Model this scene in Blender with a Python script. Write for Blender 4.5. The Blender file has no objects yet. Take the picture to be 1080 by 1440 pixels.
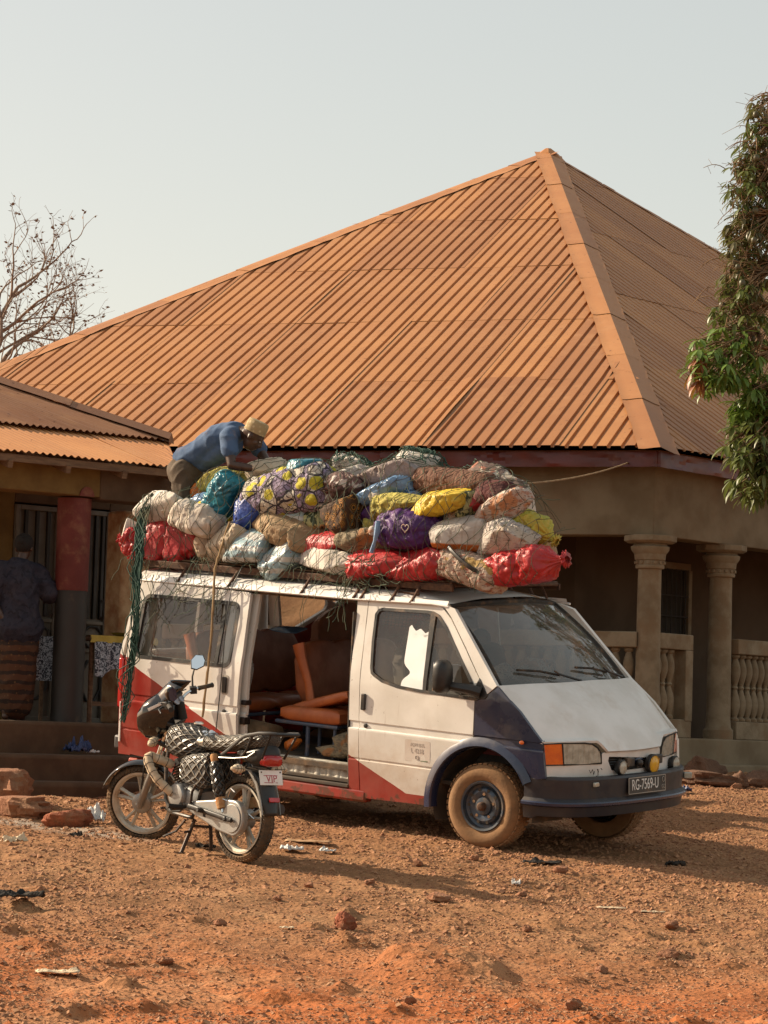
import bpy, bmesh, math, random
import numpy as np
from mathutils import Matrix, Vector, Euler
from mathutils.bvhtree import BVHTree

random.seed(7)
rng = np.random.default_rng(7)
SC = bpy.context.scene
COL = SC.collection
R = math.radians

# ------------------------------------------------------------------ camera, sky, sun, exposure
cd = bpy.data.cameras.new('camera')
cam = bpy.data.objects.new('camera', cd)
COL.objects.link(cam)
cd.sensor_fit = 'VERTICAL'
cd.sensor_height = 36.0
cd.lens = 100.0
cd.clip_start = 0.5
cd.clip_end = 2000.0
_p = math.atan(316 / 4000)
_cf = Vector((0, math.cos(_p), math.sin(_p)))
_cu = Vector((0, -math.sin(_p), math.cos(_p)))
_cr = Vector((1, 0, 0))
_roll = 0.03
_R2 = math.cos(_roll) * _cr + math.sin(_roll) * _cu
_U2 = -math.sin(_roll) * _cr + math.cos(_roll) * _cu
cam.matrix_world = Matrix(((_R2.x, _U2.x, -_cf.x, 0), (_R2.y, _U2.y, -_cf.y, 0), (_R2.z, _U2.z, -_cf.z, 0.9), (0, 0, 0, 1)))
SC.camera = cam

SUN_EL = R(30.5)
SUN = Vector((-0.931 * math.cos(SUN_EL), 0.365 * math.cos(SUN_EL), math.sin(SUN_EL))).normalized()
world = bpy.data.worlds.new('World')
SC.world = world
world.use_nodes = True
wn = world.node_tree.nodes
wl = world.node_tree.links
bg = wn['Background']
sky = wn.new('ShaderNodeTexSky')
sky.sky_type = 'NISHITA'
sky.sun_disc = False
sky.sun_elevation = SUN_EL
sky.sun_rotation = math.atan2(SUN.x, SUN.y)
sky.altitude = 0
sky.air_density = 1.0
sky.dust_density = 1.5
sky.ozone_density = 1.0
wb = wn.new('ShaderNodeMix')                     # white balance of the warm Harmattan light
wb.data_type = 'RGBA'
wb.blend_type = 'MULTIPLY'
wb.inputs[0].default_value = 1.0
wl.new(sky.outputs[0], wb.inputs[6])
wb.inputs[7].default_value = (1.42, 1.05, 0.79, 1)
hs = wn.new('ShaderNodeMix')
hs.data_type = 'RGBA'
hs.inputs[0].default_value = 0.42
wl.new(wb.outputs[2], hs.inputs[6])
hs.inputs[7].default_value = (5.5, 5.8, 5.3, 1)      # pale dust veil, even over the whole sky
wl.new(hs.outputs[2], bg.inputs[0])
bg.inputs[1].default_value = 0.086

sd = bpy.data.lights.new('sun', 'SUN')
sun = bpy.data.objects.new('sun', sd)
COL.objects.link(sun)
sd.energy = 5.0
sd.angle = R(0.6)
sd.color = (1.0, 0.82, 0.60)
sun.rotation_euler = SUN.to_track_quat('Z', 'Y').to_euler()
SC.view_settings.view_transform = 'Standard'
SC.view_settings.look = 'None'
SC.view_settings.exposure = 0.84
SC.view_settings.gamma = 1.0
SC.view_settings.use_curve_mapping = False

# ------------------------------------------------------------------ noise
_rt = np.random.default_rng(3)
_GR = _rt.normal(size=(4096, 3))
_GR /= np.linalg.norm(_GR, axis=1)[:, None]


def pn(P, seed=0):
    """gradient noise, P (N,3) -> about -1..1"""
    P = np.asarray(P, float)
    i = np.floor(P).astype(np.int64)
    f = P - i
    u = f * f * f * (f * (f * 6 - 15) + 10)
    out = np.zeros(len(P))
    for dx in (0, 1):
        wx = u[:, 0] if dx else 1 - u[:, 0]
        for dy in (0, 1):
            wy = u[:, 1] if dy else 1 - u[:, 1]
            for dz in (0, 1):
                wz = u[:, 2] if dz else 1 - u[:, 2]
                h = ((i[:, 0] + dx) * 73856093) ^ ((i[:, 1] + dy) * 19349663) ^ ((i[:, 2] + dz) * 83492791) ^ (seed * 2654435761)
                h = (h ^ (h >> 13)) * 1274126177
                h = (h ^ (h >> 16)) & 4095
                g = _GR[h]
                out += wx * wy * wz * (g[:, 0] * (f[:, 0] - dx) + g[:, 1] * (f[:, 1] - dy) + g[:, 2] * (f[:, 2] - dz))
    return out * 1.6


def fbm(P, octv=4, seed=0, lac=2.03, gain=0.5):
    P = np.asarray(P, float)
    a, s = 1.0, np.zeros(len(P))
    for k in range(octv):
        s += a * pn(P, seed + k * 17)
        P = P * lac
        a *= gain
    return s


def sstep(a, b, x):
    t = np.clip((x - a) / (b - a), 0, 1)
    return t * t * (3 - 2 * t)


# ------------------------------------------------------------------ mesh helpers
def tag(o, label=None, cat=None, group=None, kind=None):
    if label:
        o['label'] = label
    if cat:
        o['category'] = cat
    if group:
        o['group'] = group
    if kind:
        o['kind'] = kind
    return o


def empty(name, M=None, label=None, cat=None, group=None, kind=None):
    o = bpy.data.objects.new(name, None)
    COL.objects.link(o)
    o.empty_display_size = 0.1
    if M is not None:
        o.matrix_world = M
    return tag(o, label, cat, group, kind)


def finish(me, mats, angle=35):
    for m in (mats if isinstance(mats, (list, tuple)) else [mats]):
        me.materials.append(m)
    me.polygons.foreach_set('use_smooth', [True] * len(me.polygons))
    if angle < 179:
        me.set_sharp_from_angle(angle=R(angle))


def add_obj(name, me, parent=None, M=None):
    o = bpy.data.objects.new(name, me)
    COL.objects.link(o)
    if parent is not None:
        o.parent = parent
    if M is not None:
        o.matrix_local = M
    return o


def basis(d):
    d = Vector(d).normalized()
    a = Vector((0, 0, 1)) if abs(d.z) < 0.9 else Vector((1, 0, 0))
    u = d.cross(a).normalized()
    return u, d.cross(u).normalized(), d


class G:
    def __init__(s):
        s.v, s.f, s.m, s.uv = [], [], [], []

    def add(s, vs, fs, mi=0, uv=None):
        b = len(s.v)
        s.v += [tuple(v) for v in vs]
        s.f += [tuple(i + b for i in f) for f in fs]
        s.m += [mi] * len(fs)
        s.uv += [tuple(q) for q in uv] if uv is not None else [(0, 0)] * len(vs)
        return s

    def box(s, c, d, rot=None, mi=0):
        x, y, z = d[0] / 2, d[1] / 2, d[2] / 2
        vs = [Vector(p) for p in ((-x, -y, -z), (x, -y, -z), (x, y, -z), (-x, y, -z), (-x, -y, z), (x, -y, z), (x, y, z), (-x, y, z))]
        if rot is not None:
            vs = [rot @ v for v in vs]
        c = Vector(c)
        return s.add([v + c for v in vs], [(0, 3, 2, 1), (4, 5, 6, 7), (0, 1, 5, 4), (1, 2, 6, 5), (2, 3, 7, 6), (3, 0, 4, 7)], mi)

    def tube(s, pts, r, n=8, mi=0, cap=True, closed=False, squash=None):
        pts = [Vector(p) for p in pts]
        N = len(pts)
        if not hasattr(r, '__len__'):
            r = [r] * N
        vs, uv = [], []
        u = None
        L = 0
        for i, p in enumerate(pts):
            if closed:
                d = pts[(i + 1) % N] - pts[i - 1]
            else:
                d = pts[min(i + 1, N - 1)] - pts[max(i - 1, 0)]
            if d.length < 1e-9:
                d = Vector((0, 0, 1))
            d.normalize()
            if u is None:
                u = basis(d)[0]
            u = (u - d * u.dot(d))
            if u.length < 1e-6:
                u = basis(d)[0]
            u.normalize()
            w = d.cross(u)
            if i:
                L += (p - pts[i - 1]).length
            for k in range(n):
                a = 2 * math.pi * k / n
                q = (u * math.cos(a) + w * math.sin(a)) * r[i]
                if squash:
                    q = Vector((q.x * squash[0], q.y * squash[1], q.z * squash[2]))
                vs.append(p + q)
                uv.append((k / n, L))
        fs = []
        for i in range(N if closed else N - 1):
            a, b = i * n, ((i + 1) % N) * n
            for k in range(n):
                fs.append((a + k, a + (k + 1) % n, b + (k + 1) % n, b + k))
        if cap and not closed:
            fs.append(tuple(range(n - 1, -1, -1)))
            fs.append(tuple((N - 1) * n + k for k in range(n)))
        return s.add(vs, fs, mi, uv)

    def lathe(s, prof, c=(0, 0, 0), axis=(0, 0, 1), n=24, mi=0, cap=True):
        u, w, d = basis(axis)
        c = Vector(c)
        vs = []
        for (r, h) in prof:
            for k in range(n):
                a = 2 * math.pi * k / n
                vs.append(c + d * h + (u * math.cos(a) + w * math.sin(a)) * r)
        fs = []
        for i in range(len(prof) - 1):
            for k in range(n):
                fs.append((i * n + k, i * n + (k + 1) % n, (i + 1) * n + (k + 1) % n, (i + 1) * n + k))
        if cap:
            if prof[0][0] > 1e-5:
                fs.append(tuple(range(n - 1, -1, -1)))
            if prof[-1][0] > 1e-5:
                fs.append(tuple((len(prof) - 1) * n + k for k in range(n)))
        return s.add(vs, fs, mi)

    def prism(s, poly, off, mi=0):
        n = len(poly)
        off = Vector(off)
        vs = [Vector(p) for p in poly] + [Vector(p) + off for p in poly]
        fs = [tuple(range(n)), tuple(range(2 * n - 1, n - 1, -1))]
        for k in range(n):
            fs.append((k, k + n, (k + 1) % n + n, (k + 1) % n))
        return s.add(vs, fs, mi)

    def grid(s, fn, nu, nv, mi=0, wrap=False, uvs=None):
        vs, uv = [], []
        for j in range(nv + 1):
            for i in range(nu + (0 if wrap else 1)):
                vs.append(fn(i / nu, j / nv))
                uv.append((i / nu, j / nv) if uvs is None else (uvs[0] * i / nu, uvs[1] * j / nv))
        w = nu if wrap else nu + 1
        fs = []
        for j in range(nv):
            for i in range(nu):
                a = j * w + i
                b = j * w + (i + 1) % w
                fs.append((a, b, b + w, a + w))
        return s.add(vs, fs, mi, uv)

    def loft(s, rings, mi=0, cap=True, uvs=(1, 1)):
        n = len(rings[0])
        vs, uv = [], []
        for j, rg in enumerate(rings):
            for i, p in enumerate(rg):
                vs.append(p)
                uv.append((uvs[0] * i / n, uvs[1] * j / (len(rings) - 1)))
        fs = []
        for j in range(len(rings) - 1):
            for i in range(n):
                fs.append((j * n + i, j * n + (i + 1) % n, (j + 1) * n + (i + 1) % n, (j + 1) * n + i))
        if cap:
            fs.append(tuple(range(n - 1, -1, -1)))
            fs.append(tuple((len(rings) - 1) * n + k for k in range(n)))
        return s.add(vs, fs, mi, uv)

    def ball(s, c, r, nu=14, nv=9, mi=0, rot=None):
        if not hasattr(r, '__len__'):
            r = (r, r, r)
        c = Vector(c)
        rings = []
        vs = []
        fs = []
        for j in range(1, nv):
            t = math.pi * j / nv
            for i in range(nu):
                a = 2 * math.pi * i / nu
                q = Vector((r[0] * math.sin(t) * math.cos(a), r[1] * math.sin(t) * math.sin(a), r[2] * math.cos(t)))
                vs.append(c + (rot @ q if rot is not None else q))
        for e in ((0, 0, r[2]), (0, 0, -r[2])):
            q = Vector(e)
            vs.append(c + (rot @ q if rot is not None else q))
        T, B = len(vs) - 2, len(vs) - 1
        for j in range(nv - 2):
            for i in range(nu):
                a, b = j * nu + i, j * nu + (i + 1) % nu
                fs.append((a, a + nu, b + nu, b))
        for i in range(nu):
            fs.append((T, i, (i + 1) % nu))
            k = (nv - 2) * nu
            fs.append((B, k + (i + 1) % nu, k + i))
        return s.add(vs, fs, mi)

    def mesh(s, name, mats, angle=35):
        me = bpy.data.meshes.new(name)
        me.from_pydata(s.v, [], s.f)
        me.polygons.foreach_set('material_index', s.m)
        ul = me.uv_layers.new(name='UVMap')
        li = np.zeros(len(me.loops), dtype=np.int32)
        me.loops.foreach_get('vertex_index', li)
        ul.data.foreach_set('uv', np.asarray(s.uv, float)[li].ravel())
        finish(me, mats, angle)
        me.update()
        return me

    def build(s, name, mats, parent=None, M=None, angle=35, bevel=0, seg=2, label=None, subsurf=0):
        o = add_obj(name, s.mesh(name, mats, angle), parent, M)
        if bevel:
            b = o.modifiers.new('bevel', 'BEVEL')
            b.width = bevel
            b.segments = seg
            b.limit_method = 'ANGLE'
            b.angle_limit = R(40)
        if subsurf:
            b = o.modifiers.new('sub', 'SUBSURF')
            b.levels = b.render_levels = subsurf
        if label:
            o['label'] = label
        return o


def np_obj(name, V, F, mats, parent=None, M=None, angle=180, uv=None):
    me = bpy.data.meshes.new(name)
    V = np.asarray(V, np.float32)
    F = np.asarray(F, np.int32)
    k = F.shape[1]
    me.vertices.add(len(V))
    me.vertices.foreach_set('co', V.ravel())
    me.loops.add(F.size)
    me.loops.foreach_set('vertex_index', F.ravel())
    me.polygons.add(len(F))
    me.polygons.foreach_set('loop_start', np.arange(0, F.size, k, dtype=np.int32))
    me.polygons.foreach_set('loop_total', np.full(len(F), k, np.int32))
    if uv is not None:
        ul = me.uv_layers.new(name='UVMap')
        ul.data.foreach_set('uv', np.asarray(uv, np.float32)[F.ravel()].ravel())
    me.update(calc_edges=True)
    me.validate()
    finish(me, mats, angle)
    return add_obj(name, me, parent, M)


def copy_tree(o, parent=None):
    c = o.copy()
    COL.objects.link(c)
    if parent is not None:
        c.parent = parent
    for ch in list(o.children):
        copy_tree(ch, c)
    return c


def baked(o, name=None):
    """apply modifiers of o (no bpy.ops)"""
    dg = bpy.context.evaluated_depsgraph_get()
    dg.update()
    me = bpy.data.meshes.new_from_object(o.evaluated_get(dg))
    o.modifiers.clear()
    o.data = me
    return o


def text_obj(body, size, m, parent, M, ext=0.001, sx=1.0, name='lettering', align='CENTER'):
    cu = bpy.data.curves.new('t', 'FONT')
    cu.body = body
    cu.size = size
    cu.extrude = ext
    cu.align_x = align
    cu.align_y = 'CENTER'
    t = bpy.data.objects.new('t', cu)
    COL.objects.link(t)
    dg = bpy.context.evaluated_depsgraph_get()
    dg.update()
    me = bpy.data.meshes.new_from_object(t.evaluated_get(dg))
    bpy.data.objects.remove(t)
    me.transform(Matrix.Diagonal((sx, 1, 1, 1)))
    me.materials.clear()
    me.materials.append(m)
    return add_obj(name, me, parent, M)


def frame(o, x, y, z):
    x, y, z = Vector(x), Vector(y), Vector(z)
    o = Vector(o)
    return Matrix(((x.x, y.x, z.x, o.x), (x.y, y.y, z.y, o.y), (x.z, y.z, z.z, o.z), (0, 0, 0, 1)))


# ------------------------------------------------------------------ materials
class N:
    def __init__(s, name):
        s.mat = bpy.data.materials.new(name)
        s.mat.use_nodes = True
        s.t = s.mat.node_tree
        s.p = s.t.nodes['Principled BSDF']
        s.out = s.t.nodes['Material Output']
        s._co = {}

    def n(s, typ, **kw):
        x = s.t.nodes.new(typ)
        for k, v in kw.items():
            setattr(x, k, v)
        return x

    def link(s, a, b):
        s.t.links.new(a, b)

    def co(s, kind='Object'):
        if kind not in s._co:
            s._co[kind] = s.n('ShaderNodeTexCoord').outputs[kind]
        return s._co[kind]

    def val(s, sock, v):
        if isinstance(v, (int, float)):
            sock.default_value = v
        elif isinstance(v, (tuple, list)):
            sock.default_value = tuple(v) + ((1,) if len(v) == 3 and len(sock.default_value) == 4 else ())
        else:
            s.link(v, sock)

    def math(s, op, a, b=0.0, c=None, clamp=False):
        x = s.n('ShaderNodeMath', operation=op, use_clamp=clamp)
        s.val(x.inputs[0], a)
        s.val(x.inputs[1], b)
        if c is not None:
            s.val(x.inputs[2], c)
        return x.outputs[0]

    def noise(s, scale, detail=4, rough=0.55, vec=None, dist=0.0, stretch=None):
        x = s.n('ShaderNodeTexNoise')
        x.inputs['Scale'].default_value = scale
        x.inputs['Detail'].default_value = detail
        x.inputs['Roughness'].default_value = rough
        x.inputs['Distortion'].default_value = dist
        v = vec if vec is not None else s.co()
        if stretch:
            m = s.n('ShaderNodeMapping')
            m.inputs['Scale'].default_value = stretch
            s.link(v, m.inputs[0])
            v = m.outputs[0]
        s.link(v, x.inputs['Vector'])
        return x.outputs[0]

    def voro(s, scale, feature='F1', vec=None, rand=1.0, out=0):
        x = s.n('ShaderNodeTexVoronoi', feature=feature)
        x.inputs['Scale'].default_value = scale
        x.inputs['Randomness'].default_value = rand
        s.link(vec if vec is not None else s.co(), x.inputs['Vector'])
        return x.outputs[out]

    def ramp(s, fac, stops, interp='LINEAR'):
        x = s.n('ShaderNodeValToRGB')
        cr = x.color_ramp
        cr.interpolation = interp
        while len(cr.elements) < len(stops):
            cr.elements.new(0.5)
        for e, (p, c) in zip(cr.elements, stops):
            e.position = p
            e.color = (tuple(c) + (1,)) if hasattr(c, '__len__') else (c, c, c, 1)
        s.link(fac, x.inputs[0])
        return x.outputs[0]

    def smooth(s, x, a, b, lo=0.0, hi=1.0):
        m = s.n('ShaderNodeMapRange', interpolation_type='SMOOTHSTEP')
        s.val(m.inputs[0], x)
        for i, v in zip((1, 2, 3, 4), (a, b, lo, hi)):
            m.inputs[i].default_value = v
        return m.outputs[0]

    def mix(s, fac, a, b, mode='MIX'):
        x = s.n('ShaderNodeMix', data_type='RGBA', blend_type=mode)
        s.val(x.inputs[0], fac)
        s.val(x.inputs[6], a)
        s.val(x.inputs[7], b)
        return x.outputs[2]

    def sep(s, vec=None):
        x = s.n('ShaderNodeSeparateXYZ')
        s.link(vec if vec is not None else s.co(), x.inputs[0])
        return x.outputs

    def bump(s, h, strength=0.3, dist=0.01):
        x = s.n('ShaderNodeBump')
        x.inputs['Strength'].default_value = strength
        x.inputs['Distance'].default_value = dist
        s.link(h, x.inputs['Height'])
        if s.p.inputs['Normal'].links:
            s.link(s.p.inputs['Normal'].links[0].from_socket, x.inputs['Normal'])
        s.link(x.outputs[0], s.p.inputs['Normal'])

    def set(s, **kw):
        for k, v in kw.items():
            k2 = {'color': 'Base Color', 'rough': 'Roughness', 'metal': 'Metallic', 'spec': 'Specular IOR Level', 'coat': 'Coat Weight',
                  'coatr': 'Coat Roughness', 'alpha': 'Alpha', 'trans': 'Transmission Weight', 'ior': 'IOR', 'sheen': 'Sheen Weight', 'sss': 'Subsurface Weight'}[k]
            s.val(s.p.inputs[k2], v)
        return s


DUST = (0.36, 0.22, 0.12)


def pm(name, c1, c2=None, scale=6, rough=0.6, metal=0.0, bump=0.0, bscale=60, dust=0.0, dscale=3.0, coat=0.0, spec=0.5, detail=4, stretch=None, dcol=DUST, rvar=0.12, bdist=0.01):
    m = N(name)
    c2 = c2 if c2 is not None else tuple(x * 0.8 for x in c1)
    f = m.noise(scale, detail, 0.6, stretch=stretch)
    f = m.smooth(f, 0.35, 0.65)
    col = m.mix(f, c1, c2)
    if dust:
        d = m.noise(dscale, 6, 0.65)
        d = m.smooth(d, 0.62 - dust * 0.5, 0.85 - dust * 0.25)
        fd = m.math('MULTIPLY', d, min(1.0, 0.35 + dust))
        col = m.mix(fd, col, dcol)
        rg = m.math('ADD', m.math('MULTIPLY', fd, 0.5), m.math('MULTIPLY_ADD', f, rvar, rough - rvar / 2), clamp=True)
    else:
        rg = m.math('MULTIPLY_ADD', f, rvar, rough - rvar / 2, clamp=True)
    m.set(color=col, rough=rg, metal=metal, coat=coat, spec=spec)
    if bump:
        m.bump(m.noise(bscale, 5, 0.6), bump, bdist)
    return m.mat


def glass_mat(name, tint=(0.55, 0.57, 0.55), dust=0.12, dcol=(0.4, 0.34, 0.27), refl=1.0):
    m = N(name)
    t = m.t.nodes
    t.remove(m.p)
    tr = m.n('ShaderNodeBsdfTransparent')
    tr.inputs[0].default_value = tuple(tint) + (1,)
    gl = m.n('ShaderNodeBsdfGlossy')
    gl.inputs['Roughness'].default_value = 0.03
    fr = m.n('ShaderNodeFresnel')
    fr.inputs[0].default_value = 1.55
    fac = m.math('MULTIPLY', fr.outputs[0], 1.6 * refl, clamp=True)
    ms = m.n('ShaderNodeMixShader')
    m.link(fac, ms.inputs[0])
    m.link(tr.outputs[0], ms.inputs[1])
    m.link(gl.outputs[0], ms.inputs[2])
    df = m.n('ShaderNodeBsdfDiffuse')
    df.inputs[0].default_value = tuple(dcol) + (1,)
    dn = m.smooth(m.noise(2.5, 7, 0.7), 0.3, 0.8, dust * 0.4, dust * 1.7)
    m2 = m.n('ShaderNodeMixShader')
    m.link(dn, m2.inputs[0])
    m.link(ms.outputs[0], m2.inputs[1])
    m.link(df.outputs[0], m2.inputs[2])
    m.link(m2.outputs[0], m.out.inputs[0])
    return m.mat


MT = {}
MT['black_plastic'] = pm('black_plastic', (0.012, 0.012, 0.012), (0.02, 0.019, 0.018), rough=0.45, dust=0.22, dscale=5)
MT['black_gloss'] = pm('black_gloss', (0.006, 0.006, 0.007), (0.010, 0.009, 0.009), rough=0.12, dust=0.05, dscale=5, coat=0.6)
MT['rubber'] = pm('rubber', (0.018, 0.016, 0.014), (0.03, 0.026, 0.02), rough=0.85, dust=0.25, dscale=8, bump=0.2)
MT['dark_metal'] = pm('dark_metal', (0.02, 0.02, 0.022), (0.05, 0.03, 0.02), rough=0.5, metal=0.4, dust=0.25, dscale=8)
MT['rust'] = pm('rust', (0.10, 0.045, 0.02), (0.05, 0.025, 0.015), rough=0.85, scale=20, bump=0.3)
MT['alloy'] = pm('alloy', (0.38, 0.37, 0.35), (0.30, 0.29, 0.27), rough=0.38, metal=0.75, dust=0.2, dscale=7, bump=0.05)
MT['cast_silver'] = pm('cast_silver', (0.34, 0.34, 0.33), (0.25, 0.25, 0.24), rough=0.42, metal=0.5, dust=0.25, dscale=9, bump=0.06)
MT['chrome'] = pm('chrome', (0.75, 0.75, 0.74), (0.65, 0.65, 0.63), rough=0.12, metal=1.0, dust=0.08)
MT['mirror'] = pm('mirror', (0.85, 0.88, 0.92), (0.85, 0.88, 0.92), rough=0.02, metal=1.0, rvar=0.0)
MT['red_lens'] = pm('red_lens', (0.45, 0.01, 0.012), (0.35, 0.008, 0.01), rough=0.15, coat=0.6, dust=0.1)
MT['amber_lens'] = pm('amber_lens', (0.75, 0.16, 0.02), (0.6, 0.10, 0.015), rough=0.2, coat=0.5, dust=0.12, dscale=6)
MT['clear_lens'] = pm('clear_lens', (0.46, 0.46, 0.40), (0.30, 0.30, 0.25), rough=0.15, coat=0.8, dust=0.15, scale=14)
MT['yellow_lens'] = pm('yellow_lens', (0.75, 0.42, 0.02), (0.6, 0.33, 0.02), rough=0.25, coat=0.5, dust=0.15, dscale=10)
MT['cream_cloth'] = pm('cream_cloth', (0.62, 0.52, 0.38), (0.5, 0.38, 0.25), scale=14, rough=0.9, bump=0.4, bscale=90, dust=0.2)
MT['foam'] = pm('foam', (0.45, 0.27, 0.12), (0.36, 0.17, 0.07), scale=20, rough=0.95, bump=0.5, bscale=70)
MT['white_plate'] = pm('white_plate', (0.78, 0.76, 0.73), (0.7, 0.67, 0.62), rough=0.4, dust=0.1)
MT['red_print'] = pm('red_print', (0.42, 0.03, 0.06), (0.36, 0.03, 0.05), rough=0.5)
MT['white_print'] = pm('white_print', (0.72, 0.71, 0.68), (0.62, 0.6, 0.56), rough=0.5)
MT['grey_print'] = pm('grey_print', (0.30, 0.27, 0.23), (0.36, 0.32, 0.27), rough=0.6)
MT['wood'] = pm('wood', (0.16, 0.09, 0.045), (0.10, 0.055, 0.03), scale=5, stretch=(1, 8, 8), rough=0.8, bump=0.25)
# ------------------------------------------------------------------ ground
def ground_z(x, y):
    x = np.asarray(x, float)
    y = np.asarray(y, float)
    yy = np.where(y > 31, 31 + (y - 31) * 0.05, y)
    yy = np.where(yy < 12, 12 + (yy - 12) * 0.45, yy)
    xx = np.clip(x, -8, 7)
    z = 0.099 - 0.038 * (xx - 1.365) + 0.075 * (yy - 22.684)
    z -= 0.26 * np.exp(-((x + 3.4) / 1.6) ** 2 - ((y - 25.6) / 1.5) ** 2)
    z -= 0.05 * np.exp(-((x - 0.7) / 1.0) ** 2 - ((y - 19.6) / 0.8) ** 2)
    z -= 0.07 * np.exp(-((x - 3.3) / 1.2) ** 2 - ((y - 22.2) / 1.3) ** 2)
    # the low dirt heap in the foreground
    z += 0.12 * np.exp(-((x - 0.42) / 0.33) ** 4 - ((y - 15.75) / 0.5) ** 2)
    return z


def ground_detail(x, y):
    P = np.stack([x, y, np.zeros_like(x)], 1)
    near = sstep(4, 12, y) * (1 - sstep(29, 34, y))
    a = 0.030 * fbm(P * 0.55, 3, 5) + 0.028 * fbm(P * 1.7, 3, 9)
    rug = 0.4 + 0.6 * sstep(-0.3, 0.5, fbm(P * 0.4, 2, 21))
    r = fbm(P * 5.5, 4, 13)
    b = 0.012 * r * rug + 0.011 * np.abs(pn(P * 11, 4)) * rug + 0.006 * pn(P * 27, 6)
    flat = np.exp(-((x + 1.2) / 1.0) ** 2 - ((y - 20.4) / 1.1) ** 2)
    clods = np.maximum(0, pn(P * np.array([3.1, 3.6, 1]), 44) - 0.34) * 0.11 * (1 + .8 * pn(P * 17, 8)) * sstep(19.5, 17, y)
    heap = np.exp(-((x - 0.5) / 0.42) ** 2 - ((y - 15.6) / 0.45) ** 2)
    clods += heap * (np.abs(pn(P * 5, 51)) * 0.05 + np.abs(pn(P * 13, 52)) * 0.022)
    return near * (a * (1 - 0.8 * flat) + b + clods)


def ground_h(x, y):
    x = np.atleast_1d(np.asarray(x, float))
    y = np.atleast_1d(np.asarray(y, float))
    return ground_z(x, y) + ground_detail(x, y)


def gh(x, y):
    return float(ground_h(x, y)[0])


def ground_mat():
    m = N('laterite_soil')
    P = m.co()
    xyz = m.sep()
    big = m.noise(0.55, 5, 0.6)
    med = m.noise(3.0, 6, 0.65)
    fine = m.noise(22, 5, 0.7)
    tan = m.mix(m.smooth(med, 0.35, 0.7), (0.295, 0.148, 0.070), (0.20, 0.096, 0.044))
    red = m.mix(m.smooth(med, 0.35, 0.7), (0.40, 0.128, 0.042), (0.285, 0.088, 0.030))
    near = m.math('ADD', m.smooth(xyz[1], 17.6, 14.3), m.math('MULTIPLY_ADD', big, 1.4, -0.75), clamp=True)
    col = m.mix(near, tan, red)
    # trodden pale dust
    pale = m.math('MULTIPLY', m.smooth(m.noise(0.9, 4, 0.6), 0.52, 0.68), 0.5)
    col = m.mix(pale, col, (0.40, 0.225, 0.115))
    # ash-grey trickle by the shop step
    dx = m.math('SUBTRACT', xyz[1], m.math('MULTIPLY_ADD', xyz[0], -0.55, 20.15))
    ash = m.smooth(m.math('ABSOLUTE', m.math('ADD', dx, m.math('MULTIPLY_ADD', med, 0.8, -0.4))), 0.30, 0.05)
    ash = m.math('MULTIPLY', ash, m.smooth(xyz[0], -1.4, -2.0))
    col = m.mix(m.math('MULTIPLY', ash, 0.75), col, (0.33, 0.29, 0.24))
    sp = m.smooth(m.voro(38), 0.05, 0.35)
    col = m.mix(m.math('MULTIPLY_ADD', sp, -0.5, 0.5), col, (0.10, 0.042, 0.02))
    col = m.mix(m.math('MULTIPLY', m.smooth(fine, 0.55, 0.75), 0.45), col, (0.42, 0.24, 0.125))
    m.set(color=col, rough=0.95, spec=0.15)
    h = m.math('ADD', m.math('MULTIPLY', fine, 0.6), m.math('MULTIPLY', m.voro(30), 0.5))
    m.bump(h, 0.7, 0.025)
    m.bump(m.noise(90, 4, 0.7), 0.4, 0.006)
    return m.mat


MT['soil'] = ground_mat()


def axis_pts(segs):
    out = []
    for a, b, s in segs:
        out += list(np.arange(a, b, s))
    out.append(segs[-1][1])
    return np.array(out)


gx = axis_pts([(-260, -40, 40), (-40, -8, 4), (-8, -5.4, 0.15), (-5.4, 6.4, 0.030), (6.4, 8, 0.15), (8, 40, 4), (40, 260, 40)])
gy = axis_pts([(-60, 0, 10), (0, 11, 0.5), (11, 13.0, 0.1), (13.0, 22, 0.028), (22, 27, 0.045), (27, 32, 0.12), (32, 50, 2), (50, 400, 35)])
GX, GY = np.meshgrid(gx, gy)
gz_ = ground_h(GX.ravel(), GY.ravel())
V = np.stack([GX.ravel(), GY.ravel(), gz_], 1)
w = len(gx)
ii = (np.arange(len(gy) - 1)[:, None] * w + np.arange(w - 1)[None, :]).ravel()
F = np.stack([ii, ii + 1, ii + 1 + w, ii + w], 1)
g_ob = np_obj('ground', V, F, MT['soil'])
tag(g_ob, 'rough red laterite ground with gravel and dust', None, None, 'structure')

# ------------------------------------------------------------------ roofing sheet helper
def rust_paint(name, c1, c2, stain, bumpy=0.15, rough=0.55):
    m = N(name)
    oi = m.n('ShaderNodeObjectInfo')
    f = m.smooth(m.noise(1.3, 5, 0.6), 0.3, 0.7)
    col = m.mix(f, c1, c2)
    col = m.mix(m.math('MULTIPLY_ADD', oi.outputs['Random'], 0.6, -0.08, True), col, stain)
    st = m.smooth(m.noise(4.0, 7, 0.7), 0.58, 0.78)
    col = m.mix(m.math('MULTIPLY', st, 0.65), col, stain)
    sc = m.smooth(m.noise(16, 4, 0.6), 0.64, 0.72)
    col = m.mix(m.math('MULTIPLY', sc, 0.7), col, tuple(x * 0.45 for x in stain))
    du = m.smooth(m.noise(2.4, 5, 0.6), 0.5, 0.8)
    col = m.mix(m.math('MULTIPLY', du, 0.4), col, (0.46, 0.24, 0.105))
    m.set(color=col, rough=m.math('MULTIPLY_ADD', st, 0.25, rough), spec=0.35)
    m.bump(m.noise(30, 4, 0.6), bumpy, 0.006)
    return m.mat


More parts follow.
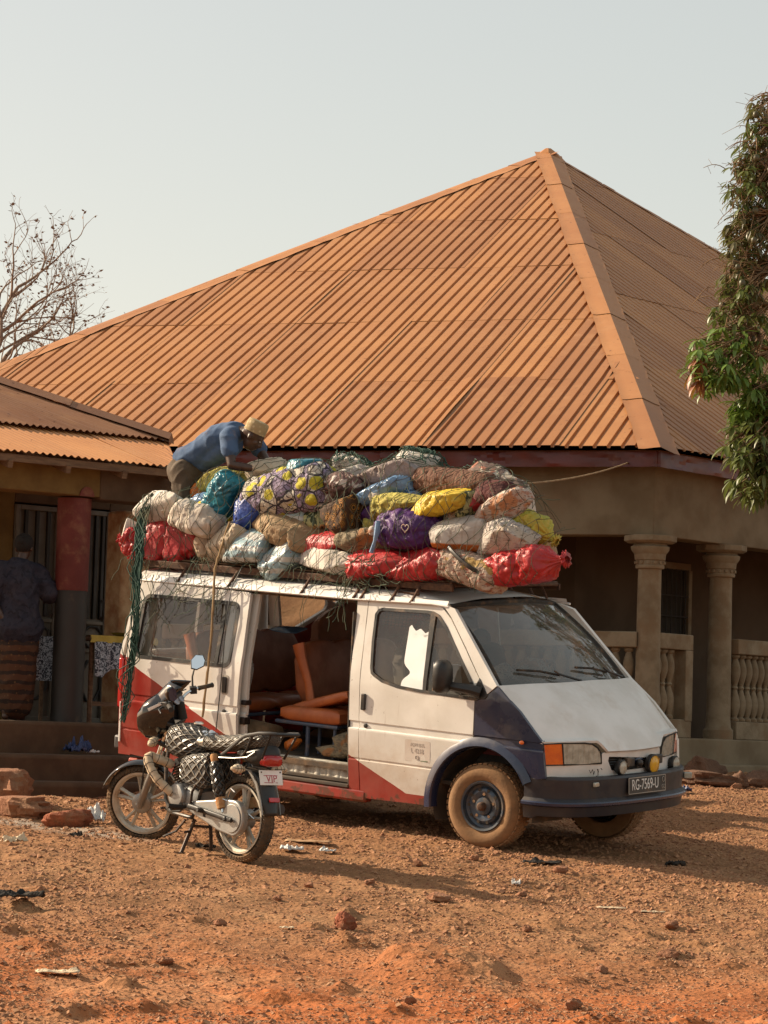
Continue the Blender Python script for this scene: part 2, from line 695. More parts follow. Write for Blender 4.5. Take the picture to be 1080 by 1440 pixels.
MT['roof_orange'] = rust_paint('roof_orange', (0.415, 0.188, 0.064), (0.36, 0.155, 0.052), (0.215, 0.082, 0.032))
MT['roof_brown'] = rust_paint('roof_brown', (0.30, 0.145, 0.075), (0.25, 0.11, 0.055), (0.13, 0.055, 0.03))
MT['cap_orange'] = rust_paint('cap_orange', (0.43, 0.195, 0.070), (0.375, 0.16, 0.055), (0.25, 0.095, 0.036))


def rib_trap(u):
    """trapezoid ribs, period .14: narrow raised rib on a flat pan"""
    t = (u / 0.155) % 1.0
    if t < 0.68:
        return 1.0
    if t < 0.72:
        return (0.72 - t) / 0.04
    if t < 0.92:
        return 0.0
    return (t - 0.92) / 0.08


def rib_us(W, per):
    us = []
    n = int(round(W / per))
    for k in range(n):
        for q in (0.0, 0.68, 0.72, 0.92):
            us.append((k + q) * per)
    us.append(n * per)
    return us


def roof_plane(parent, P0, P1, A, mat, W, rows, per, hgt, rowlen, seed, name='roof_sheet', wave=False, bulge=0.0):
    """corrugated sheets on the triangle P0,P1 (eave) A (apex); each sheet its own object"""
    rd = random.Random(seed)
    P0, P1, A = Vector(P0), Vector(P1), Vector(A)
    U = (P1 - P0).normalized()
    Lu = (P1 - P0).length
    nn = U.cross(A - P0).normalized()
    if nn.z < 0:
        nn = -nn
    Vv = nn.cross(U)
    if Vv.dot(A - P0) < 0:
        Vv = -Vv
    ua, va = (A - P0).dot(U), (A - P0).dot(Vv)

    def vmax(u):
        if u < ua:
            return va * u / ua + bulge * math.sin(math.pi * u / ua)
        return va * (Lu - u) / (Lu - ua)
    ncol = int(math.ceil(Lu / W))
    for j in range(ncol):
        for i in range(rows):
            v0 = i * rowlen - (0.0 if i == 0 else 0.12)
            v1 = (i + 1) * rowlen
            us = [j * W + q for q in (rib_us(W, per) if not wave else list(np.arange(0, W + 1e-6, per / 6)))]
            if not wave:
                us.append(us[-1] + per * 0.3)
            us = [u for u in us if u <= Lu]
            if len(us) < 2:
                continue
            lift = rd.uniform(0.0, 0.006) + 0.004 * (j % 2)
            tilt = rd.uniform(-0.005, 0.005)
            warp = rd.uniform(0.004, 0.018) if rd.random() < 0.22 else 0.0
            wph = rd.choice((-1, 0, 0, 1))
            vs, fs = [], []
            ok = [vmax(u) > v0 + 0.02 for u in us]
            NV = 4
            for u in us:
                top = min(v1, max(vmax(u), v0))
                for k in range(NV + 1):
                    v = v0 + (top - v0) * k / NV
                    if wave:
                        h = hgt * 0.5 * (1 + math.sin(2 * math.pi * u / per))
                    else:
                        h = hgt * rib_trap(u - j * W)
                    edge = (u - us[0]) / W
                    h += 0.012 + 0.004 * (1 - (v - v0) / rowlen) + lift + tilt * edge + warp * max(0, edge * 4 - 3) * math.sin(math.pi * (k + wph) / NV)
                    vs.append(P0 + U * u + Vv * v + nn * h)
            for q in range(len(us) - 1):
                if not (ok[q] or ok[q + 1]):
                    continue
                for k in range(NV):
                    a = q * (NV + 1) + k
                    fs.append((a, a + NV + 1, a + NV + 2, a + 1))
            if not fs:
                continue
            used = sorted({x for f in fs for x in f})
            mp = {x: n_ for n_, x in enumerate(used)}
            g = G()
            cen = sum((vs[x] for x in used), Vector()) / len(used)
            g.add([vs[x] - cen for x in used], [tuple(mp[x] for x in f) for f in fs])
            o = g.build(name, mat, parent, Matrix.Translation(cen), angle=20)
    return U, Vv, nn, ua, va


def cap_strip(parent, A, B, n1, n2, wid, mat, seglen, seed, name='ridge_cap', lift=0.04, bulge=0.0, Bv=Vector()):
    """folded sheet-metal hip capping in short lapped lengths from A (low) to B (high)"""
    rd = random.Random(seed)
    A, B = Vector(A), Vector(B)
    d = (B - A).normalized()
    L = (B - A).length
    up = (Vector(n1) + Vector(n2)).normalized()
    s1 = d.cross(Vector(n1)).normalized()
    s2 = d.cross(Vector(n2)).normalized()
    if s1.dot(Vector(n1) * 0 + (s1 - s2)) < 0:
        pass
    # direction of each wing: away from the other plane
    if s1.dot(Vector(n2)) > 0:
        s1 = -s1
    if s2.dot(Vector(n1)) > 0:
        s2 = -s2
    # wings run down each roof plane: choose the side that descends
    if s1.z > 0:
        s1 = -s1
    if s2.z > 0:
        s2 = -s2
    n = int(math.ceil(L / seglen))
    for k in range(n):
        a = k * seglen - 0.06
        b = min(L, (k + 1) * seglen)
        g = G()
        ph = rd.uniform(0, 6)
        lf = lift + 0.003 * (k % 2)

        def fn(u, v):
            t = a + (b - a) * v
            c = A + d * t + up * (lf + 0.005 * (1 - v) + (bulge or 0) * 0) + Bv * (bulge * math.sin(math.pi * t / L) if bulge else 0)
            jit = 0.007 * math.sin(ph + 3 * t) + 0.004 * math.sin(ph * 2 + 11 * t)
            w_ = (u - 0.5) * 2
            if w_ < 0:
                p = c + s1 * (-w_ * (wid + jit)) + Vector(n1) * (0.012 + 0.012 * abs(math.sin(ph + 9 * t)) * (w_ < -0.9))
            else:
                p = c + s2 * (w_ * (wid + jit)) + Vector(n2) * (0.012 + 0.012 * abs(math.sin(ph + 7 * t)) * (w_ > 0.9))
            return p
        g.grid(fn, 8, 7)
        g.build(name, mat, parent, angle=25)


# ------------------------------------------------------------------ main house
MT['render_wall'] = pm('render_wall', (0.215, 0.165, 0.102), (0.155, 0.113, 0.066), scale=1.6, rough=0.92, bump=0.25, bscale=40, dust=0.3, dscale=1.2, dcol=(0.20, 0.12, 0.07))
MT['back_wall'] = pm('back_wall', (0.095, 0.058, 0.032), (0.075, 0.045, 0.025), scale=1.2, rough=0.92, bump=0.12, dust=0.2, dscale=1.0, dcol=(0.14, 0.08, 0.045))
MT['stone_cast'] = pm('stone_cast', (0.25, 0.195, 0.125), (0.17, 0.125, 0.075), scale=4, rough=0.9, bump=0.35, bscale=50, dust=0.35, dscale=2.0, dcol=(0.26, 0.15, 0.08))
MT['red_foil'] = pm('red_foil', (0.12, 0.016, 0.010), (0.08, 0.011, 0.007), scale=3, rough=0.42, dust=0.03)
MT['iron'] = pm('iron', (0.04, 0.035, 0.03), (0.06, 0.045, 0.035), rough=0.7, metal=0.2)
MT['dark_void'] = pm('dark_void', (0.05, 0.036, 0.024), (0.04, 0.03, 0.02), rough=0.95)

E3 = Vector((2.904, 30.0, 4.023))
APEX = Vector((2.33, 42.7, 9.80))
LC = E3 + 10.45 * Vector((-math.cos(R(19)), math.sin(R(19)), 0.0027))
RC = Vector((11.95, 40.78, 4.023))
BC = LC + RC - E3
house = empty('house', Matrix.Translation((2.893, 30.4, 0)), 'plastered house with a tall rust orange pyramid roof and a balustraded veranda', 'house')
HI = house.matrix_world.inverted()
roof = empty('roof', None)
roof.parent = house
roof.matrix_local = HI
f1 = roof_plane(roof, LC, E3, APEX, MT['roof_orange'], 0.775, 6, 0.155, 0.027, 2.35, 1, bulge=0.26)
f2 = roof_plane(roof, E3, RC, APEX, MT['roof_orange'], 0.775, 6, 0.155, 0.020, 2.35, 2)
n1, n2 = f1[2], f2[2]
g = G()
g.add([LC, APEX, BC], [(0, 1, 2)])
g.add([BC, APEX, RC], [(0, 1, 2)])
g.add([LC + Vector((0, 0, -.01)), E3 + Vector((0, 0, -.01)), RC + Vector((0, 0, -.01)), BC + Vector((0, 0, -.01))], [(0, 1, 2, 3)])
g.build('rear_slope', MT['roof_brown'], roof)
cap_strip(roof, E3 + Vector((-0.02, -0.03, -0.02)), APEX, n1, n2, 0.22, MT['cap_orange'], 1.7, 3, lift=0.05)
n3 = (BC - LC).cross(APEX - LC).normalized()
n3 = n3 if n3.z > 0 else -n3
n4 = (BC - RC).cross(APEX - RC).normalized()
n4 = n4 if n4.z > 0 else -n4
cap_strip(roof, LC, APEX, n1, n3, 0.26, MT['cap_orange'], 1.5, 4, lift=0.05, bulge=0.26, Bv=f1[1])
cap_strip(roof, RC, APEX, n2, n4, 0.22, MT['cap_orange'], 1.5, 5, lift=0.04)
g = G()
g.lathe([(0.30, -0.16), (0.16, -0.02), (0.05, 0.06), (0.0, 0.07)], APEX + Vector((0, 0, 0.03)), n=8)
g.build('finial_cap', MT['cap_orange'], roof, angle=20)

fd = Vector((math.cos(R(161)), math.sin(R(161)), 0))
rd_ = Vector((math.cos(R(50)), math.sin(R(50)), 0))
nf = Vector((-math.sin(R(19)), -math.cos(R(19)), 0))
nr = Vector((math.sin(R(50)), -math.cos(R(50)), 0))
K = Vector((2.893, 30.4, 0))


def HF(v, t, z):          # front facade: v leftwards from the corner, t inwards
    return K + fd * v - nf * t + Vector((0, 0, z)) - house.location


def HR(u, t, z):          # right facade
    return K + rd_ * u - nr * t + Vector((0, 0, z)) - house.location


# fascia foil under the eaves
g = G()


def fas(P, Q, n_, ins):
    P, Q = Vector(P), Vector(Q)
    L = (Q - P).length

    def fn(u, v):
        p = P + (Q - P) * u - Vector(n_) * ins + Vector((0, 0, -0.015 - 0.165 * v))
        a = pn(np.array([[u * L * 2.3, v * 1.3, 7.0 + P.x]]), 3)[0]
        b_ = pn(np.array([[u * L * 7 + v * 3, v * 2, 3.0]]), 5)[0]
        return p + Vector(n_) * (0.022 * a + 0.014 * b_) - house.location + Vector((0, 0, 0.006 * b_ * v))
    g.grid(fn, int(L * 14), 5)


fas(E3, LC, nf, 0.045)
fas(E3, RC, nr, 0.045)
g.build('fascia', MT['red_foil'], house, angle=12)

mi = fd + rd_


def wall_run(z0, z1, t0, t1, Lf, Lr, name, mt, vf0=0.0, ur0=0.0, bev=0.01):
    """L-shaped beam round the corner, mitred"""
    # mitre points at depth t
    def corner(t):
        a = HF(0, t, 0)
        b = HR(0, t, 0)
        # intersect front line at t and right line at t
        A_ = Matrix(((fd.x, -rd_.x), (fd.y, -rd_.y)))
        s = A_.inverted() @ Vector((b.x - a.x, b.y - a.y))
        return a + fd * s.x
    c0, c1 = corner(t0), corner(t1)
    pts = [HF(Lf, t0, 0), c0, HR(Lr, t0, 0), HR(Lr, t1, 0), c1, HF(Lf, t1, 0)]
    g_ = G()
    vs = [p + Vector((0, 0, z0)) for p in pts] + [p + Vector((0, 0, z1)) for p in pts]
    g_.add(vs, [(0, 1, 7, 6), (1, 2, 8, 7), (2, 3, 9, 8), (3, 4, 10, 9), (4, 5, 11, 10), (5, 0, 6, 11), (5, 4, 1, 0), (4, 3, 2, 1), (6, 7, 10, 11), (7, 8, 9, 10)])
    return g_.build(name, mt, house, bevel=bev)


wall_run(3.14, 4.0, 0.0, 0.30, 9.0, 12.0, 'beam', MT['render_wall'])
wall_run(-0.6, 0.985, -0.06, 6.0, 9.1, 12.1, 'plinth', MT['render_wall'], bev=0.02)
wall_run(-0.6, 0.71, -0.30, -0.06, 9.2, 12.2, 'step', MT['render_wall'], bev=0.025)
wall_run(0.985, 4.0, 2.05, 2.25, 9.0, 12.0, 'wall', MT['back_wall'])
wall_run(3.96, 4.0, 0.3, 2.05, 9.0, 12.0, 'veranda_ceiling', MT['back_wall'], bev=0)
g = G()
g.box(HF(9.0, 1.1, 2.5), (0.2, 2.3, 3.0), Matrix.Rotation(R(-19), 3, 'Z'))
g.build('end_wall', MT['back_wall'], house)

# window with bars in the back wall on the right side
wf = G()
ux = Matrix((rd_, -nr, Vector((0, 0, 1)))).transposed()
for (u, z, du, dz) in ((3.35, 3.06, .66, .08), (3.35, 2.16, .66, .08), (3.02, 2.61, .07, .82), (3.68, 2.61, .07, .82)):
    wf.box(HR(u, 2.02, z), (du, 0.10, dz), ux)
wfo = wf.build('window', MT['stone_cast'], house, bevel=0.006)
wb = G()
wb.box(HR(3.35, 2.045, 2.61), (0.6, 0.012, 0.82), ux)
wb.build('pane', MT['dark_void'], wfo)
for k in range(6):
    b = G()
    b.tube([HR(3.10 + 0.1 * k, 1.99, 2.2), HR(3.10 + 0.1 * k, 1.99, 3.02)], 0.009, 6)
    b.build('bar', MT['iron'], wfo)
for z in (2.45, 2.7):
    b = G()
    b.tube([HR(3.05, 1.985, z), HR(3.65, 1.985, z)], 0.009, 6)
    b.build('bar', MT['iron'], wfo)


def column(c, top):
    cx = empty('column')
    cx.parent = house
    cx.matrix_local = Matrix.Translation(c)
    H = top
    g_ = G()
    prof = [(0.17, 0.0), (0.17, 0.10), (0.145, 0.13), (0.138, 0.2), (0.132, 0.9), (0.126, H - 0.36)]
    g_.lathe(prof, n=24)
    g_.build('shaft', MT['stone_cast'], cx)
    g_ = G()
    g_.lathe([(0.126, H - 0.36), (0.155, H - 0.355), (0.158, H - 0.325), (0.150, H - 0.315), (0.150, H - 0.27), (0.165, H - 0.262), (0.168, H - 0.235),
              (0.172, H - 0.20), (0.205, H - 0.155), (0.212, H - 0.12), (0.18, H - 0.105), (0.18, H - 0.085)], n=28)
    for k in range(14):
        a = 2 * math.pi * k / 14
        g_.box((0.155 * math.cos(a), 0.155 * math.sin(a), H - 0.292), (0.03, 0.03, 0.035), Matrix.Rotation(a, 3, 'Z'))
    g_.lathe([(0.24, H - 0.085), (0.285, H - 0.06), (0.285, H - 0.002)], n=8)
    g_.build('capital', MT['stone_cast'], cx, angle=28, bevel=0.004, seg=1)
    return cx


COLH = 3.14 - 0.985
column(K + mi.normalized() * 0.14 - house.location + Vector((0.02, 0.0, 0.985)), COLH)
column(HR(1.56, 0.15, 0.985), COLH)
column(HR(4.6, 0.15, 0.985), COLH)
column(HF(3.3, 0.15, 0.985), COLH)
column(HF(6.6, 0.15, 0.985), COLH)

BAL = G()
bp = []
for k in range(33):
    t = k / 32
    z = 0.74 * t
    s = abs(math.sin(2 * math.pi * t))
    r = 0.022 + 0.041 * s ** 1.5
    if t < 0.05 or t > 0.95:
        r = 0.055
    if 0.47 < t < 0.53:
        r = 0.04
    bp.append((r, z))
BAL.lathe(bp, n=10)
bal_me = BAL.mesh('baluster', MT['stone_cast'], 40)


def balustrade(a, b, fn, sp, right=True, pier=True):
    """rail from a to b along a facade"""
    o = empty('balustrade')
    o.parent = house
    rot = Matrix((rd_, -nr, Vector((0, 0, 1)))).transposed() if right else Matrix((-fd, -nf, Vector((0, 0, 1)))).transposed()
    L = b - a
    m_ = (a + b) / 2
    g_ = G()
    g_.box(fn(m_, 0.10, 2.02), (L, 0.20, 0.17), rot)
    g_.build('rail', MT['stone_cast'], o, bevel=0.012)
    g_ = G()
    g_.box(fn(m_, 0.10, 1.085), (L, 0.18, 0.20), rot)
    g_.build('base', MT['stone_cast'], o, bevel=0.01)
    if pier:
        for q in ((b - 0.07),):
            g_ = G()
            g_.box(fn(q, 0.098, 1.55), (0.14, 0.196, 0.77), rot)
            g_.build('pier', MT['stone_cast'], o, bevel=0.01)
    if right:
        g_ = G()
        g_.box(fn(m_, 0.165, 1.565), (L - 0.02, 0.03, 0.74), rot)
        g_.build('back_panel', MT['stone_cast'], o)
    x = a + sp * 0.7
    while x < b - (0.2 if pier else sp * 0.5):
        q = add_obj('baluster', bal_me, o, Matrix.Translation(fn(x, 0.10, 1.19)))
        x += sp


balustrade(0.16, 0.82, HR, 0.125)
balustrade(1.72, 4.45, HR, 0.125)
balustrade(0.16, 3.1, HF, 0.15, False, False)
balustrade(3.5, 6.4, HF, 0.15, False, False)

# ------------------------------------------------------------------ small shop on the left
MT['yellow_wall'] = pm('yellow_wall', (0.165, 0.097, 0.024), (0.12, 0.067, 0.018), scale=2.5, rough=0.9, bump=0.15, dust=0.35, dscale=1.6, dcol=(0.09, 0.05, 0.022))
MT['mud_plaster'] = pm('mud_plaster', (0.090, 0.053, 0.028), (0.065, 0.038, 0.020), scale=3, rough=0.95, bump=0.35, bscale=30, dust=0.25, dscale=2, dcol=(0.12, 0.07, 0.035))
MT['red_paint'] = pm('red_paint', (0.125, 0.014, 0.007), (0.095, 0.011, 0.006), scale=4, rough=0.7, dust=0.2, bump=0.1)
MT['black_paint'] = pm('black_paint', (0.014, 0.012, 0.010), (0.02, 0.016, 0.013), scale=4, rough=0.6, dust=0.08)
MT['grey_steel'] = pm('grey_steel', (0.12, 0.10, 0.075), (0.09, 0.073, 0.053), scale=5, rough=0.55, dust=0.15, dcol=(0.12, 0.075, 0.04))
MT['peeling'] = pm('peeling', (0.42, 0.28, 0.15), (0.30, 0.17, 0.08), scale=7, rough=0.9, bump=0.3, dust=0.4, dscale=6, dcol=(0.22, 0.07, 0.03))

se = Vector((math.cos(R(39)), math.sin(R(39)), 0))
sn = Vector((math.sin(R(39)), -math.cos(R(39)), 0))
shop = empty('shop', frame((-3.05, 26.0, 0.0), se, -sn, (0, 0, 1)), 'low shop with corrugated porch roof, red and black column and earth steps', 'shop')
# local axes of the shop: x along the facade to the right, y inwards, z up
S0, S1 = -1.35, 2.6


def sbox(name, x0, x1, y0, y1, z0, z1, mt, parent=shop, bev=0.012, label=None):
    g_ = G()
    g_.box(((x0 + x1) / 2, (y0 + y1) / 2, (z0 + z1) / 2), (x1 - x0, y1 - y0, z1 - z0))
    return g_.build(name, mt, parent, bevel=bev, label=label)


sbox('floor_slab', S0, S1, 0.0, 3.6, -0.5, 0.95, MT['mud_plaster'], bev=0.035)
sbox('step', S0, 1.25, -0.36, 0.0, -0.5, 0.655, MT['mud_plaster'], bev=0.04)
sbox('step', S0, 0.95, -0.72, -0.36, -0.5, 0.42, MT['mud_plaster'], bev=0.05)
sbox('beam', S0, 0.62, 0.14, 0.44, 3.05, 3.34, MT['yellow_wall'], label='yellow painted porch beam')
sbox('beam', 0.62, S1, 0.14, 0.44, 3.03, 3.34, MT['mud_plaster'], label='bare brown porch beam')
# round column, red above and black below
colr = empty('column')
colr.parent = shop
colr.matrix_local = Matrix.Translation((0.47, 0.34, 0.95))
g = G()
g.lathe([(0.150, 0.0), (0.150, 1.22)], n=24)
g.build('lower_shaft', MT['black_paint'], colr)
g = G()
g.lathe([(0.156, 1.22), (0.158, 2.085)], n=24)
g.build('upper_shaft', MT['red_paint'], colr)
g = G()
g.prism([(0.08 * math.cos(a), -0.212, 2.098 + 0.09 * math.sin(a)) for a in np.linspace(0, math.pi, 12)], (0, 0.01, 0))
g.build('paint_patch', MT['red_paint'], colr)
# back wall, door leaves, side walls
sbox('wall', S0, 0.78, 1.9, 2.1, 0.95, 3.9, MT['yellow_wall'])
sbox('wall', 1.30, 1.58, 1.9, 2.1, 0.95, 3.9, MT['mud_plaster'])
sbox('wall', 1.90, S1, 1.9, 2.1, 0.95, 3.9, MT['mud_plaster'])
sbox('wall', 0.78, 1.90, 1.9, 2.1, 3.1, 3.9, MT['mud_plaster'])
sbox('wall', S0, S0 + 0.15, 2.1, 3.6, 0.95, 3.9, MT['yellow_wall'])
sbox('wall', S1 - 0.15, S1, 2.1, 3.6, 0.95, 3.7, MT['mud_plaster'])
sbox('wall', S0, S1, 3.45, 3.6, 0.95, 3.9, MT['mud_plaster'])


def steel_door(x0, x1, y, z0, z1, octa=False):
    d = empty('door')
    d.parent = shop
    w_ = x1 - x0
    g_ = G()
    fr = 0.05
    g_.box(((x0 + x1) / 2, y, (z0 + z1) / 2), (w_, 0.03, z1 - z0))
    g_.build('leaf', MT['grey_steel'], d)
    g_ = G()
    for (a, b, c, e) in ((x0, x0 + fr, z0, z1), (x1 - fr, x1, z0, z1), (x0 + fr, x1 - fr, z1 - fr, z1), (x0 + fr, x1 - fr, z0, z0 + fr)):
        g_.box(((a + b) / 2, y - 0.03, (c + e) / 2), (b - a, 0.05, e - c))
    for zz in (z0 + 0.72, z0 + 1.0):
        g_.box(((x0 + x1) / 2, y - 0.028, zz), (w_ - 2 * fr, 0.04, 0.04))
    g_.build('door_frame', MT['grey_steel'], d, bevel=0.006)
    n_ = 4
    for k in range(1, n_):
        b = G()
        xx = x0 + w_ * k / n_
        b.box((xx, y - 0.03, (z0 + 1.0 + z1) / 2), (0.035, 0.035, z1 - z0 - 1.08))
        b.build('bar', MT['black_paint'], d, bevel=0.004)
    for zc in (z0 + 0.42, z0 + 0.86):
        b = G()
        q = []
        rx, rz = w_ * 0.34, (0.20 if zc < z0 + 0.6 else 0.10)
        for k in range(8):
            a = math.pi / 8 + k * math.pi / 4
            q.append(((x0 + x1) / 2 + rx * math.cos(a) * 1.08, y - 0.03, zc + rz * math.sin(a) * 1.08))
        b.tube(q, 0.014, 6, closed=True)
        b.build('panel_moulding', MT['black_paint'], d)
    b = G()
    b.tube([(x1 - 0.08, y - 0.05, z0 + 1.05), (x1 - 0.08, y - 0.10, z0 + 1.08), (x1 - 0.08, y - 0.10, z0 + 1.2), (x1 - 0.08, y - 0.05, z0 + 1.23)], 0.012, 6)
    b.build('handle', MT['iron'], d)


steel_door(0.78, 1.30, 1.92, 0.95, 3.08)
steel_door(1.58, 1.90, 1.92, 0.95, 3.08)
sbox('pier', 1.47, 1.80, 1.0, 1.3, 0.95, 3.03, MT['peeling'], bev=0.03, label='peeling tan plaster pier')

# porch roof of corrugated iron (sheets) and the brown main roof behind it
proof = empty('roof')
proof.parent = shop
rdn = random.Random(5)
sl = math.tan(R(17))
for j in range(5):
    x0 = S0 - 0.1 + j * 0.82
    x1 = min(x0 + 0.86, 2.04)
    if x1 - x0 < 0.1:
        continue
    g = G()
    lf = 0.004 * (j % 2) + rdn.uniform(0, 0.004)
    nu = int((x1 - x0) / 0.0127)

    def fn(u, v):
        x = x0 + (x1 - x0) * u
        yy = -0.16 + 1.30 * v
        # the cut right-hand end slants
        if j >= 3:
            x = min(x, 1.30 + 0.74 * v)
        return (x, yy, 3.365 + (yy + 0.16) * sl + 0.011 * math.sin(2 * math.pi * x / 0.076) + lf + 0.004 * math.sin(3 * v + j))
    g.grid(fn, nu, 4)
    g.build('roof_sheet', MT['cap_orange'], proof, angle=60)
g = G()
for k in range(5):
    x = S0 + 0.2 + 0.62 * k
    g.box((x, 0.35, 3.40), (0.05, 1.0, 0.07), Matrix.Rotation(R(17), 3, 'X'))
g.build('rafter', MT['wood'], proof)
g = G()
g.box((0.0, -0.09, 3.315), (2.6, 0.05, 0.07))
g.build('eave_batten', MT['wood'], proof, bevel=0.004)
# main slope: hip corner at right
HC = Vector((2.0, 1.0, 3.735))
HA = Vector((-0.15, 3.3, 4.72))      # ridge end
HL = Vector((S0 - 0.3, 1.0, 3.735))
g = G()


def mainsl(u, v):
    xL = HL.x
    xr = HC.x + (HA.x - HC.x) * v
    x = xL + (xr - xL) * u
    z = HC.z + (HA.z - HC.z) * v + 0.012 * math.sin(2 * math.pi * x / 0.076) + 0.03
    return (x, 1.0 + 2.3 * v, z)


g.grid(mainsl, 200, 10)
g.build('main_slope', MT['roof_brown'], proof, angle=60)
g = G()
g.add([HC, (2.0, 5.6, 3.735), HA, (HL.x, 3.3, 4.72), (HL.x, 5.6, 3.735)], [(0, 1, 2), (2, 1, 4, 3)])
g.build('rear_slope', MT['roof_brown'], proof)
for k in range(3):
    a = HC.lerp(HA, k / 3 - (0.01 if k else 0))
    b = HC.lerp(HA, (k + 1) / 3)
    g = G()
    d = (b - a).normalized()
    sd_ = d.cross(Vector((0, 0, 1))).normalized()
    g.add([a + sd_ * 0.11 + Vector((0, 0, .035)), a + Vector((0, 0, .10)), a - sd_ * 0.11 + Vector((0, 0, .03)),
           b + sd_ * 0.11 + Vector((0, 0, .028)), b + Vector((0, 0, .09)), b - sd_ * 0.11 + Vector((0, 0, .02)),
           a + sd_ * 0.11 + Vector((0, 0, .0)), a - sd_ * 0.11], [(0, 1, 4, 3), (1, 2, 5, 4), (0, 6, 7, 2, 1)])
    g.build('ridge_cap', MT['roof_brown'], proof, angle=15)
# ------------------------------------------------------------------ minibus
VMr = Matrix(((0.7932943, 0.6085662, 0.0182010), (-0.6042189, 0.7905992, -0.0993601), (-0.0748569, 0.0678245, 0.9948851)))
VM = VMr.to_4x4()
VM.translation = Vector((1.381, 22.701, 0.13))


def van_paint():
    m = N('van_paint')
    P = m.co()
    x, y, z = m.sep()
    wob = m.math('MULTIPLY_ADD', m.noise(9, 3), 0.012, -0.006)
    lineA = m.math('MULTIPLY_ADD', m.math('ADD', x, 3.734), -0.458, 1.162)
    lineB = m.math('MULTIPLY_ADD', m.math('ADD', x, 1.304), -0.436, 0.598)
    front = m.math('GREATER_THAN', x, -2.0)
    ln = m.math('ADD', m.math('MULTIPLY', lineA, m.math('SUBTRACT', 1.0, front)), m.math('MULTIPLY', lineB, front))
    sill = m.math('MULTIPLY', m.math('LESS_THAN', z, 0.345), m.math('LESS_THAN', x, -0.5))
    rearend = m.math('MULTIPLY', m.math('LESS_THAN', z, 1.17), m.math('LESS_THAN', x, -3.70))
    red = m.math('MAXIMUM', m.math('LESS_THAN', m.math('ADD', z, wob), ln), sill)
    red = m.math('MAXIMUM', red, rearend)
    white = m.mix(m.smooth(m.noise(3, 5), 0.3, 0.7), (0.71, 0.685, 0.64), (0.61, 0.58, 0.525))
    redc = m.mix(m.smooth(m.noise(3, 5), 0.3, 0.7), (0.30, 0.016, 0.009), (0.235, 0.014, 0.008))
    col = m.mix(red, white, redc)
    # blotchy dust, heavier low down where wheels throw it
    dn = m.noise(2.3, 7, 0.68)
    low = m.smooth(z, 0.95, 0.25, 0.0, 0.24)
    d = m.smooth(m.math('ADD', dn, low), 0.52, 0.88)
    col = m.mix(m.math('MULTIPLY', d, m.math('MULTIPLY_ADD', red, -0.38, 0.5)), col, (0.38, 0.24, 0.13))
    # drip streaks and scratches
    st = m.noise(30, 5, 0.7, stretch=(1, 1, 0.06))
    col = m.mix(m.math('MULTIPLY', m.smooth(st, 0.60, 0.76), 0.32), col, (0.24, 0.16, 0.10))
    sp = m.smooth(m.noise(38, 3, 0.5), 0.70, 0.74)
    col = m.mix(m.math('MULTIPLY', sp, 0.55), col, (0.13, 0.07, 0.04))
    sc = m.noise(14, 6, 0.75, stretch=(0.35, 1, 6))
    col = m.mix(m.math('MULTIPLY', m.smooth(sc, 0.68, 0.74), 0.35), col, (0.20, 0.14, 0.09))
    # rust bleeding along the sill and round stone chips
    ru = m.math('ADD', m.noise(11, 6, 0.7), m.smooth(z, 0.42, 0.27, 0.0, 0.22))
    col = m.mix(m.math('MULTIPLY', m.smooth(ru, 0.70, 0.76), 0.8), col, (0.085, 0.038, 0.018))
    m.set(color=col, rough=m.math('MULTIPLY_ADD', d, 0.4, 0.34), coat=0.15, spec=0.45)
    m.bump(m.noise(5, 3), 0.06, 0.02)
    return m.mat


MT['van_paint'] = van_paint()
MT['white_paint'] = pm('white_paint', (0.74, 0.715, 0.68), (0.64, 0.61, 0.565), scale=3, rough=0.42, dust=0.20, dscale=2.2, coat=0.2, dcol=(0.42, 0.30, 0.19), bump=0.08, bscale=9)
MT['navy_paint'] = pm('navy_paint', (0.012, 0.018, 0.047), (0.016, 0.022, 0.052), scale=4, rough=0.28, dust=0.20, dscale=3.5, coat=0.4, dcol=(0.10, 0.075, 0.055))
MT['bumper_plastic'] = pm('bumper_plastic', (0.017, 0.018, 0.026), (0.027, 0.026, 0.031), scale=5, rough=0.5, dust=0.32, dscale=4, dcol=(0.085, 0.062, 0.044))
MT['tyre_dusty'] = pm('tyre_dusty', (0.24, 0.135, 0.065), (0.13, 0.075, 0.04), scale=5, rough=0.95, bump=0.3, dust=0.55, dscale=3, dcol=(0.30, 0.165, 0.075))
MT['steel_blue'] = pm('steel_blue', (0.055, 0.080, 0.115), (0.075, 0.08, 0.085), scale=9, rough=0.38, metal=0.4, dust=0.35, dscale=14, dcol=(0.20, 0.12, 0.065))
MT['seat_leather'] = pm('seat_leather', (0.42, 0.115, 0.030), (0.33, 0.082, 0.022), scale=5, rough=0.5, dust=0.2, bump=0.12, bscale=25)
MT['seat_brown'] = pm('seat_brown', (0.30, 0.092, 0.035), (0.22, 0.066, 0.025), scale=5, rough=0.55, dust=0.2, bump=0.12, bscale=25)
MT['frame_blue'] = pm('frame_blue', (0.045, 0.07, 0.12), (0.06, 0.08, 0.12), rough=0.5, dust=0.3, dscale=8)
MT['interior_dark'] = pm('interior_dark', (0.05, 0.038, 0.028), (0.07, 0.052, 0.036), scale=4, rough=0.85, dust=0.3)
MT['tread_plate'] = pm('tread_plate', (0.46, 0.44, 0.38), (0.33, 0.31, 0.26), scale=9, rough=0.55, metal=0.2, dust=0.45, dscale=7, dcol=(0.18, 0.11, 0.06))
MT['glass_side'] = glass_mat('glass_side', (0.86, 0.87, 0.85), 0.06)
MT['glass_front'] = glass_mat('glass_front', (0.62, 0.64, 0.62), 0.20, (0.34, 0.32, 0.28), refl=1.15)
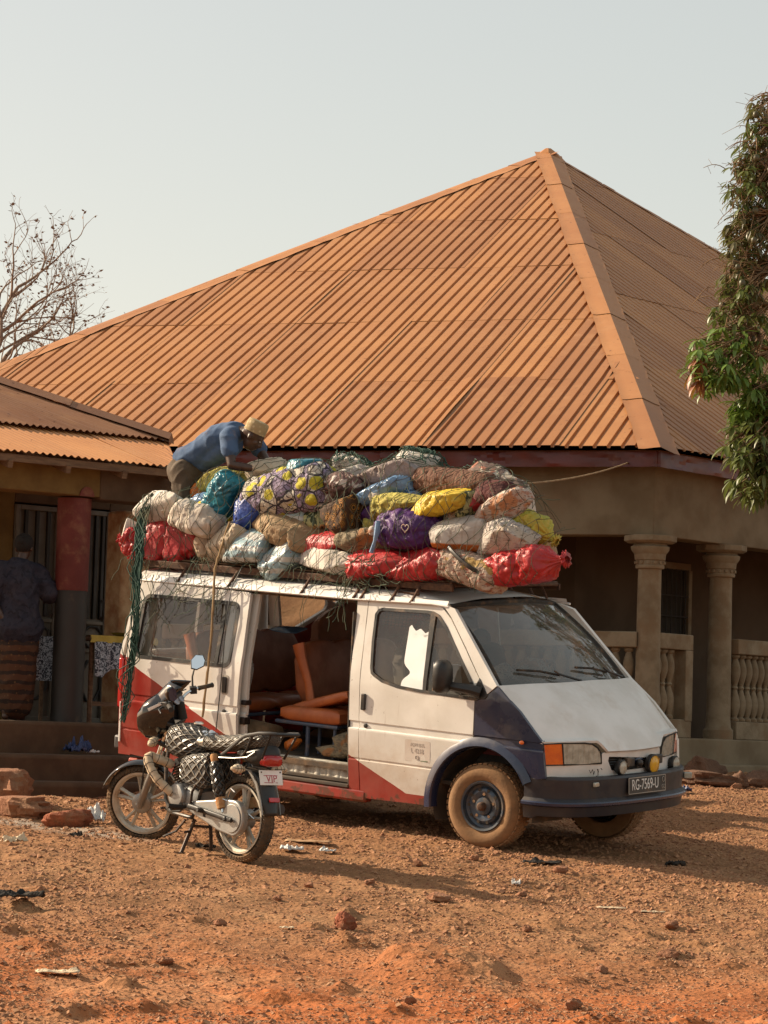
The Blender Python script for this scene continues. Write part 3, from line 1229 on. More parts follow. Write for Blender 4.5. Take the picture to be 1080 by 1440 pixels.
MT['white_blind_patch'] = pm('white_blind_patch', (0.82, 0.83, 0.82), (0.76, 0.77, 0.76), rough=0.8)

van = empty('minibus', VM, 'white, red and navy minibus with sliding door open and load piled on its roof rack', 'minibus')


def Sz(z):
    return float(np.interp(z, [.2, .5, .557, .562, .575, .58, .800, .808, .816, .862, .870, 1.15, 1.25, 1.82, 1.90],
                           [.930, .962, .966, .960, .961, .966, .978, .976, .963, .962, .970, .966, .956, .851, .835]))


ZC = [.30, .36, .43, .5, .557, .562, .575, .58, .65, .72, .79, .800, .808, .816, .862, .870, .94, 1.01, 1.08, 1.15, 1.2, 1.25, 1.35, 1.45, 1.55, 1.65, 1.75, 1.82]


def shell(name, outline, holes, fmap, mats, parent=None, thick=0.02, ucuts=(), vcuts=(), angle=32, flip=False, label=None, wob=0.0, seed=0):
    bm = bmesh.new()
    for loop in [outline] + list(holes):
        vs = [bm.verts.new((p[0], p[1], 0)) for p in loop]
        for i in range(len(vs)):
            bm.edges.new((vs[i], vs[(i + 1) % len(vs)]))
    bmesh.ops.triangle_fill(bm, use_beauty=True, edges=bm.edges[:])
    for u in ucuts:
        bmesh.ops.bisect_plane(bm, geom=bm.verts[:] + bm.edges[:] + bm.faces[:], plane_co=(u, 0, 0), plane_no=(1, 0, 0), dist=1e-5)
    for v in vcuts:
        bmesh.ops.bisect_plane(bm, geom=bm.verts[:] + bm.edges[:] + bm.faces[:], plane_co=(0, v, 0), plane_no=(0, 1, 0), dist=1e-5)
    bm.normal_update()
    for f in bm.faces:
        if f.normal.z < 0:
            f.normal_flip()
    if flip:
        bmesh.ops.reverse_faces(bm, faces=bm.faces[:])
    if wob:
        P = np.array([[v.co.x * 2.6, v.co.y * 3.4, seed * 3.1] for v in bm.verts])
        W = fbm(P, 3, seed) * wob
    for k, v in enumerate(bm.verts):
        v.co = Vector(fmap(v.co.x, v.co.y, W[k] if wob else 0.0))
    me = bpy.data.meshes.new(name)
    bm.to_mesh(me)
    bm.free()
    finish(me, mats, angle)
    o = add_obj(name, me, parent)
    if thick:
        s = o.modifiers.new('solid', 'SOLIDIFY')
        s.thickness = thick
        s.offset = -1
        es = o.modifiers.new('split', 'EDGE_SPLIT')
        es.split_angle = R(40)
        es.use_edge_sharp = False
    if label:
        o['label'] = label
    return o


def rsmap(off=0.0):
    """(x,z) on the right body side -> local point"""
    return lambda x, z, w: (x, -(Sz(z) + off + w), z)


def lsmap(off=0.0):
    return lambda x, z, w: (x, Sz(z) + off + w, z)


def rrect(x0, x1, z0, z1, r, sh=0.0, n=5):
    """rounded rectangle in (x,z); sh shears x with z"""
    pts = []
    for cx, cz, a0 in ((x1 - r, z0 + r, -90), (x1 - r, z1 - r, 0), (x0 + r, z1 - r, 90), (x0 + r, z0 + r, 180)):
        for k in range(n + 1):
            a = R(a0 + 90 * k / n)
            pts.append((cx + r * math.cos(a), cz + r * math.sin(a)))
    return [(x + sh * (z - z0), z) for x, z in pts]


def arc(cx, cz, r, a0, a1, n=12):
    return [(cx + r * math.cos(R(a0 + (a1 - a0) * k / n)), cz + r * math.sin(R(a0 + (a1 - a0) * k / n))) for k in range(n + 1)]


def inset(loop, d):
    c = Vector((sum(p[0] for p in loop) / len(loop), sum(p[1] for p in loop) / len(loop)))
    out = []
    n = len(loop)
    for i in range(n):
        a, b, e = Vector(loop[i - 1]), Vector(loop[i]), Vector(loop[(i + 1) % n])
        t = ((b - a).normalized() + (e - b).normalized())
        t = t.normalized() if t.length > 1e-6 else (e - b).normalized()
        nn = Vector((-t.y, t.x))
        if nn.dot(c - b) < 0:
            nn = -nn
        out.append(tuple(b + nn * d))
    return out


XC = [x * 0.11 for x in range(-36, 8)]
CH = (0.0, 0.33)        # near wheel centre

# ---- right front door
win_fd = [(-1.085, 1.235), (-1.0, 1.195), (-0.845, 1.165), (-0.6, 1.150), (-0.075, 1.135), (-0.055, 1.150), (-0.10, 1.225), (-0.28, 1.455),
          (-0.46, 1.675), (-0.545, 1.755), (-0.60, 1.776), (-0.66, 1.780), (-1.10, 1.770), (-1.14, 1.758), (-1.165, 1.72), (-1.155, 1.5), (-1.13, 1.30), (-1.115, 1.255)]
door_out = [(-1.178, 0.262), (-0.505, 0.275), (-0.478, 0.30)] + arc(0, .33, .479, 178, 101.5, 12)[1:] + \
           [(-0.0935, 0.90), (-0.098, 1.13), (-0.02, 1.165), (0.0, 1.19), (-0.01, 1.215), (-0.245, 1.515), (-0.43, 1.735), (-0.52, 1.81), (-0.60, 1.826), (-0.72, 1.83), (-1.245, 1.818), (-1.252, 1.80), (-1.215, 1.17), (-1.197, .78)]
fdoor = empty('front_door')
fdoor.parent = van
shell('door_panel', door_out, [win_fd], rsmap(), MT['van_paint'], fdoor, 0.028, XC, ZC, wob=0.0042, seed=1)
g_in = inset(win_fd, 0.012)
shell('window_glass', g_in, [], rsmap(-0.012), MT['glass_side'], fdoor, 0, [-1.0, -.8, -.6, -.4], ZC)
shell('window_seal', inset(win_fd, -0.004), [inset(win_fd, 0.020)], rsmap(0.004), MT['black_plastic'], fdoor, 0.014, [], ZC)
shell('window_divider', [(-0.596, 1.152), (-0.565, 1.152), (-0.578, 1.77), (-0.628, 1.775)], [], rsmap(0.003), MT['black_plastic'], fdoor, 0.014, [], ZC)
g = G()
g.box((-1.165, -0.976, 1.025), (0.042, 0.022, 0.13))
g.build('door_handle', MT['black_plastic'], fdoor, bevel=0.007, seg=3)
g = G()
g.lathe([(0.018, 0), (0.018, 0.007), (0.012, 0.009)], (-1.136, -0.966, 0.838), (0, -1, 0), 16)
g.build('lock', MT['black_plastic'], fdoor)
# faded number sticker
shell('sticker', rrect(-0.735, -0.49, 0.605, 0.775, 0.012), [], rsmap(0.0018), pm('sticker', (0.60, 0.54, 0.48), (0.54, 0.47, 0.41), scale=8, rough=0.6, dust=0.2), fdoor, 0, [-.6], ZC)


def side_text(body, size, x, z, mt, par, sx=1.0, off=0.0032):
    y = -(Sz(z) + off)
    return text_obj(body, size, mt, par, frame((x, y, z), (1, 0, 0), (0, (Sz(z - .05) - Sz(z + .05)) / 0.1, 1), (0, -1, 0)), 0.0004, sx)


MT['faint_print'] = pm('faint_print', (0.40, 0.345, 0.30), (0.44, 0.38, 0.33), rough=.6)
side_text('ADM BUS', 0.036, -0.615, 0.738, MT['faint_print'], fdoor, 0.9)
side_text('L 4218', 0.052, -0.615, 0.690, MT['faint_print'], fdoor, 0.85)
g = G()
g.tube([(-0.615 + 0.016 * math.cos(a), -(Sz(.64) + .003), 0.64 + 0.016 * math.sin(a)) for a in [k * math.pi / 8 for k in range(16)]], 0.003, 5, closed=True)
g.box((-0.615, -(Sz(.64) + .0028), .64), (0.018, .002, .005))
g.box((-0.615, -(Sz(.64) + .0028), .648), (0.012, .002, .004))
g.build('emblem', MT['faint_print'], fdoor)
shell('green_stripe', [(-0.585, .613), (-0.51, .613), (-0.51, .622), (-0.585, .618)], [], rsmap(0.0035), pm('green_print', (0.16, 0.2, 0.12)), fdoor, 0)

# ---- pillar between the doors, roof rail above the doorway, sill
shell('door_pillar', [(-1.293, .262), (-1.186, .262), (-1.205, .78), (-1.223, 1.17), (-1.26, 1.815), (-1.368, 1.815), (-1.352, 1.7), (-1.318, 1.17), (-1.302, .78)], [], rsmap(-0.002), MT['van_paint'], van, 0.05, [], ZC, wob=0.0015, seed=3)
shell('a_pillar', [(0.012, 1.185), (0.10, 1.262), (-0.405, 1.815), (-0.50, 1.838), (-0.505, 1.822), (-0.425, 1.748), (-0.24, 1.525), (-0.004, 1.222)], [], rsmap(0.004), MT['van_paint'], van, 0.045, [], ZC)
shell('quarter_panel', [(-3.66, .36), (-2.42, .30), (-2.42, 1.818), (-3.66, 1.83)], [rrect(-3.52, -2.56, 1.20, 1.70, 0.06)], rsmap(-0.055), MT['van_paint'], van, 0.03, [], ZC)
shell('rear_pillar', [(-3.79, .345), (-3.655, .345), (-3.655, 1.83), (-3.712, 1.842), (-3.735, 1.17)], [], rsmap(-0.004), MT['van_paint'], van, 0.05, [], ZC)
g = G()
g.box((-2.4, -0.895, 0.275), (2.55, 0.10, 0.10))
g.build('sill', MT['van_paint'], van, bevel=0.02, seg=3)
g = G()
g.box((-1.85, -0.905, 0.338), (1.10, 0.09, 0.026))
g.box((-1.85, -0.875, 0.372), (1.10, 0.06, 0.03))
g.build('step_edge', MT['interior_dark'], van, bevel=0.006)
# rubber door seal at front lower corner of the doorway
g = G()
sp_ = [(-1.375, -0.872, 1.72)] + [(x, -(Sz(z) - 0.02), z) for x, z in ((-1.325, 1.2), (-1.308, .8), (-1.30, .5), (-1.302, .36), (-1.33, .315), (-1.40, .305), (-1.9, .300), (-2.40, .305))]
g.tube(sp_, 0.014, 8)
g.build('door_seal', MT['rubber'], van)

# ---- sliding door, slid back along the side
sdr = empty('sliding_door')
sdr.parent = van
sd_out = [(-3.655, .36), (-2.46, .285), (-2.455, .65), (-2.452, 1.0), (-2.44, 1.3), (-2.462, 1.79), (-2.48, 1.802), (-3.62, 1.815), (-3.655, 1.80), (-3.668, 1.2)]
sd_win = rrect(-3.615, -2.565, 1.185, 1.705, 0.065, 0.02)
shell('door_panel', sd_out, [sd_win], rsmap(0.022), MT['van_paint'], sdr, 0.032, XC, ZC, wob=0.004, seed=5)
shell('window_glass', inset(sd_win, 0.012), [], rsmap(0.010), MT['glass_side'], sdr, 0, [-3.3, -3, -2.8], ZC)
shell('window_seal', inset(sd_win, -0.012), [inset(sd_win, 0.018)], rsmap(0.026), MT['black_plastic'], sdr, 0.014, [], ZC)
shell('window_divider', [(-2.735, 1.19), (-2.70, 1.19), (-2.69, 1.70), (-2.725, 1.70)], [], rsmap(0.018), MT['black_plastic'], sdr, 0.012, [], ZC)
shell('blind_strip', [(-2.68, 1.21), (-2.60, 1.21), (-2.585, 1.68), (-2.665, 1.68)], [], rsmap(-0.004), MT['white_blind_patch'], sdr, 0, [], ZC)
shell('handle_recess', rrect(-2.632, -2.558, .955, 1.115, 0.025), [], rsmap(0.0245), MT['grey_print'], sdr, 0.004, [], ZC)
g = G()
g.box((-2.595, -1.0, 1.035), (0.042, 0.018, 0.13))
g.build('door_handle', MT['black_plastic'], sdr, bevel=0.007, seg=3)
g = G()
g.lathe([(0.019, 0), (0.019, 0.007), (0.012, 0.009)], (-2.59, -0.99, 0.815), (0, -1, 0), 16)
g.build('lock', MT['black_plastic'], sdr)
g = G()
g.box((-2.44, -0.90, 0.75), (0.05, 0.08, 0.06))
g.box((-2.435, -0.90, 0.90), (0.05, 0.08, 0.04))
g.build('latch', MT['dark_metal'], sdr, bevel=0.006)

# ---- navy front wing with wheel-arch flare
wing = [(-0.083, .795)] + arc(0, .33, .455, 97, 29, 10) + [(0.405, .572), (0.586, .603), (0.556, .862), (0.545, .875), (0.33, 1.085), (0.11, 1.253), (0.03, 1.19), (0.01, 1.165), (-0.088, 1.128), (-0.082, .9)]
shell('front_wing', wing, [], lambda x, z, w: (x, -(Sz(z) - 0.35 * max(0, x - 0.40) ** 2 + w), z), MT['navy_paint'], van, 0.03, XC + [.45, .5, .55], ZC, wob=0, seed=8, angle=70)
g = G()
aa = [R(a) for a in np.linspace(187, 27, 30)]


def flare(u, v):
    a = aa[min(29, int(round(u * 29)))]
    prof = [(0.445, -0.915), (0.452, -0.985), (0.462, -0.998), (0.490, -0.992), (0.528, -0.972)]
    k = min(4, int(round(v * 4)))
    r, y = prof[k]
    return (r * math.cos(a), y, 0.33 + r * math.sin(a))


g.grid(flare, 29, 4)
g.build('wheel_arch', MT['navy_paint'], van, angle=50)
g = G()
g.grid(lambda u, v: (0.47 * math.cos(R(200 - 210 * u)), -0.93 + 0.42 * v, 0.33 + 0.47 * math.sin(R(200 - 210 * u))), 24, 3)
g.build('arch_liner', MT['interior_dark'], van)
g = G()
g.ball((0.375, -0.985, 0.857), (0.022, 0.013, 0.016))
g.build('indicator', MT['amber_lens'], van)

# ---- far (left) side
far_out = [(-3.76, .34), (-0.48, .30)] + arc(0, .33, .47, 176, 20, 12)[1:] + [(0.585, .60), (0.556, .862), (0.33, 1.085), (0.11, 1.253), (-0.42, 1.79), (-0.55, 1.826), (-3.70, 1.83)]
lw1 = rrect(-3.60, -2.70, 1.22, 1.72, 0.05)
lw2 = rrect(-2.55, -1.40, 1.22, 1.72, 0.05)
lw3 = [(-1.2, 1.22), (-0.2, 1.18), (-0.1, 1.22), (-0.55, 1.75), (-1.2, 1.75)]
shell('left_side', far_out, [lw1, lw2, lw3], lsmap(), MT['van_paint'], van, 0.03, XC, ZC, flip=True)
for lp in (lw1, lw2, lw3):
    shell('window_glass', lp, [], lsmap(-0.012), MT['glass_side'], van, 0, [], ZC, flip=True)

# ---- rear end
rear_out = [(-0.93, .42), (0.93, .42), (0.96, 1.17), (0.845, 1.83), (0.6, 1.87), (-0.6, 1.87), (-0.845, 1.83), (-0.96, 1.17)]
shell('rear_doors', rear_out, [rrect(-0.78, -0.04, 1.22, 1.72, 0.06), rrect(0.04, 0.78, 1.22, 1.72, 0.06)], lambda y, z, w: (-3.775 + 0.10 * max(0, z - 1.2), y, z), MT['van_paint'], van, 0.03, [], [1.2, 1.5])
for s in (-1, 1):
    shell('window_glass', rrect(min(s * .78, s * .04), max(s * .78, s * .04), 1.22, 1.72, 0.06), [], lambda y, z, w: (-3.765 + 0.10 * max(0, z - 1.2), y, z), MT['glass_side'], van, 0)
    g = G()
    g.box((-3.785, s * 0.915, 0.95), (0.05, 0.10, 0.42))
    g.build('tail_light', MT['red_lens'], van, bevel=0.012)
g = G()
g.box((-3.80, 0, 0.44), (0.12, 1.86, 0.12))
g.build('rear_bumper', MT['bumper_plastic'], van, bevel=0.02)
g = G()
g.box((-3.765, -0.962, 0.62), (0.02, 0.012, 0.34))
g.build('corner_strip', MT['white_paint'], van, bevel=0.003)

# ---- roof: crowned skin with a gutter
g = G()


def roofs(u, v):
    y = (u - 0.5) * 2
    x = -3.70 + 3.20 * v
    ay = abs(y)
    hw = 0.838 - 0.06 * max(0, (x + 1.1) / 0.6) ** 2 * (x > -1.1)
    z = 1.885 + 0.065 * (1 - ay ** 2.4) - 0.055 * max(0, (x + 1.0) / 0.5) ** 2 * (x > -1.0)
    if ay > 0.93:
        z -= 0.03 * ((ay - 0.93) / 0.07)
    x2 = x + (0.10 * (1 - ay ** 2) * max(0, (x + 1.0) / 0.5) if x > -1.0 else 0) - 0.05
    wv = 0.003 * math.sin(x * 9 + y * 3) * math.sin(y * 7)
    return (x2, y * hw, z + wv)


g.grid(roofs, 26, 34)
g.build('roof', MT['white_paint'], van, angle=50)
g = G()
for s in (-1, 1):
    g.grid(lambda u, v: (-3.70 + (3.22 if s < 0 else 3.2) * u, s * (0.862 - 0.028 * v), 1.822 + 0.045 * v), 20, 2)
    g.tube([(-3.70, s * 0.868, 1.824), (-1.4, s * 0.868, 1.822), (-0.62, s * 0.866, 1.836), (-0.47, s * .85, 1.825)], 0.010, 6)
g.build('gutter', MT['white_paint'], van)
g = G()
g.grid(lambda u, v: Vector(roofs(0.5 + 0.5 * (0.50 + 0.10 * (u - .5)), 0.55 + 0.45 * v)) + Vector((0, 0, 0.003)), 2, 20)
g.build('roof_stripe', pm('stripe_orange', (0.48, 0.20, 0.03), (0.42, 0.16, 0.02), dust=0.2), van)
g = G()
for s in (-1, 1):
    g.add([(-3.7, s * .835, 1.875), (-0.6, s * .83, 1.85), (-0.6, s * .85, 1.83), (-3.7, s * .851, 1.825)], [(0, 1, 2, 3)])
g.build('roof_side', MT['white_paint'], van)

# ---- windscreen, bonnet, nose


def wsp(u, v):
    """u -1..1 across, v 0 bottom .. 1 top"""
    yb, yt = 0.875, 0.735
    y = u * (yb + (yt - yb) * v)
    xb = 0.205 - 0.125 * abs(u) ** 2.2
    xt = -0.475 - 0.075 * abs(u) ** 2.2
    zb = 1.245
    zt = 1.858 - 0.035 * abs(u) ** 2
    bow = 0.03 * math.sin(math.pi * v)
    return Vector((xb + (xt - xb) * v + bow, y, zb + (zt - zb) * v + bow * 0.6))


g = G()
g.grid(lambda u, v: wsp(2 * u - 1, v), 20, 12)
g.build('windscreen', MT['glass_front'], van, angle=180)
g = G()
bd = []
for k in range(21):
    bd.append(wsp(-1 + 2 * k / 20, 0.0))
for k in range(1, 13):
    bd.append(wsp(1, k / 12))
for k in range(1, 21):
    bd.append(wsp(1 - 2 * k / 20, 1.0))
for k in range(1, 12):
    bd.append(wsp(-1, 1 - k / 12))
g.tube(bd, 0.020, 6, closed=True)
g.build('windscreen_seal', MT['rubber'], van, angle=60)
g = G()
for s in (-1, 1):
    g.grid(lambda u, v: wsp(s * 1.0, v) + Vector((0.0, 0, 0)) + (Vector((-0.05 + 0.0 * v, s * 0.085 - s * 0.0, 0.005)) * u), 3, 12)
g.build('screen_pillar', MT['van_paint'], van)


def nose_x(y, xc=0.78, d=0.22, pw=2.2):
    return xc - d * (min(1.1, abs(y) / 0.95)) ** pw


def bonnet(u, v):
    """u -1..1, v 0 at windscreen .. 1 at front"""
    y = u * (0.93 + 0.03 * v)
    xr = 0.225 - 0.135 * abs(u) ** 2.2
    zr = 1.262 - 0.012 * u * u
    ay = abs(y)
    zf = 0.862 if ay > 0.47 else (0.785 if ay < 0.38 else 0.785 + (0.862 - 0.785) * (ay - 0.38) / 0.09)
    xf = nose_x(y) - (zf - 0.785) * 0.12
    t = v
    h = 0.035 * math.sin(math.pi * t) * (1 - 0.5 * u * u)
    zl = zr + (0.862 - zr) * t if t < 0.85 else None
    z = zr + (0.862 - zr) * min(1, t / 0.86) if t <= 0.86 else 0.862 + (zf - 0.862) * (t - 0.86) / 0.14
    x = xr + (xf - xr) * (t ** 0.97)
    return (x, y, z + h + 0.002 * math.sin(7 * u + 5 * v))


g = G()
g.grid(lambda u, v: bonnet(2 * u - 1, v), 56, 26)
bo = g.build('bonnet', MT['white_paint'], van, angle=60)
sm = bo.modifiers.new('s', 'SOLIDIFY')
sm.thickness = 0.018
sm.offset = -1
sm = bo.modifiers.new('split', 'EDGE_SPLIT')
sm.split_angle = R(50)
sm.use_edge_sharp = False
# black cowl under the wipers
g = G()
g.grid(lambda u, v: (0.215 - 0.13 * abs(2 * u - 1) ** 2.2 + 0.03 * v, (2 * u - 1) * 0.90, 1.25 - 0.015 * v), 16, 2)
g.build('cowl', MT['black_plastic'], van)
for (y0, xp) in ((-0.52, 0.0), (0.22, 0.0)):
    w_ = empty('wiper')
    w_.parent = van
    piv = wsp(y0 / 0.875 + 0.62, 0.02) + Vector((0.03, 0, 0.02))
    tip = wsp(y0 / 0.875 + 0.02, 0.14) + Vector((0.03, 0, 0.03))
    g = G()
    mid = wsp(y0 / 0.875 + 0.32, 0.075) + Vector((0.035, 0, 0.04))
    g.tube([piv, mid, piv.lerp(tip, 0.6) + Vector((.01, 0, .03))], [0.011, 0.009, 0.006], 6)
    g.build('arm', MT['black_plastic'], w_)
    g = G()
    a = wsp(y0 / 0.875 + 0.36, 0.095) + Vector((0.018, 0, 0.016))
    b = wsp(y0 / 0.875 - 0.16, 0.17) + Vector((0.018, 0, 0.016))
    g.tube([a, a.lerp(b, .5) + Vector((.012, 0, .012)), b], 0.010, 6)
    g.build('blade', MT['rubber'], w_)

nmap = lambda off=0.0: (lambda y, z, w: (nose_x(y) + off + w, y, z))
YC = [y * 0.08 for y in range(-12, 13)]
gr_hole = [(-0.335, .752), (-0.345, .72), (-0.30, .648), (-0.26, .638), (0.38, .638), (0.42, .648), (0.465, .72), (0.455, .752)]
pan = [(-0.955, .595), (0.955, .595), (0.955, .698), (0.43, .705), (0.43, .76), (0.405, .785), (-0.405, .785), (-0.43, .76), (-0.43, .705), (-0.955, .698)]
shell('grille_panel', pan, [gr_hole], nmap(-0.012), MT['white_paint'], van, 0.03, YC, [.65, .7], wob=0.002, seed=11)
g = G()
g.box((0.70, 0.06, 0.70), (0.02, 0.84, 0.13))
g.build('grille_back', MT['dark_void'], van)
for k in range(6):
    z = 0.650 + 0.0185 * k
    g = G()
    g.tube([(nose_x(y) - 0.03, y, z) for y in np.linspace(-0.33, 0.45, 9)], 0.0055, 5)
    g.build('grille_slat', MT['black_plastic'], van)
g = G()
for y in (-0.17, 0.06, 0.30):
    g.box((nose_x(y) - 0.032, y, 0.695), (0.02, 0.012, 0.10))
g.build('grille_rib', MT['black_plastic'], van)
g = G()
g.ball((0.766, 0.06, 0.703), (0.012, 0.062, 0.027))
g.build('badge', MT['navy_paint'], van)
for s in (-1, 1):
    hl = empty('headlight')
    hl.parent = van
    am = [(s * .955, .700), (s * .955, .860), (s * .806, .866), (s * .785, .702)]
    le = [(s * .782, .702), (s * .802, .866), (s * .60, .864), (s * .53, .856), (s * .47, .825), (s * .435, .78), (s * .425, .705)]
    if s < 0:
        am, le = am[::-1], le[::-1]
    shell('turn_signal', am, [], lambda y, z, w: (nose_x(y) - 0.004 - 0.05 * max(0, abs(y) - .93), y, z), MT['amber_lens'], hl, 0.05, YC, [.78], flip=False, angle=25)
    shell('lens', le, [], lambda y, z, w: (nose_x(y) - 0.006, y, z), MT['clear_lens'], hl, 0.05, YC, [.75, .8, .83], angle=25)
    g = G()
    g.tube([(nose_x(p[0]) - 0.004, p[0], p[1]) for p in le], 0.007, 6, closed=True)
    g.tube([(nose_x(p[0]) - 0.004, p[0], p[1]) for p in am], 0.007, 6, closed=True)
    g.build('headlight_rim', MT['rubber'], hl)
    g = G()
    for q in np.linspace(.46, .76, 7):
        g.tube([(nose_x(s * q) + 0.001, s * q, .715), (nose_x(s * q) + 0.001, s * q, .85 if q > .55 else .80)], 0.0016, 4)
    g.build('lens_fluting', MT['clear_lens'], hl)
g = G()
g.tube([(0.745, -0.60, .665), (0.75, -.585, .64), (0.755, -.57, .668), (0.755, -.55, .63), (0.758, -.545, .655)], 0.003, 5)
g.tube([(0.765, -.52, .668), (0.765, -.50, .645), (0.765, -.51, .668), (0.765, -.505, .62), (0.762, -.525, .615)], 0.003, 5)
g.tube([(0.765, -.47, .672), (0.768, -.455, .660)], 0.003, 5)
g.build('scribble', MT['black_plastic'], van)
for (y, z, r, mt, wdt) in ((-0.245, .672, .056, 'clear_lens', 1), (0.20, .672, .075, 'yellow_lens', 1), (0.695, .640, .056, 'clear_lens', 1)):
    fl = empty('fog_lamp')
    fl.parent = van
    x = nose_x(y) + 0.035
    g = G()
    g.lathe([(r * 0.6, -0.05), (r * 1.02, -0.02), (r * 1.06, 0.012), (r * 0.98, 0.018)], (x, y, z), (1, 0, 0), 22)
    g.tube([(x - 0.02, y, z - r), (x - 0.02, y, z - r - 0.05)], 0.008, 6)
    g.build('housing', MT['black_plastic'], fl)
    g = G()
    g.lathe([(r * 0.98, 0.014), (r * 0.7, 0.024), (r * 0.3, 0.029), (0.001, 0.030)], (x, y, z), (1, 0, 0), 22)
    for q in np.linspace(-.75, .75, 7):
        hh = r * math.sqrt(1 - q * q) * 0.9
        g.tube([(x + 0.022, y + q * r, z - hh), (x + 0.030 - .01 * abs(q), y + q * r, z), (x + 0.022, y + q * r, z + hh)], 0.003, 4)
    g.build('lens', MT[mt], fl)
g = G()
g.ball((nose_x(.02) + 0.02, 0.02, .69), (.03, .03, .03))
g.build('lamp_backing', MT['black_plastic'], van, bevel=.008)
for yb in (.34, -.10):
    g = G()
    g.box((nose_x(yb) + 0.0, yb, .70), (.05, .105, .07))
    g.build('lamp_backing', MT['black_plastic'], van, bevel=.008)

# bumper: profile swept along the plan curve


def plan(t, off=0.0):
    """t -1..1 along the bumper, from right side round to left side"""
    a = t * math.pi / 2
    c, s_ = math.cos(a), math.sin(a)
    n = 2 / 2.75
    x = 0.40 + (0.455 + off) * abs(c) ** n
    y = (0.965 + off) * math.copysign(abs(s_) ** n, s_)
    return x, y


ts = [math.copysign(abs(q) ** 1.0, q) for q in np.linspace(-1, 1, 61)]
prof = [(-0.05, .615), (-0.004, .612), (0.004, .595), (0.0, .545), (-0.004, .52), (-0.008, .45), (0.006, .44), (0.022, .425), (0.022, .405), (0.004, .395), (-0.012, .315), (-0.05, .305)]
g = G()
rings = []
for t in ts:
    ring = []
    for (o_, z) in prof:
        x, y = plan(t, o_)
        ring.append((x, y, z + (-0.02 * (abs(t) > .92) * (z < .4))))
    rings.append(ring)
g.loft(rings, cap=True)
g.build('bumper', MT['bumper_plastic'], van, angle=28)
g = G()
rings = []
for t in ts:
    rings.append([(plan(t, o_)[0], plan(t, o_)[1], z) for (o_, z) in ((0.023, .428), (0.032, .418), (0.032, .40), (0.012, .388), (0.0, .398), (0.0, .43))])
g.loft(rings)
g.build('bumper_lip', MT['navy_paint'], van, angle=28)
g = G()
g.box((plan(-0.36)[0] + 0.002, -0.555, 0.560), (0.022, 0.15, 0.034), Matrix.Rotation(R(8), 3, 'Z'))
g.build('bumper_reflector', MT['clear_lens'], van, bevel=0.005)
g = G()
g.box((plan(0.52)[0] - 0.0, 0.83, 0.54), (0.05, 0.07, 0.05), Matrix.Rotation(R(-35), 3, 'Z'))
g.build('bumper_lamp', MT['clear_lens'], van, bevel=0.008)
# number plate
npM = frame((0.868, 0.035, 0.530), (0, 1, 0), (-0.06, 0, 1), (1, 0, 0.06))
plate = empty('number_plate')
plate.parent = van
plate.matrix_local = npM
g = G()
g.box((0, 0, 0), (0.535, 0.128, 0.008))
g.build('plate', pm('plate_black', (0.02, 0.019, 0.018), (0.035, 0.03, 0.027), rough=0.5, dust=0.25), plate, bevel=0.003)
g = G()
for (c, d) in (((0, .061, .005), (.53, .006, .003)), ((0, -.061, .005), (.53, .006, .003)), ((-.264, 0, .005), (.006, .118, .003)), ((.264, 0, .005), (.006, .118, .003))):
    g.box(c, d)
g.build('plate_border', MT['grey_print'], plate)
text_obj('RG-7569-U', 0.118, MT['white_print'], plate, frame((-0.03, 0.002, 0.0052), (1, 0, 0), (0, 1, 0), (0, 0, 1)), 0.0012, 0.70)
text_obj('GC', 0.045, MT['grey_print'], plate, frame((0.235, -0.03, 0.0052), (1, 0, 0), (0, 1, 0), (0, 0, 1)), 0.001, 0.8)
g = G()
g.tube([(0.235 + 0.018 * math.cos(a), 0.028 + 0.02 * math.sin(a), 0.006) for a in [k * math.pi / 8 for k in range(16)]], 0.003, 4, closed=True)
g.build('plate_emblem', MT['grey_print'], plate)

# ---- wheels


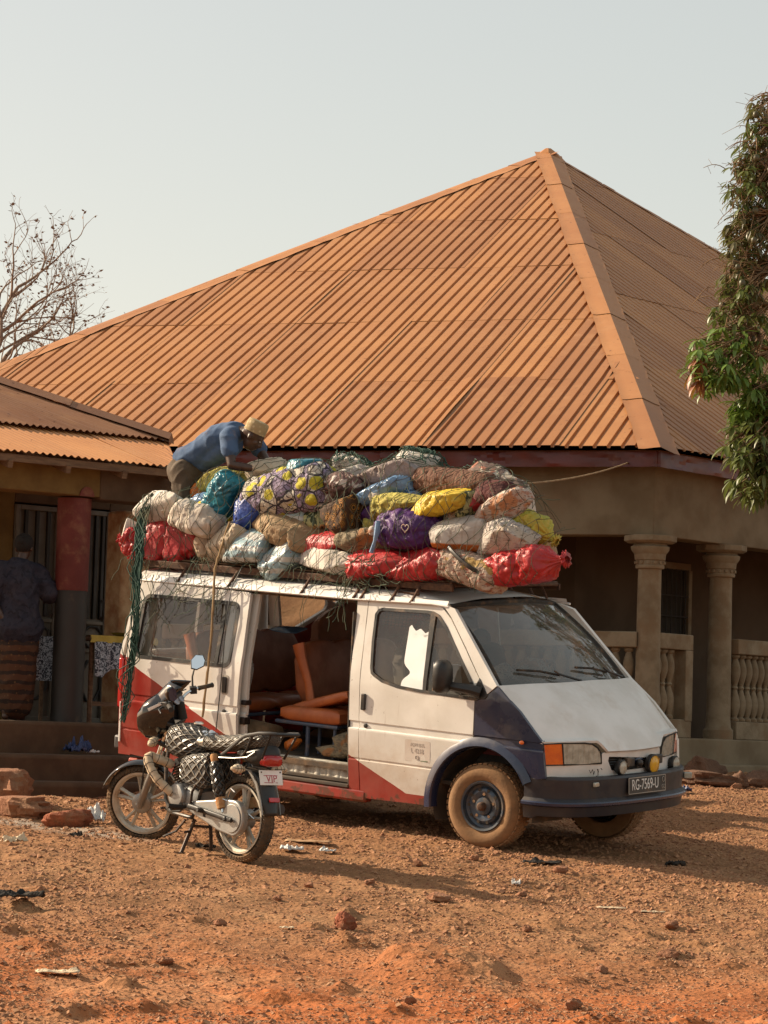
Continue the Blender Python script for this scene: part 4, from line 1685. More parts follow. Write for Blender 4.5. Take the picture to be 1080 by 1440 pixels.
def wheel(c, side, steer=0.0, front=True):
    """side -1: outer face towards -y"""
    w_ = empty('wheel')
    w_.parent = van
    w_.matrix_local = Matrix.Translation(c) @ Matrix.Rotation(R(steer), 4, 'Z') @ Matrix.Diagonal((1, -side, 1, 1))
    # build with outer face at -y
    Ro, Ri, hw = 0.327, 0.195, 0.098
    g_ = G()
    g_.lathe([(Ri, -hw + .012), (Ri + .03, -hw - .006), (Ro - .06, -hw - .012), (Ro - .02, -hw + .004), (Ro - .004, -hw + .03), (Ro, -hw + .06), (Ro, hw - .06), (Ro - .02, hw - .004), (Ri + .03, hw + .006), (Ri, hw - .012)], (0, 0, 0), (0, 1, 0), 48, cap=False)
    for k in range(44):
        a = 2 * math.pi * k / 44
        for yy, sh in ((-0.065, 0), (-0.022, .5), (0.022, 0), (0.065, .5)):
            aa_ = a + sh * 2 * math.pi / 44
            rot = Matrix.Rotation(-aa_, 3, 'Y')
            p = rot @ Vector((Ro - 0.002, yy, 0))
            g_.box(p, (0.010, 0.036, 0.032), rot)
    g_.build('tyre', MT['tyre_dusty'], w_, angle=40)
    g_ = G()
    g_.lathe([(Ri + .002, -hw + .012), (Ri - .006, -hw - .002), (Ri - .02, -hw + .002), (Ri - .028, -hw + .04), (0.145, -hw + .05), (0.135, -hw + .03), (0.115, -hw + .018), (0.085, -hw + .022), (0.07, -hw + .03), (0.066, -hw + .012), (0.04, -hw + .006), (0.0, -hw + .006)], (0, 0, 0), (0, 1, 0), 40, cap=False)
    g_.lathe([(Ri - .02, -hw + .03), (Ri - .03, hw)], (0, 0, 0), (0, 1, 0), 40, cap=False)
    rim_ = g_.build('rim', MT['steel_blue'], w_, angle=30)
    g_ = G()
    for k in range(5):
        a = 2 * math.pi * k / 5 + 0.3
        g_ = G()
        g_.lathe([(0.013, 0), (0.013, -0.014), (0.009, -0.02), (0, -.02)], (0.092 * math.cos(a), -hw + .018, 0.092 * math.sin(a)), (0, -1, 0), 6)
        g_.build('wheel_nut', MT['chrome'], w_)
    g_ = G()
    for k in range(10):
        a = 2 * math.pi * k / 10
        g_ = G()
        g_.lathe([(0.013, 0), (0.013, 0.003)], (0.128 * math.cos(a), -hw + .021, 0.128 * math.sin(a)), (0, -1, 0), 10)
        g_.build('vent_hole', MT['dark_void'], w_)
    g_ = G()
    g_.lathe([(0.036, 0), (0.034, 0.03), (0.02, 0.045), (0, .047)], (0, -hw + .008, 0), (0, -1, 0), 16)
    g_.build('hub_cap', MT['rust'], w_)
    return w_


wheel((0.0, -0.845, 0.327), -1, 4)
wheel((0.0, 0.815, 0.274), 1, 4)
wheel((-2.835, -0.80, 0.327), -1)
wheel((-2.835, 0.78, 0.274), 1)
g = G()
g.tube([(0, -0.7, .30), (0, 0.7, .26)], 0.04, 8)
g.tube([(-2.835, -0.7, .32), (-2.835, 0.7, .27)], 0.05, 8)
g.ball((-2.835, 0, .3), (.14, .14, .13))
g.tube([(-2.835, 0.0, .3), (-0.6, 0.0, .38)], 0.035, 8)
g.box((-1.7, 0.0, .36), (3.6, 1.5, .06))
g.tube([(-3.7, .5, .3), (-1.2, .45, .3)], 0.03, 8)
g.build('chassis', MT['rust'], van)
# belly shield behind the bumper
g = G()
g.add([(0.42, -.9, .34), (0.42, .9, .34), (0.80, .6, .36), (0.80, -.6, .36), (0.42, -.9, .6), (0.42, .9, .6)], [(0, 1, 2, 3), (0, 4, 5, 1)])
g.build('underbody', MT['interior_dark'], van)

# ---- door mirrors


def mirror(s):
    m_ = empty('mirror')
    m_.parent = van
    g_ = G()
    c = Vector((-0.34 if s < 0 else -0.27, s * 1.085, 1.30 if s < 0 else 1.325))
    rings = []
    for t, sc in ((0.0, .93), (0.25, 1.0), (0.6, .96), (0.85, .8), (1.0, .5)):
        rg = []
        for k in range(20):
            a = 2 * math.pi * k / 20
            ca, sa = math.cos(a), math.sin(a)
            rg.append(c + Vector((0.10 * t - 0.02, s * -0.0 + 0.088 * sc * math.copysign(abs(ca) ** .6, ca), 0.132 * sc * math.copysign(abs(sa) ** .6, sa))))
        rings.append(rg)
    g_.loft(rings)
    g_.build('housing', MT['black_plastic'], m_, angle=50)
    g_ = G()
    g_.box(c + Vector((-0.022, 0, 0)), (0.006, 0.14, 0.22))
    g_.build('mirror_glass', MT['mirror'], m_, bevel=0.002)
    g_ = G()
    g_.tube([c + Vector((0.05, -s * 0.05, -0.07)), Vector((-0.10, s * 1.0, 1.215)), Vector((-0.04, s * 0.965, 1.20))], [0.035, 0.042, 0.045], 10)
    g_.prism([(-0.10, s * .972, 1.145), (0.005, s * .972, 1.150), (0.03, s * .97, 1.18), (-0.01, s * .966, 1.24), (-0.07, s * .958, 1.31), (-0.11, s * .962, 1.22)], (0, -s * 0.02, 0))
    g_.build('mirror_arm', MT['black_plastic'], m_, bevel=0.006)


mirror(-1)
mirror(1)

# ---- roof rack
rack = empty('roof_rack')
rack.parent = van
g = G()
for y in (-0.72, -0.36, 0.0, 0.36, 0.72):
    g.tube([(-3.86, y, 1.975), (-0.52, y, 1.985)], 0.017, 7)
g.build('rail', MT['rust'], rack)
for k in range(9):
    x = -3.82 + k * 0.41
    g = G()
    g.tube([(x, -0.74, 1.995), (x, 0.74, 1.995)], 0.016, 7)
    g.build('crossbar', MT['rust'], rack)
for x in (-3.28, -2.72, -1.94, -1.40, -1.33, -1.03, -0.83):
    for s in (-1, 1):
        g = G()
        g.tube([(x, s * 0.72, 1.985), (x, s * 0.775, 1.93), (x, s * 0.845, 1.850), (x, s * 0.872, 1.828)], 0.013, 6)
        g.build('rack_foot', MT['rust'], rack)
g = G()
g.tube([(-1.03, -0.76, 1.90), (-0.83, -0.76, 1.895)], 0.012, 6)
g.tube([(-0.60, 0.6, 1.98), (-0.57, 0.66, 1.86)], 0.011, 6)
g.tube([(-0.52, -0.72, 1.985), (-0.52, 0.72, 1.985)], 0.014, 6)
g.build('rack_brace', MT['rust'], rack)
for s in (-1, 1):
    g = G()
    g.box((-2.19, s * 0.745, 1.965), (3.36, 0.022, 0.055))
    g.build('side_rail', MT['rust'], rack, bevel=0.004)
g = G()
g.box((-2.2, 0, 2.008), (3.1, 1.36, 0.012))
g.build('rack_board', MT['wood'], rack)

# ---- interior
g = G()
g.box((-2.2, 0.0, 0.475), (3.0, 1.80, 0.04))
g.box((-0.3, 0.0, 0.46), (0.9, 1.7, 0.03))
g.build('cabin_floor', MT['interior_dark'], van)
g = G()


def tread(u, v):
    w_ = 0.011 * abs(math.sin(u * 11 * math.pi)) ** .5 * (0.6 + 0.4 * math.sin(u * 41))
    return (-2.05 + 0.74 * u, -0.855 - w_ - 0.02 * (1 - v), 0.372 + 0.125 * v)


g.grid(tread, 90, 3)
g.build('step_riser', MT['tread_plate'], van, angle=20)
g = G()
g.box((-1.70, -0.83, 0.500), (0.80, 0.06, 0.014))
g.build('step_nosing', MT['tread_plate'], van, bevel=0.004)
g = G()
g.box((-2.25, 0, 1.80), (2.8, 1.62, 0.02))
g.build('headlining', MT['interior_dark'], van)


def cushion(name, c, d, rot, mt, par, seams=0):
    g_ = G()
    x, y, z = d
    nn = 10

    def face(u, v, top):
        px = (u - .5) * x
        py = (v - .5) * y
        e = (1 - (2 * abs(u - .5)) ** 6) * (1 - (2 * abs(v - .5)) ** 6)
        dent = 0.010 * seams * (abs(math.sin(math.pi * (v * max(1, seams)))) ** .4 - 1) if seams else 0
        return rot @ Vector((px, py, (z * .5 * (0.55 + 0.45 * e ** .35) + dent) * top)) + Vector(c)
    g_.grid(lambda u, v: face(u, v, 1), 14, 24)
    g_.grid(lambda u, v: face(1 - u, v, -1), 14, 24)
    b0 = len(g_.v) // 2
    W_ = 15
    ring = [i for i in range(15)] + [15 * j + 14 for j in range(1, 25)] + [15 * 24 + i for i in range(13, -1, -1)] + [15 * j for j in range(23, 0, -1)]

    def other(i):
        r_, c_ = divmod(i, 15)
        return b0 + r_ * 15 + (14 - c_)
    for k in range(len(ring)):
        a, b = ring[k], ring[(k + 1) % len(ring)]
        g_.f.append((a, other(a), other(b), b))
        g_.m.append(0)
    return g_.build(name, mt, par, angle=60)


I3 = Matrix.Identity(3)


def bench(x, y0, y1, back_h, lean, name='bench_seat', folded=False, bm='seat_brown'):
    s_ = empty(name)
    s_.parent = van
    yc, wy = (y0 + y1) / 2, y1 - y0
    cushion('seat_cushion', (x + 0.20, yc, 0.83), (0.46, wy, 0.12), I3, MT['seat_leather'], s_, 3)
    cushion('backrest', (x - 0.07 - 0.1, yc, 0.86 + back_h / 2), (0.10, wy, back_h), Matrix.Rotation(R(lean), 3, 'Y'), MT[bm], s_, 3)
    # padded orange end of the backrest
    g_ = G()
    a = Vector((x - 0.03, y0 - 0.012, 0.90))
    b = Vector((x - 0.20, y0 - 0.012, 0.86 + back_h))
    g_.tube([a, a.lerp(b, .35) + Vector((.02, 0, 0)), a.lerp(b, .7), b + Vector((0.01, 0, -.03))], [0.045, 0.038, 0.05, 0.062], 10, squash=(1, .6, 1))
    g_.build('side_pad', MT['seat_leather'], s_)
    g_ = G()
    g_.tube([(x - 0.03, y0, .755), (x + .42, y0, .755), (x + .42, y1, .755), (x - .03, y1, .755)], 0.016, 8, closed=True)
    for yy in (y0 + .06, y1 - .06):
        g_.tube([(x + .36, yy, .755), (x + .36, yy, .50)], 0.016, 8)
        g_.tube([(x + .02, yy, .755), (x + .02, yy, .50)], 0.016, 8)
    g_.build('seat_frame', MT['frame_blue'], s_)
    return s_


bench(-3.15, -0.60, 0.80, 0.56, -8)
b2 = bench(-2.02, -0.52, 0.80, 0.56, -8)
# front cab seats
for yc in (-0.46, 0.46):
    s_ = empty('cab_seat')
    s_.parent = van
    cushion('seat_cushion', (-0.72, yc, 0.86), (0.48, 0.5, 0.14), I3, MT['interior_dark'], s_)
    cushion('backrest', (-1.02, yc, 1.18), (0.12, 0.48, 0.58), Matrix.Rotation(R(-10), 3, 'Y'), MT['interior_dark'], s_)
    g = G()
    g.ball((-1.08, yc, 1.50), (.05, .13, .085))
    g.build('headrest', MT['interior_dark'], s_)
# single jump seat whose flap is tilted up beside the door
js = empty('jump_seat')
js.parent = van
cushion('seat_cushion', (-1.93, -0.52, 0.832), (0.62, 0.34, 0.125), I3, MT['seat_leather'], js)
cushion('seat_flap', (-1.88, -0.49, 0.945), (0.60, 0.30, 0.085), Matrix.Rotation(R(-16), 3, 'Y'), MT['seat_leather'], js)
g = G()
g.tube([(-2.30, -0.66, .755), (-1.66, -0.66, .755), (-1.62, -0.34, .755), (-2.30, -0.34, .755)], 0.017, 8, closed=True)
g.tube([(-1.98, -0.64, .755), (-1.98, -0.64, .49)], 0.018, 8)
g.tube([(-1.70, -0.64, .755), (-1.70, -0.64, .49)], 0.014, 8)
g.build('seat_frame', MT['frame_blue'], js)
# dashboard, steering wheel
g = G()
g.loft([[(-0.30, y, .98), (-0.33, y, 1.16), (-0.20, y, 1.25), (0.10, y, 1.235), (0.16, y, 1.0)] for y in np.linspace(-0.84, 0.84, 5)])
g.build('dashboard', MT['black_plastic'], van, bevel=0.015)
g = G()
rot = Matrix.Rotation(R(-55), 3, 'Y')
cc = Vector((-0.47, 0.42, 1.22))
g.tube([cc + rot @ Vector((0.19 * math.cos(a), 0.19 * math.sin(a), 0)) for a in [k * math.pi / 12 for k in range(24)]], 0.014, 8, closed=True)
for a in (0.3, 2.4, 4.7):
    g.tube([cc - Vector((0, 0, .03)), cc + rot @ Vector((0.19 * math.cos(a), 0.19 * math.sin(a), 0))], 0.012, 6)
g.tube([cc - Vector((0, 0, .03)), (-0.25, .42, 1.02)], 0.025, 8)
g.build('steering_wheel', MT['black_plastic'], van)
# jagged white sheet added on the door glass, imitating brightness seen through it
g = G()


def bright_patch(u, v):
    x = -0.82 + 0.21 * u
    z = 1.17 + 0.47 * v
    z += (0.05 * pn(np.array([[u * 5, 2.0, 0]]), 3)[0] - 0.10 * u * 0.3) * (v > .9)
    # notch in the left edge
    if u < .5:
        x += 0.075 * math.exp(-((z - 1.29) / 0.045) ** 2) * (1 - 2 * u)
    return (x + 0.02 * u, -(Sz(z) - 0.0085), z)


g.grid(bright_patch, 24, 30)
g.build('window_bright_patch', MT['white_blind_patch'], van)
g = G()
for k in range(14):
    g.tube([(-1.10 + .036 * k, -(Sz(1.6) - .045), 1.62), (-1.10 + .036 * k, -(Sz(1.75) - .045), 1.775)], 0.0022, 4)
for k in range(6):
    z = 1.64 + .025 * k
    g.tube([(-1.12, -(Sz(z) - .045), z), (-0.62, -(Sz(z) - .045), z)], 0.0022, 4)
g.build('window_mesh', MT['dark_metal'], van)
# ------------------------------------------------------------------ cloth and sack materials


def sackmat(name, colfn, rough=0.8, weave=0.0, wr=0.16, wscale=14, spec=0.3, coat=0.0, trans=0.0, dirt=0.35, dcol=(0.24, 0.145, 0.08)):
    m = N(name)
    col = colfn(m)
    d = m.smooth(m.noise(5, 6, 0.65), 0.50, 0.80)
    col = m.mix(m.math('MULTIPLY', d, dirt), col, dcol)
    m.set(color=col, rough=rough, spec=spec, coat=coat)
    if trans:
        m.p.inputs['Subsurface Weight'].default_value = trans
        m.p.inputs['Subsurface Radius'].default_value = (0.02, 0.015, 0.01)
    # crumple: sharp creases
    n1_ = m.noise(wscale, 3, 0.5, dist=0.6)
    rid = m.math('ABSOLUTE', m.math('SUBTRACT', n1_, 0.5))
    n2_ = m.noise(wscale * 2.3, 3, 0.55, dist=0.8, stretch=(1, 1, 0.5))
    rid2 = m.math('ABSOLUTE', m.math('SUBTRACT', n2_, 0.5))
    h = m.math('ADD', m.math('POWER', rid, 0.6), m.math('MULTIPLY', m.math('POWER', rid2, 0.7), 0.45))
    m.bump(h, wr, 0.032)
    if weave:
        wv = m.n('ShaderNodeTexWave')
        wv.inputs['Scale'].default_value = 130
        wv.inputs['Distortion'].default_value = 1.0
        m.link(m.co(), wv.inputs[0])
        m.bump(wv.outputs[1], weave, 0.004)
    return m.mat


def two(c1, c2, sc=5):
    return lambda m: m.mix(m.smooth(m.noise(sc, 5, 0.6), 0.35, 0.65), c1, c2)


def stripes(c1, c2, sc, axis=0, c3=None):
    def f(m):
        x = m.sep()[axis]
        nz = m.noise(6, 2)
        s = m.math('SINE', m.math('MULTIPLY', m.math('ADD', x, m.math('MULTIPLY', nz, 0.05)), sc))
        col = m.mix(m.smooth(s, 0.0, 0.35), c1, c2)
        if c3:
            col = m.mix(m.smooth(m.voro(24), 0.16, 0.12), col, c3)
        return col
    return f


def flower(m):
    v = m.voro(7.5, out=0)
    cc = m.voro(7.5, out=1)
    e = m.voro(7.5, feature='DISTANCE_TO_EDGE')
    e2 = m.voro(19, feature='DISTANCE_TO_EDGE')
    r = m.sep(cc)
    base = m.mix(m.math('GREATER_THAN', r[1], 0.55), (0.26, 0.21, 0.30), (0.50, 0.47, 0.40))
    base = m.mix(m.smooth(e2, 0.05, 0.03), base, (0.05, 0.04, 0.055))
    yel = m.math('MULTIPLY', m.math('GREATER_THAN', r[0], 0.50), m.smooth(v, 0.50, 0.44))
    pet = m.smooth(m.math('ADD', m.voro(30), m.math('MULTIPLY', v, 0.2)), 0.12, 0.42)
    ycol = m.mix(pet, (0.60, 0.48, 0.10), (0.40, 0.36, 0.03))
    base = m.mix(yel, base, ycol)
    return m.mix(m.smooth(e, 0.055, 0.035), base, (0.035, 0.03, 0.04))


def rings(m):
    v = m.voro(13, rand=0.5)
    s = m.math('SINE', m.math('MULTIPLY', v, 34.0))
    col = m.mix(m.smooth(s, -0.1, 0.3), (0.34, 0.155, 0.03), (0.028, 0.018, 0.012))
    return m.mix(m.smooth(v, 0.46, 0.52), col, (0.055, 0.028, 0.015))


def leafy(m):
    v = m.noise(26, 3, 0.5, stretch=(1, 1, 0.5))
    col = m.mix(m.smooth(v, 0.45, 0.52), (0.035, 0.05, 0.025), (0.34, 0.34, 0.16))
    return col


def newsprint(c1, c2, c3):
    def f(m):
        v = m.noise(17, 4, 0.7, stretch=(1, 1, 2.2))
        col = m.mix(m.smooth(v, 0.52, 0.58), c1, c2)
        b = m.noise(5, 2, 0.5)
        col = m.mix(m.smooth(b, 0.58, 0.62), col, c3)
        w_ = m.smooth(m.noise(40, 2, 0.5, stretch=(0.4, 1, 3)), 0.60, 0.64)
        return m.mix(m.math('MULTIPLY', w_, 0.7), col, (0.05, 0.035, 0.03))
    return f


def blotch(c1, c2, c3, sc=12):
    def f(m):
        a = m.noise(sc, 3, 0.5, dist=1.0)
        col = m.mix(m.smooth(a, 0.42, 0.5), c1, c2)
        return m.mix(m.smooth(m.noise(sc * 1.6, 2, 0.5, dist=0.6), 0.58, 0.63), col, c3)
    return f


MT['sk_white'] = sackmat('sk_white', two((0.60, 0.565, 0.51), (0.48, 0.44, 0.385)), weave=0.15, trans=0.06, dirt=0.42)
MT['sk_cream2'] = sackmat('sk_cream2', two((0.56, 0.50, 0.43), (0.45, 0.395, 0.33)), weave=.15, wr=.18, dirt=0.35)
MT['sk_cream'] = sackmat('sk_cream', two((0.56, 0.48, 0.37), (0.45, 0.37, 0.27)), weave=0.1, dirt=0.3)
MT['sk_beige'] = sackmat('sk_beige', two((0.44, 0.35, 0.26), (0.36, 0.27, 0.19)), dirt=0.3)
MT['sk_red'] = sackmat('sk_red', two((0.46, 0.030, 0.034), (0.36, 0.022, 0.026), 7), rough=0.42, wr=0.22, wscale=16, spec=0.4, coat=0.04, trans=0.08, dirt=0.22)
MT['sk_stripe'] = sackmat('sk_stripe', stripes((0.25, 0.36, 0.40), (0.46, 0.47, 0.45), 60, 2, (0.33, 0.10, 0.06)), rough=0.36, wr=0.28, wscale=12, coat=0.12, dirt=0.2)
MT['sk_tan'] = sackmat('sk_tan', two((0.34, 0.24, 0.14), (0.26, 0.175, 0.10)), wr=0.35, wscale=12, dirt=0.25)
MT['sk_teal'] = sackmat('sk_teal', two((0.020, 0.20, 0.27), (0.012, 0.13, 0.19), 9), rough=0.34, wr=0.30, wscale=14, coat=0.12, dirt=0.12)
MT['sk_blue'] = sackmat('sk_blue', two((0.022, 0.065, 0.30), (0.015, 0.04, 0.20), 9), rough=0.34, wr=0.28, wscale=13, coat=0.12, dirt=0.12)
MT['sk_skyblue'] = sackmat('sk_skyblue', two((0.17, 0.29, 0.46), (0.11, 0.2, 0.35), 9), rough=0.22, wr=0.3, wscale=12, coat=0.5, dirt=0.1)
MT['sk_yellowband'] = sackmat('sk_yellowband', two((0.68, 0.46, 0.02), (0.58, 0.37, 0.02)), rough=0.4, dirt=0.15)
MT['sk_olive'] = sackmat('sk_olive', blotch((0.46, 0.40, 0.10), (0.36, 0.31, 0.07), (0.22, 0.20, 0.05), 9), wr=0.35, dirt=0.2)
MT['sk_yellow'] = sackmat('sk_yellow', two((0.66, 0.47, 0.035), (0.55, 0.39, 0.04)), rough=0.45, wr=0.3, dirt=0.18)
MT['sk_yelgreen'] = sackmat('sk_yelgreen', two((0.42, 0.40, 0.06), (0.48, 0.36, 0.05), 6), rough=0.5, wr=0.45, wscale=13, dirt=0.25)
MT['sk_flower'] = sackmat('sk_flower', flower, wr=0.22, wscale=10, dirt=0.15)
MT['sk_rings'] = sackmat('sk_rings', rings, wr=0.18, wscale=10, dirt=0.1)
MT['sk_leafy'] = sackmat('sk_leafy', leafy, wr=0.2, dirt=0.15)
MT['sk_clothes'] = sackmat('sk_clothes', blotch((0.07, 0.045, 0.04), (0.16, 0.10, 0.09), (0.55, 0.5, 0.46), 8), wr=0.45, wscale=14, dirt=0.15)
MT['sk_greystuff'] = sackmat('sk_greystuff', two((0.46, 0.43, 0.40), (0.33, 0.30, 0.28), 9), wr=0.4, dirt=0.2)
MT['sk_velvet'] = sackmat('sk_velvet', two((0.22, 0.18, 0.17), (0.30, 0.25, 0.235), 10), wr=0.4, wscale=12, dirt=0.12)
MT['sk_brown'] = sackmat('sk_brown', stripes((0.16, 0.075, 0.045), (0.10, 0.045, 0.028), 210, 0), wr=0.3, wscale=24, dirt=0.2)
MT['sk_purple'] = sackmat('sk_purple', two((0.075, 0.022, 0.13), (0.05, 0.015, 0.09)), rough=0.55, wr=0.25, wscale=9, dirt=0.10)
MT['sk_logo'] = sackmat('sk_logo', newsprint((0.20, 0.16, 0.10), (0.14, 0.11, 0.075), (0.28, 0.13, 0.05)), wr=0.25, dirt=0.25)
MT['sk_news'] = sackmat('sk_news', newsprint((0.42, 0.33, 0.26), (0.30, 0.13, 0.09), (0.40, 0.26, 0.09)), wr=0.3, dirt=0.2)
MT['sk_pink'] = sackmat('sk_pink', newsprint((0.44, 0.37, 0.32), (0.36, 0.19, 0.13), (0.42, 0.20, 0.10)), wr=0.3, dirt=0.2)
MT['sk_plaid'] = sackmat('sk_plaid', blotch((0.48, 0.42, 0.34), (0.16, 0.11, 0.09), (0.36, 0.15, 0.10), 9), wr=0.3, dirt=0.15)
MT['sk_darkred'] = sackmat('sk_darkred', blotch((0.10, 0.025, 0.022), (0.06, 0.018, 0.016), (0.13, 0.05, 0.04), 12), wr=0.35, dirt=0.1)
MT['sk_greyw'] = sackmat('sk_greyw', newsprint((0.44, 0.40, 0.36), (0.33, 0.28, 0.26), (0.46, 0.38, 0.30)), wr=0.35, weave=0.1, dirt=0.25)


def whor_col(m):
    z = m.sep()[2]
    up = two((0.50, 0.47, 0.43), (0.38, 0.345, 0.31), 7)(m)
    col = m.mix(m.smooth(m.math('ADD', z, m.math('MULTIPLY', m.noise(4), 0.05)), -0.030, -0.042), up, (0.46, 0.14, 0.03))
    g_ = m.math('SINE', m.math('MULTIPLY', m.sep()[0], 70.0))
    return m.mix(m.math('MULTIPLY', m.smooth(g_, 0.8, 0.95), 0.4), col, (0.3, 0.25, 0.2))


MT['sk_whor'] = sackmat('sk_whor', whor_col, weave=0.1, wr=0.3, dirt=0.2)
MT['sk_orange'] = sackmat('sk_orange', two((0.56, 0.16, 0.02), (0.45, 0.12, 0.02)), rough=0.35, dirt=0.12)
MT['twine'] = pm('twine', (0.30, 0.20, 0.10), (0.22, 0.14, 0.07), rough=0.95)
MT['net_green'] = pm('net_green', (0.050, 0.080, 0.052), (0.075, 0.085, 0.05), scale=12, rough=0.9, dust=0.2)
MT['net_teal'] = pm('net_teal', (0.02, 0.06, 0.045), (0.03, 0.075, 0.055), scale=12, rough=0.9, dust=0.1)
MT['net_brown'] = pm('net_brown', (0.085, 0.06, 0.035), (0.06, 0.05, 0.03), scale=12, rough=0.9)

ALLBAGS = []
BAG_GROUP = 'bundles and sacks roped on the minibus roof'


def bag(name, label, cat, a, b, y, th, mt, dy=None, seed=0, neck=None, lump=0.05, wr=0.036, pw=3.2, ce=2.5, cinch=(), yaw=0.0, NU=70, NV=70, group=BAG_GROUP, press=True, tilt0=False):
    a = Vector((a[0], y, a[1]))
    b = Vector((b[0], y, b[1]))
    c = (a + b) / 2
    ax = (b - a)
    L = ax.length
    ax.normalize()
    dep = Vector((0, 1, 0))
    if yaw:
        ax = Matrix.Rotation(R(yaw), 3, 'Z') @ ax
        dep = Matrix.Rotation(R(yaw), 3, 'Z') @ dep
    up = dep.cross(ax) * -1
    if up.z < 0 and abs(ax.z) < 0.8:
        up = -up
    th *= 1.20 if group == BAG_GROUP else 1.1
    dy = (dy or th * 1.15)
    L *= 1.07
    jr_ = random.Random(seed * 13 + 5)
    tilt_ = jr_.uniform(-7, 7) if group == BAG_GROUP and L > .3 and not tilt0 else 0.0
    ax = Matrix.Rotation(R(tilt_), 3, 'Y') @ ax
    s = np.sin(np.linspace(-1, 1, NV) * math.pi / 2)
    s = 0.55 * s + 0.45 * np.linspace(-1, 1, NV)
    A = np.linspace(0, 2 * math.pi, NU, endpoint=False)
    Sg, Ag = np.meshgrid(s, A, indexing='ij')
    ends = np.clip(1 - np.abs(Sg) ** pw, 0, 1) ** (1 / pw)
    if neck is not None:
        e = 1 if neck > 0 else -1
        t = Sg * e
        tap = 1 - sstep(0.35, 0.86, t) * 0.80 + sstep(0.90, 1.0, t) * 0.30
        back = np.clip(1 - np.clip(-t, 0, 1) ** pw, 0, 1) ** (1 / pw)
        prof = np.where(t > 0, tap, back) * np.where(t > 0.985, 0.4, 1)
    else:
        prof = ends
    for (q, amt, wd) in cinch:
        prof = prof * (1 - amt * np.exp(-((Sg - q) / wd) ** 2))
    ca, sa = np.cos(Ag), np.sin(Ag)
    X = np.sign(ca) * np.abs(ca) ** (2 / ce)
    Y = np.sign(sa) * np.abs(sa) ** (2 / ce)
    P = np.stack([Sg * L / 2, X * prof * dy / 2, Y * prof * th / 2], -1).reshape(-1, 3)
    rad = np.stack([Sg * 0.25 * 0, X, Y], -1).reshape(-1, 3)
    rad /= np.maximum(np.linalg.norm(rad, axis=1), 1e-6)[:, None]
    Q = P / th
    so = np.array([seed * 7.31, seed * 3.17, seed * 1.7])
    lo = fbm(Q * 1.3 + so, 2, 1)
    warp = np.stack([pn(Q * 2 + so, 5), pn(Q * 2 + so, 6), pn(Q * 2 + so, 7)], 1) * 0.35
    r1 = (1 - np.abs(pn((Q + warp) * 2.1 + so, 11))) ** 9
    r2 = (1 - np.abs(pn((Q + warp) * np.array([1.2, 5.5, 5.5]) + so, 12))) ** 4
    r3 = (1 - np.abs(pn((Q + warp * .6) * 4.6 + so, 14))) ** 8
    fold = -wr * r1 * 1.2 + wr * 0.55 * (r2 - 0.35) - wr * 0.55 * r3
    fold = fold + 0.022 * np.sin(Ag.ravel() * 9 + 4 * pn(Q * 1.5 + so, 16)) * sstep(.55, .9, np.abs(Sg.ravel()))
    if neck is not None:
        gat = np.sin(Ag.ravel() * 13 + 3 * pn(Q * 2 + so, 15)) * sstep(0.25, 0.7, (Sg * e).ravel())
        fold = fold + 0.035 * gat
    pr = prof.ravel()
    disp = (lump * lo + fold) * th * np.clip(pr * 1.6, 0, 1)
    for (q, amt, wd) in cinch:
        disp += 0.03 * th * np.sin(Ag.ravel() * 11 + q * 9) * np.exp(-((Sg.ravel() - q) / (wd * 2.2)) ** 2)
    P = P + rad * disp[:, None]
    P[:, 0] += (0.05 * th * pn(Q * 1.7 + so, 19)) * np.clip(pr, 0, 1)
    # sides pressed flat where the bag is jammed against its neighbours
    hd = np.array([L / 2, dy / 2, th / 2])
    Un = P / hd
    for q in range(7):
        v_ = np.array([jr_.uniform(-.9, .9), jr_.uniform(-1, .6), jr_.uniform(-1, 1)])
        v_ /= np.linalg.norm(v_)
        lim = jr_.uniform(.62, .84)
        ex = np.maximum(0, Un @ v_ - lim)
        Un = Un - v_[None] * (ex * .82)[:, None]
    if neck is None and press:
        P = Un * hd
    # settle: lower side flattens under its own weight
    P[:, 2] = np.where(P[:, 2] < -0.36 * th, -0.36 * th + (P[:, 2] + 0.36 * th) * 0.5, P[:, 2])
    Rm = np.array([[ax.x, dep.x, up.x], [ax.y, dep.y, up.y], [ax.z, dep.z, up.z]])
    F = []
    for j in range(NV - 1):
        k = np.arange(NU)
        F.append(np.stack([j * NU + k, j * NU + (k + 1) % NU, (j + 1) * NU + (k + 1) % NU, (j + 1) * NU + k], 1))
    F = np.concatenate(F)
    o = np_obj(name, P @ Rm.T, F, MT[mt])
    o.matrix_world = VM @ Matrix.Translation(c)
    tag(o, label, cat, group)
    ALLBAGS.append((P @ Rm.T + np.array(c), F))
    o['_'] = 0
    del o['_']
    return o, c, ax, up, dep


def on_bag(o, mesh_g, name, mt, **kw):
    return mesh_g.build(name, MT[mt], o, **kw)


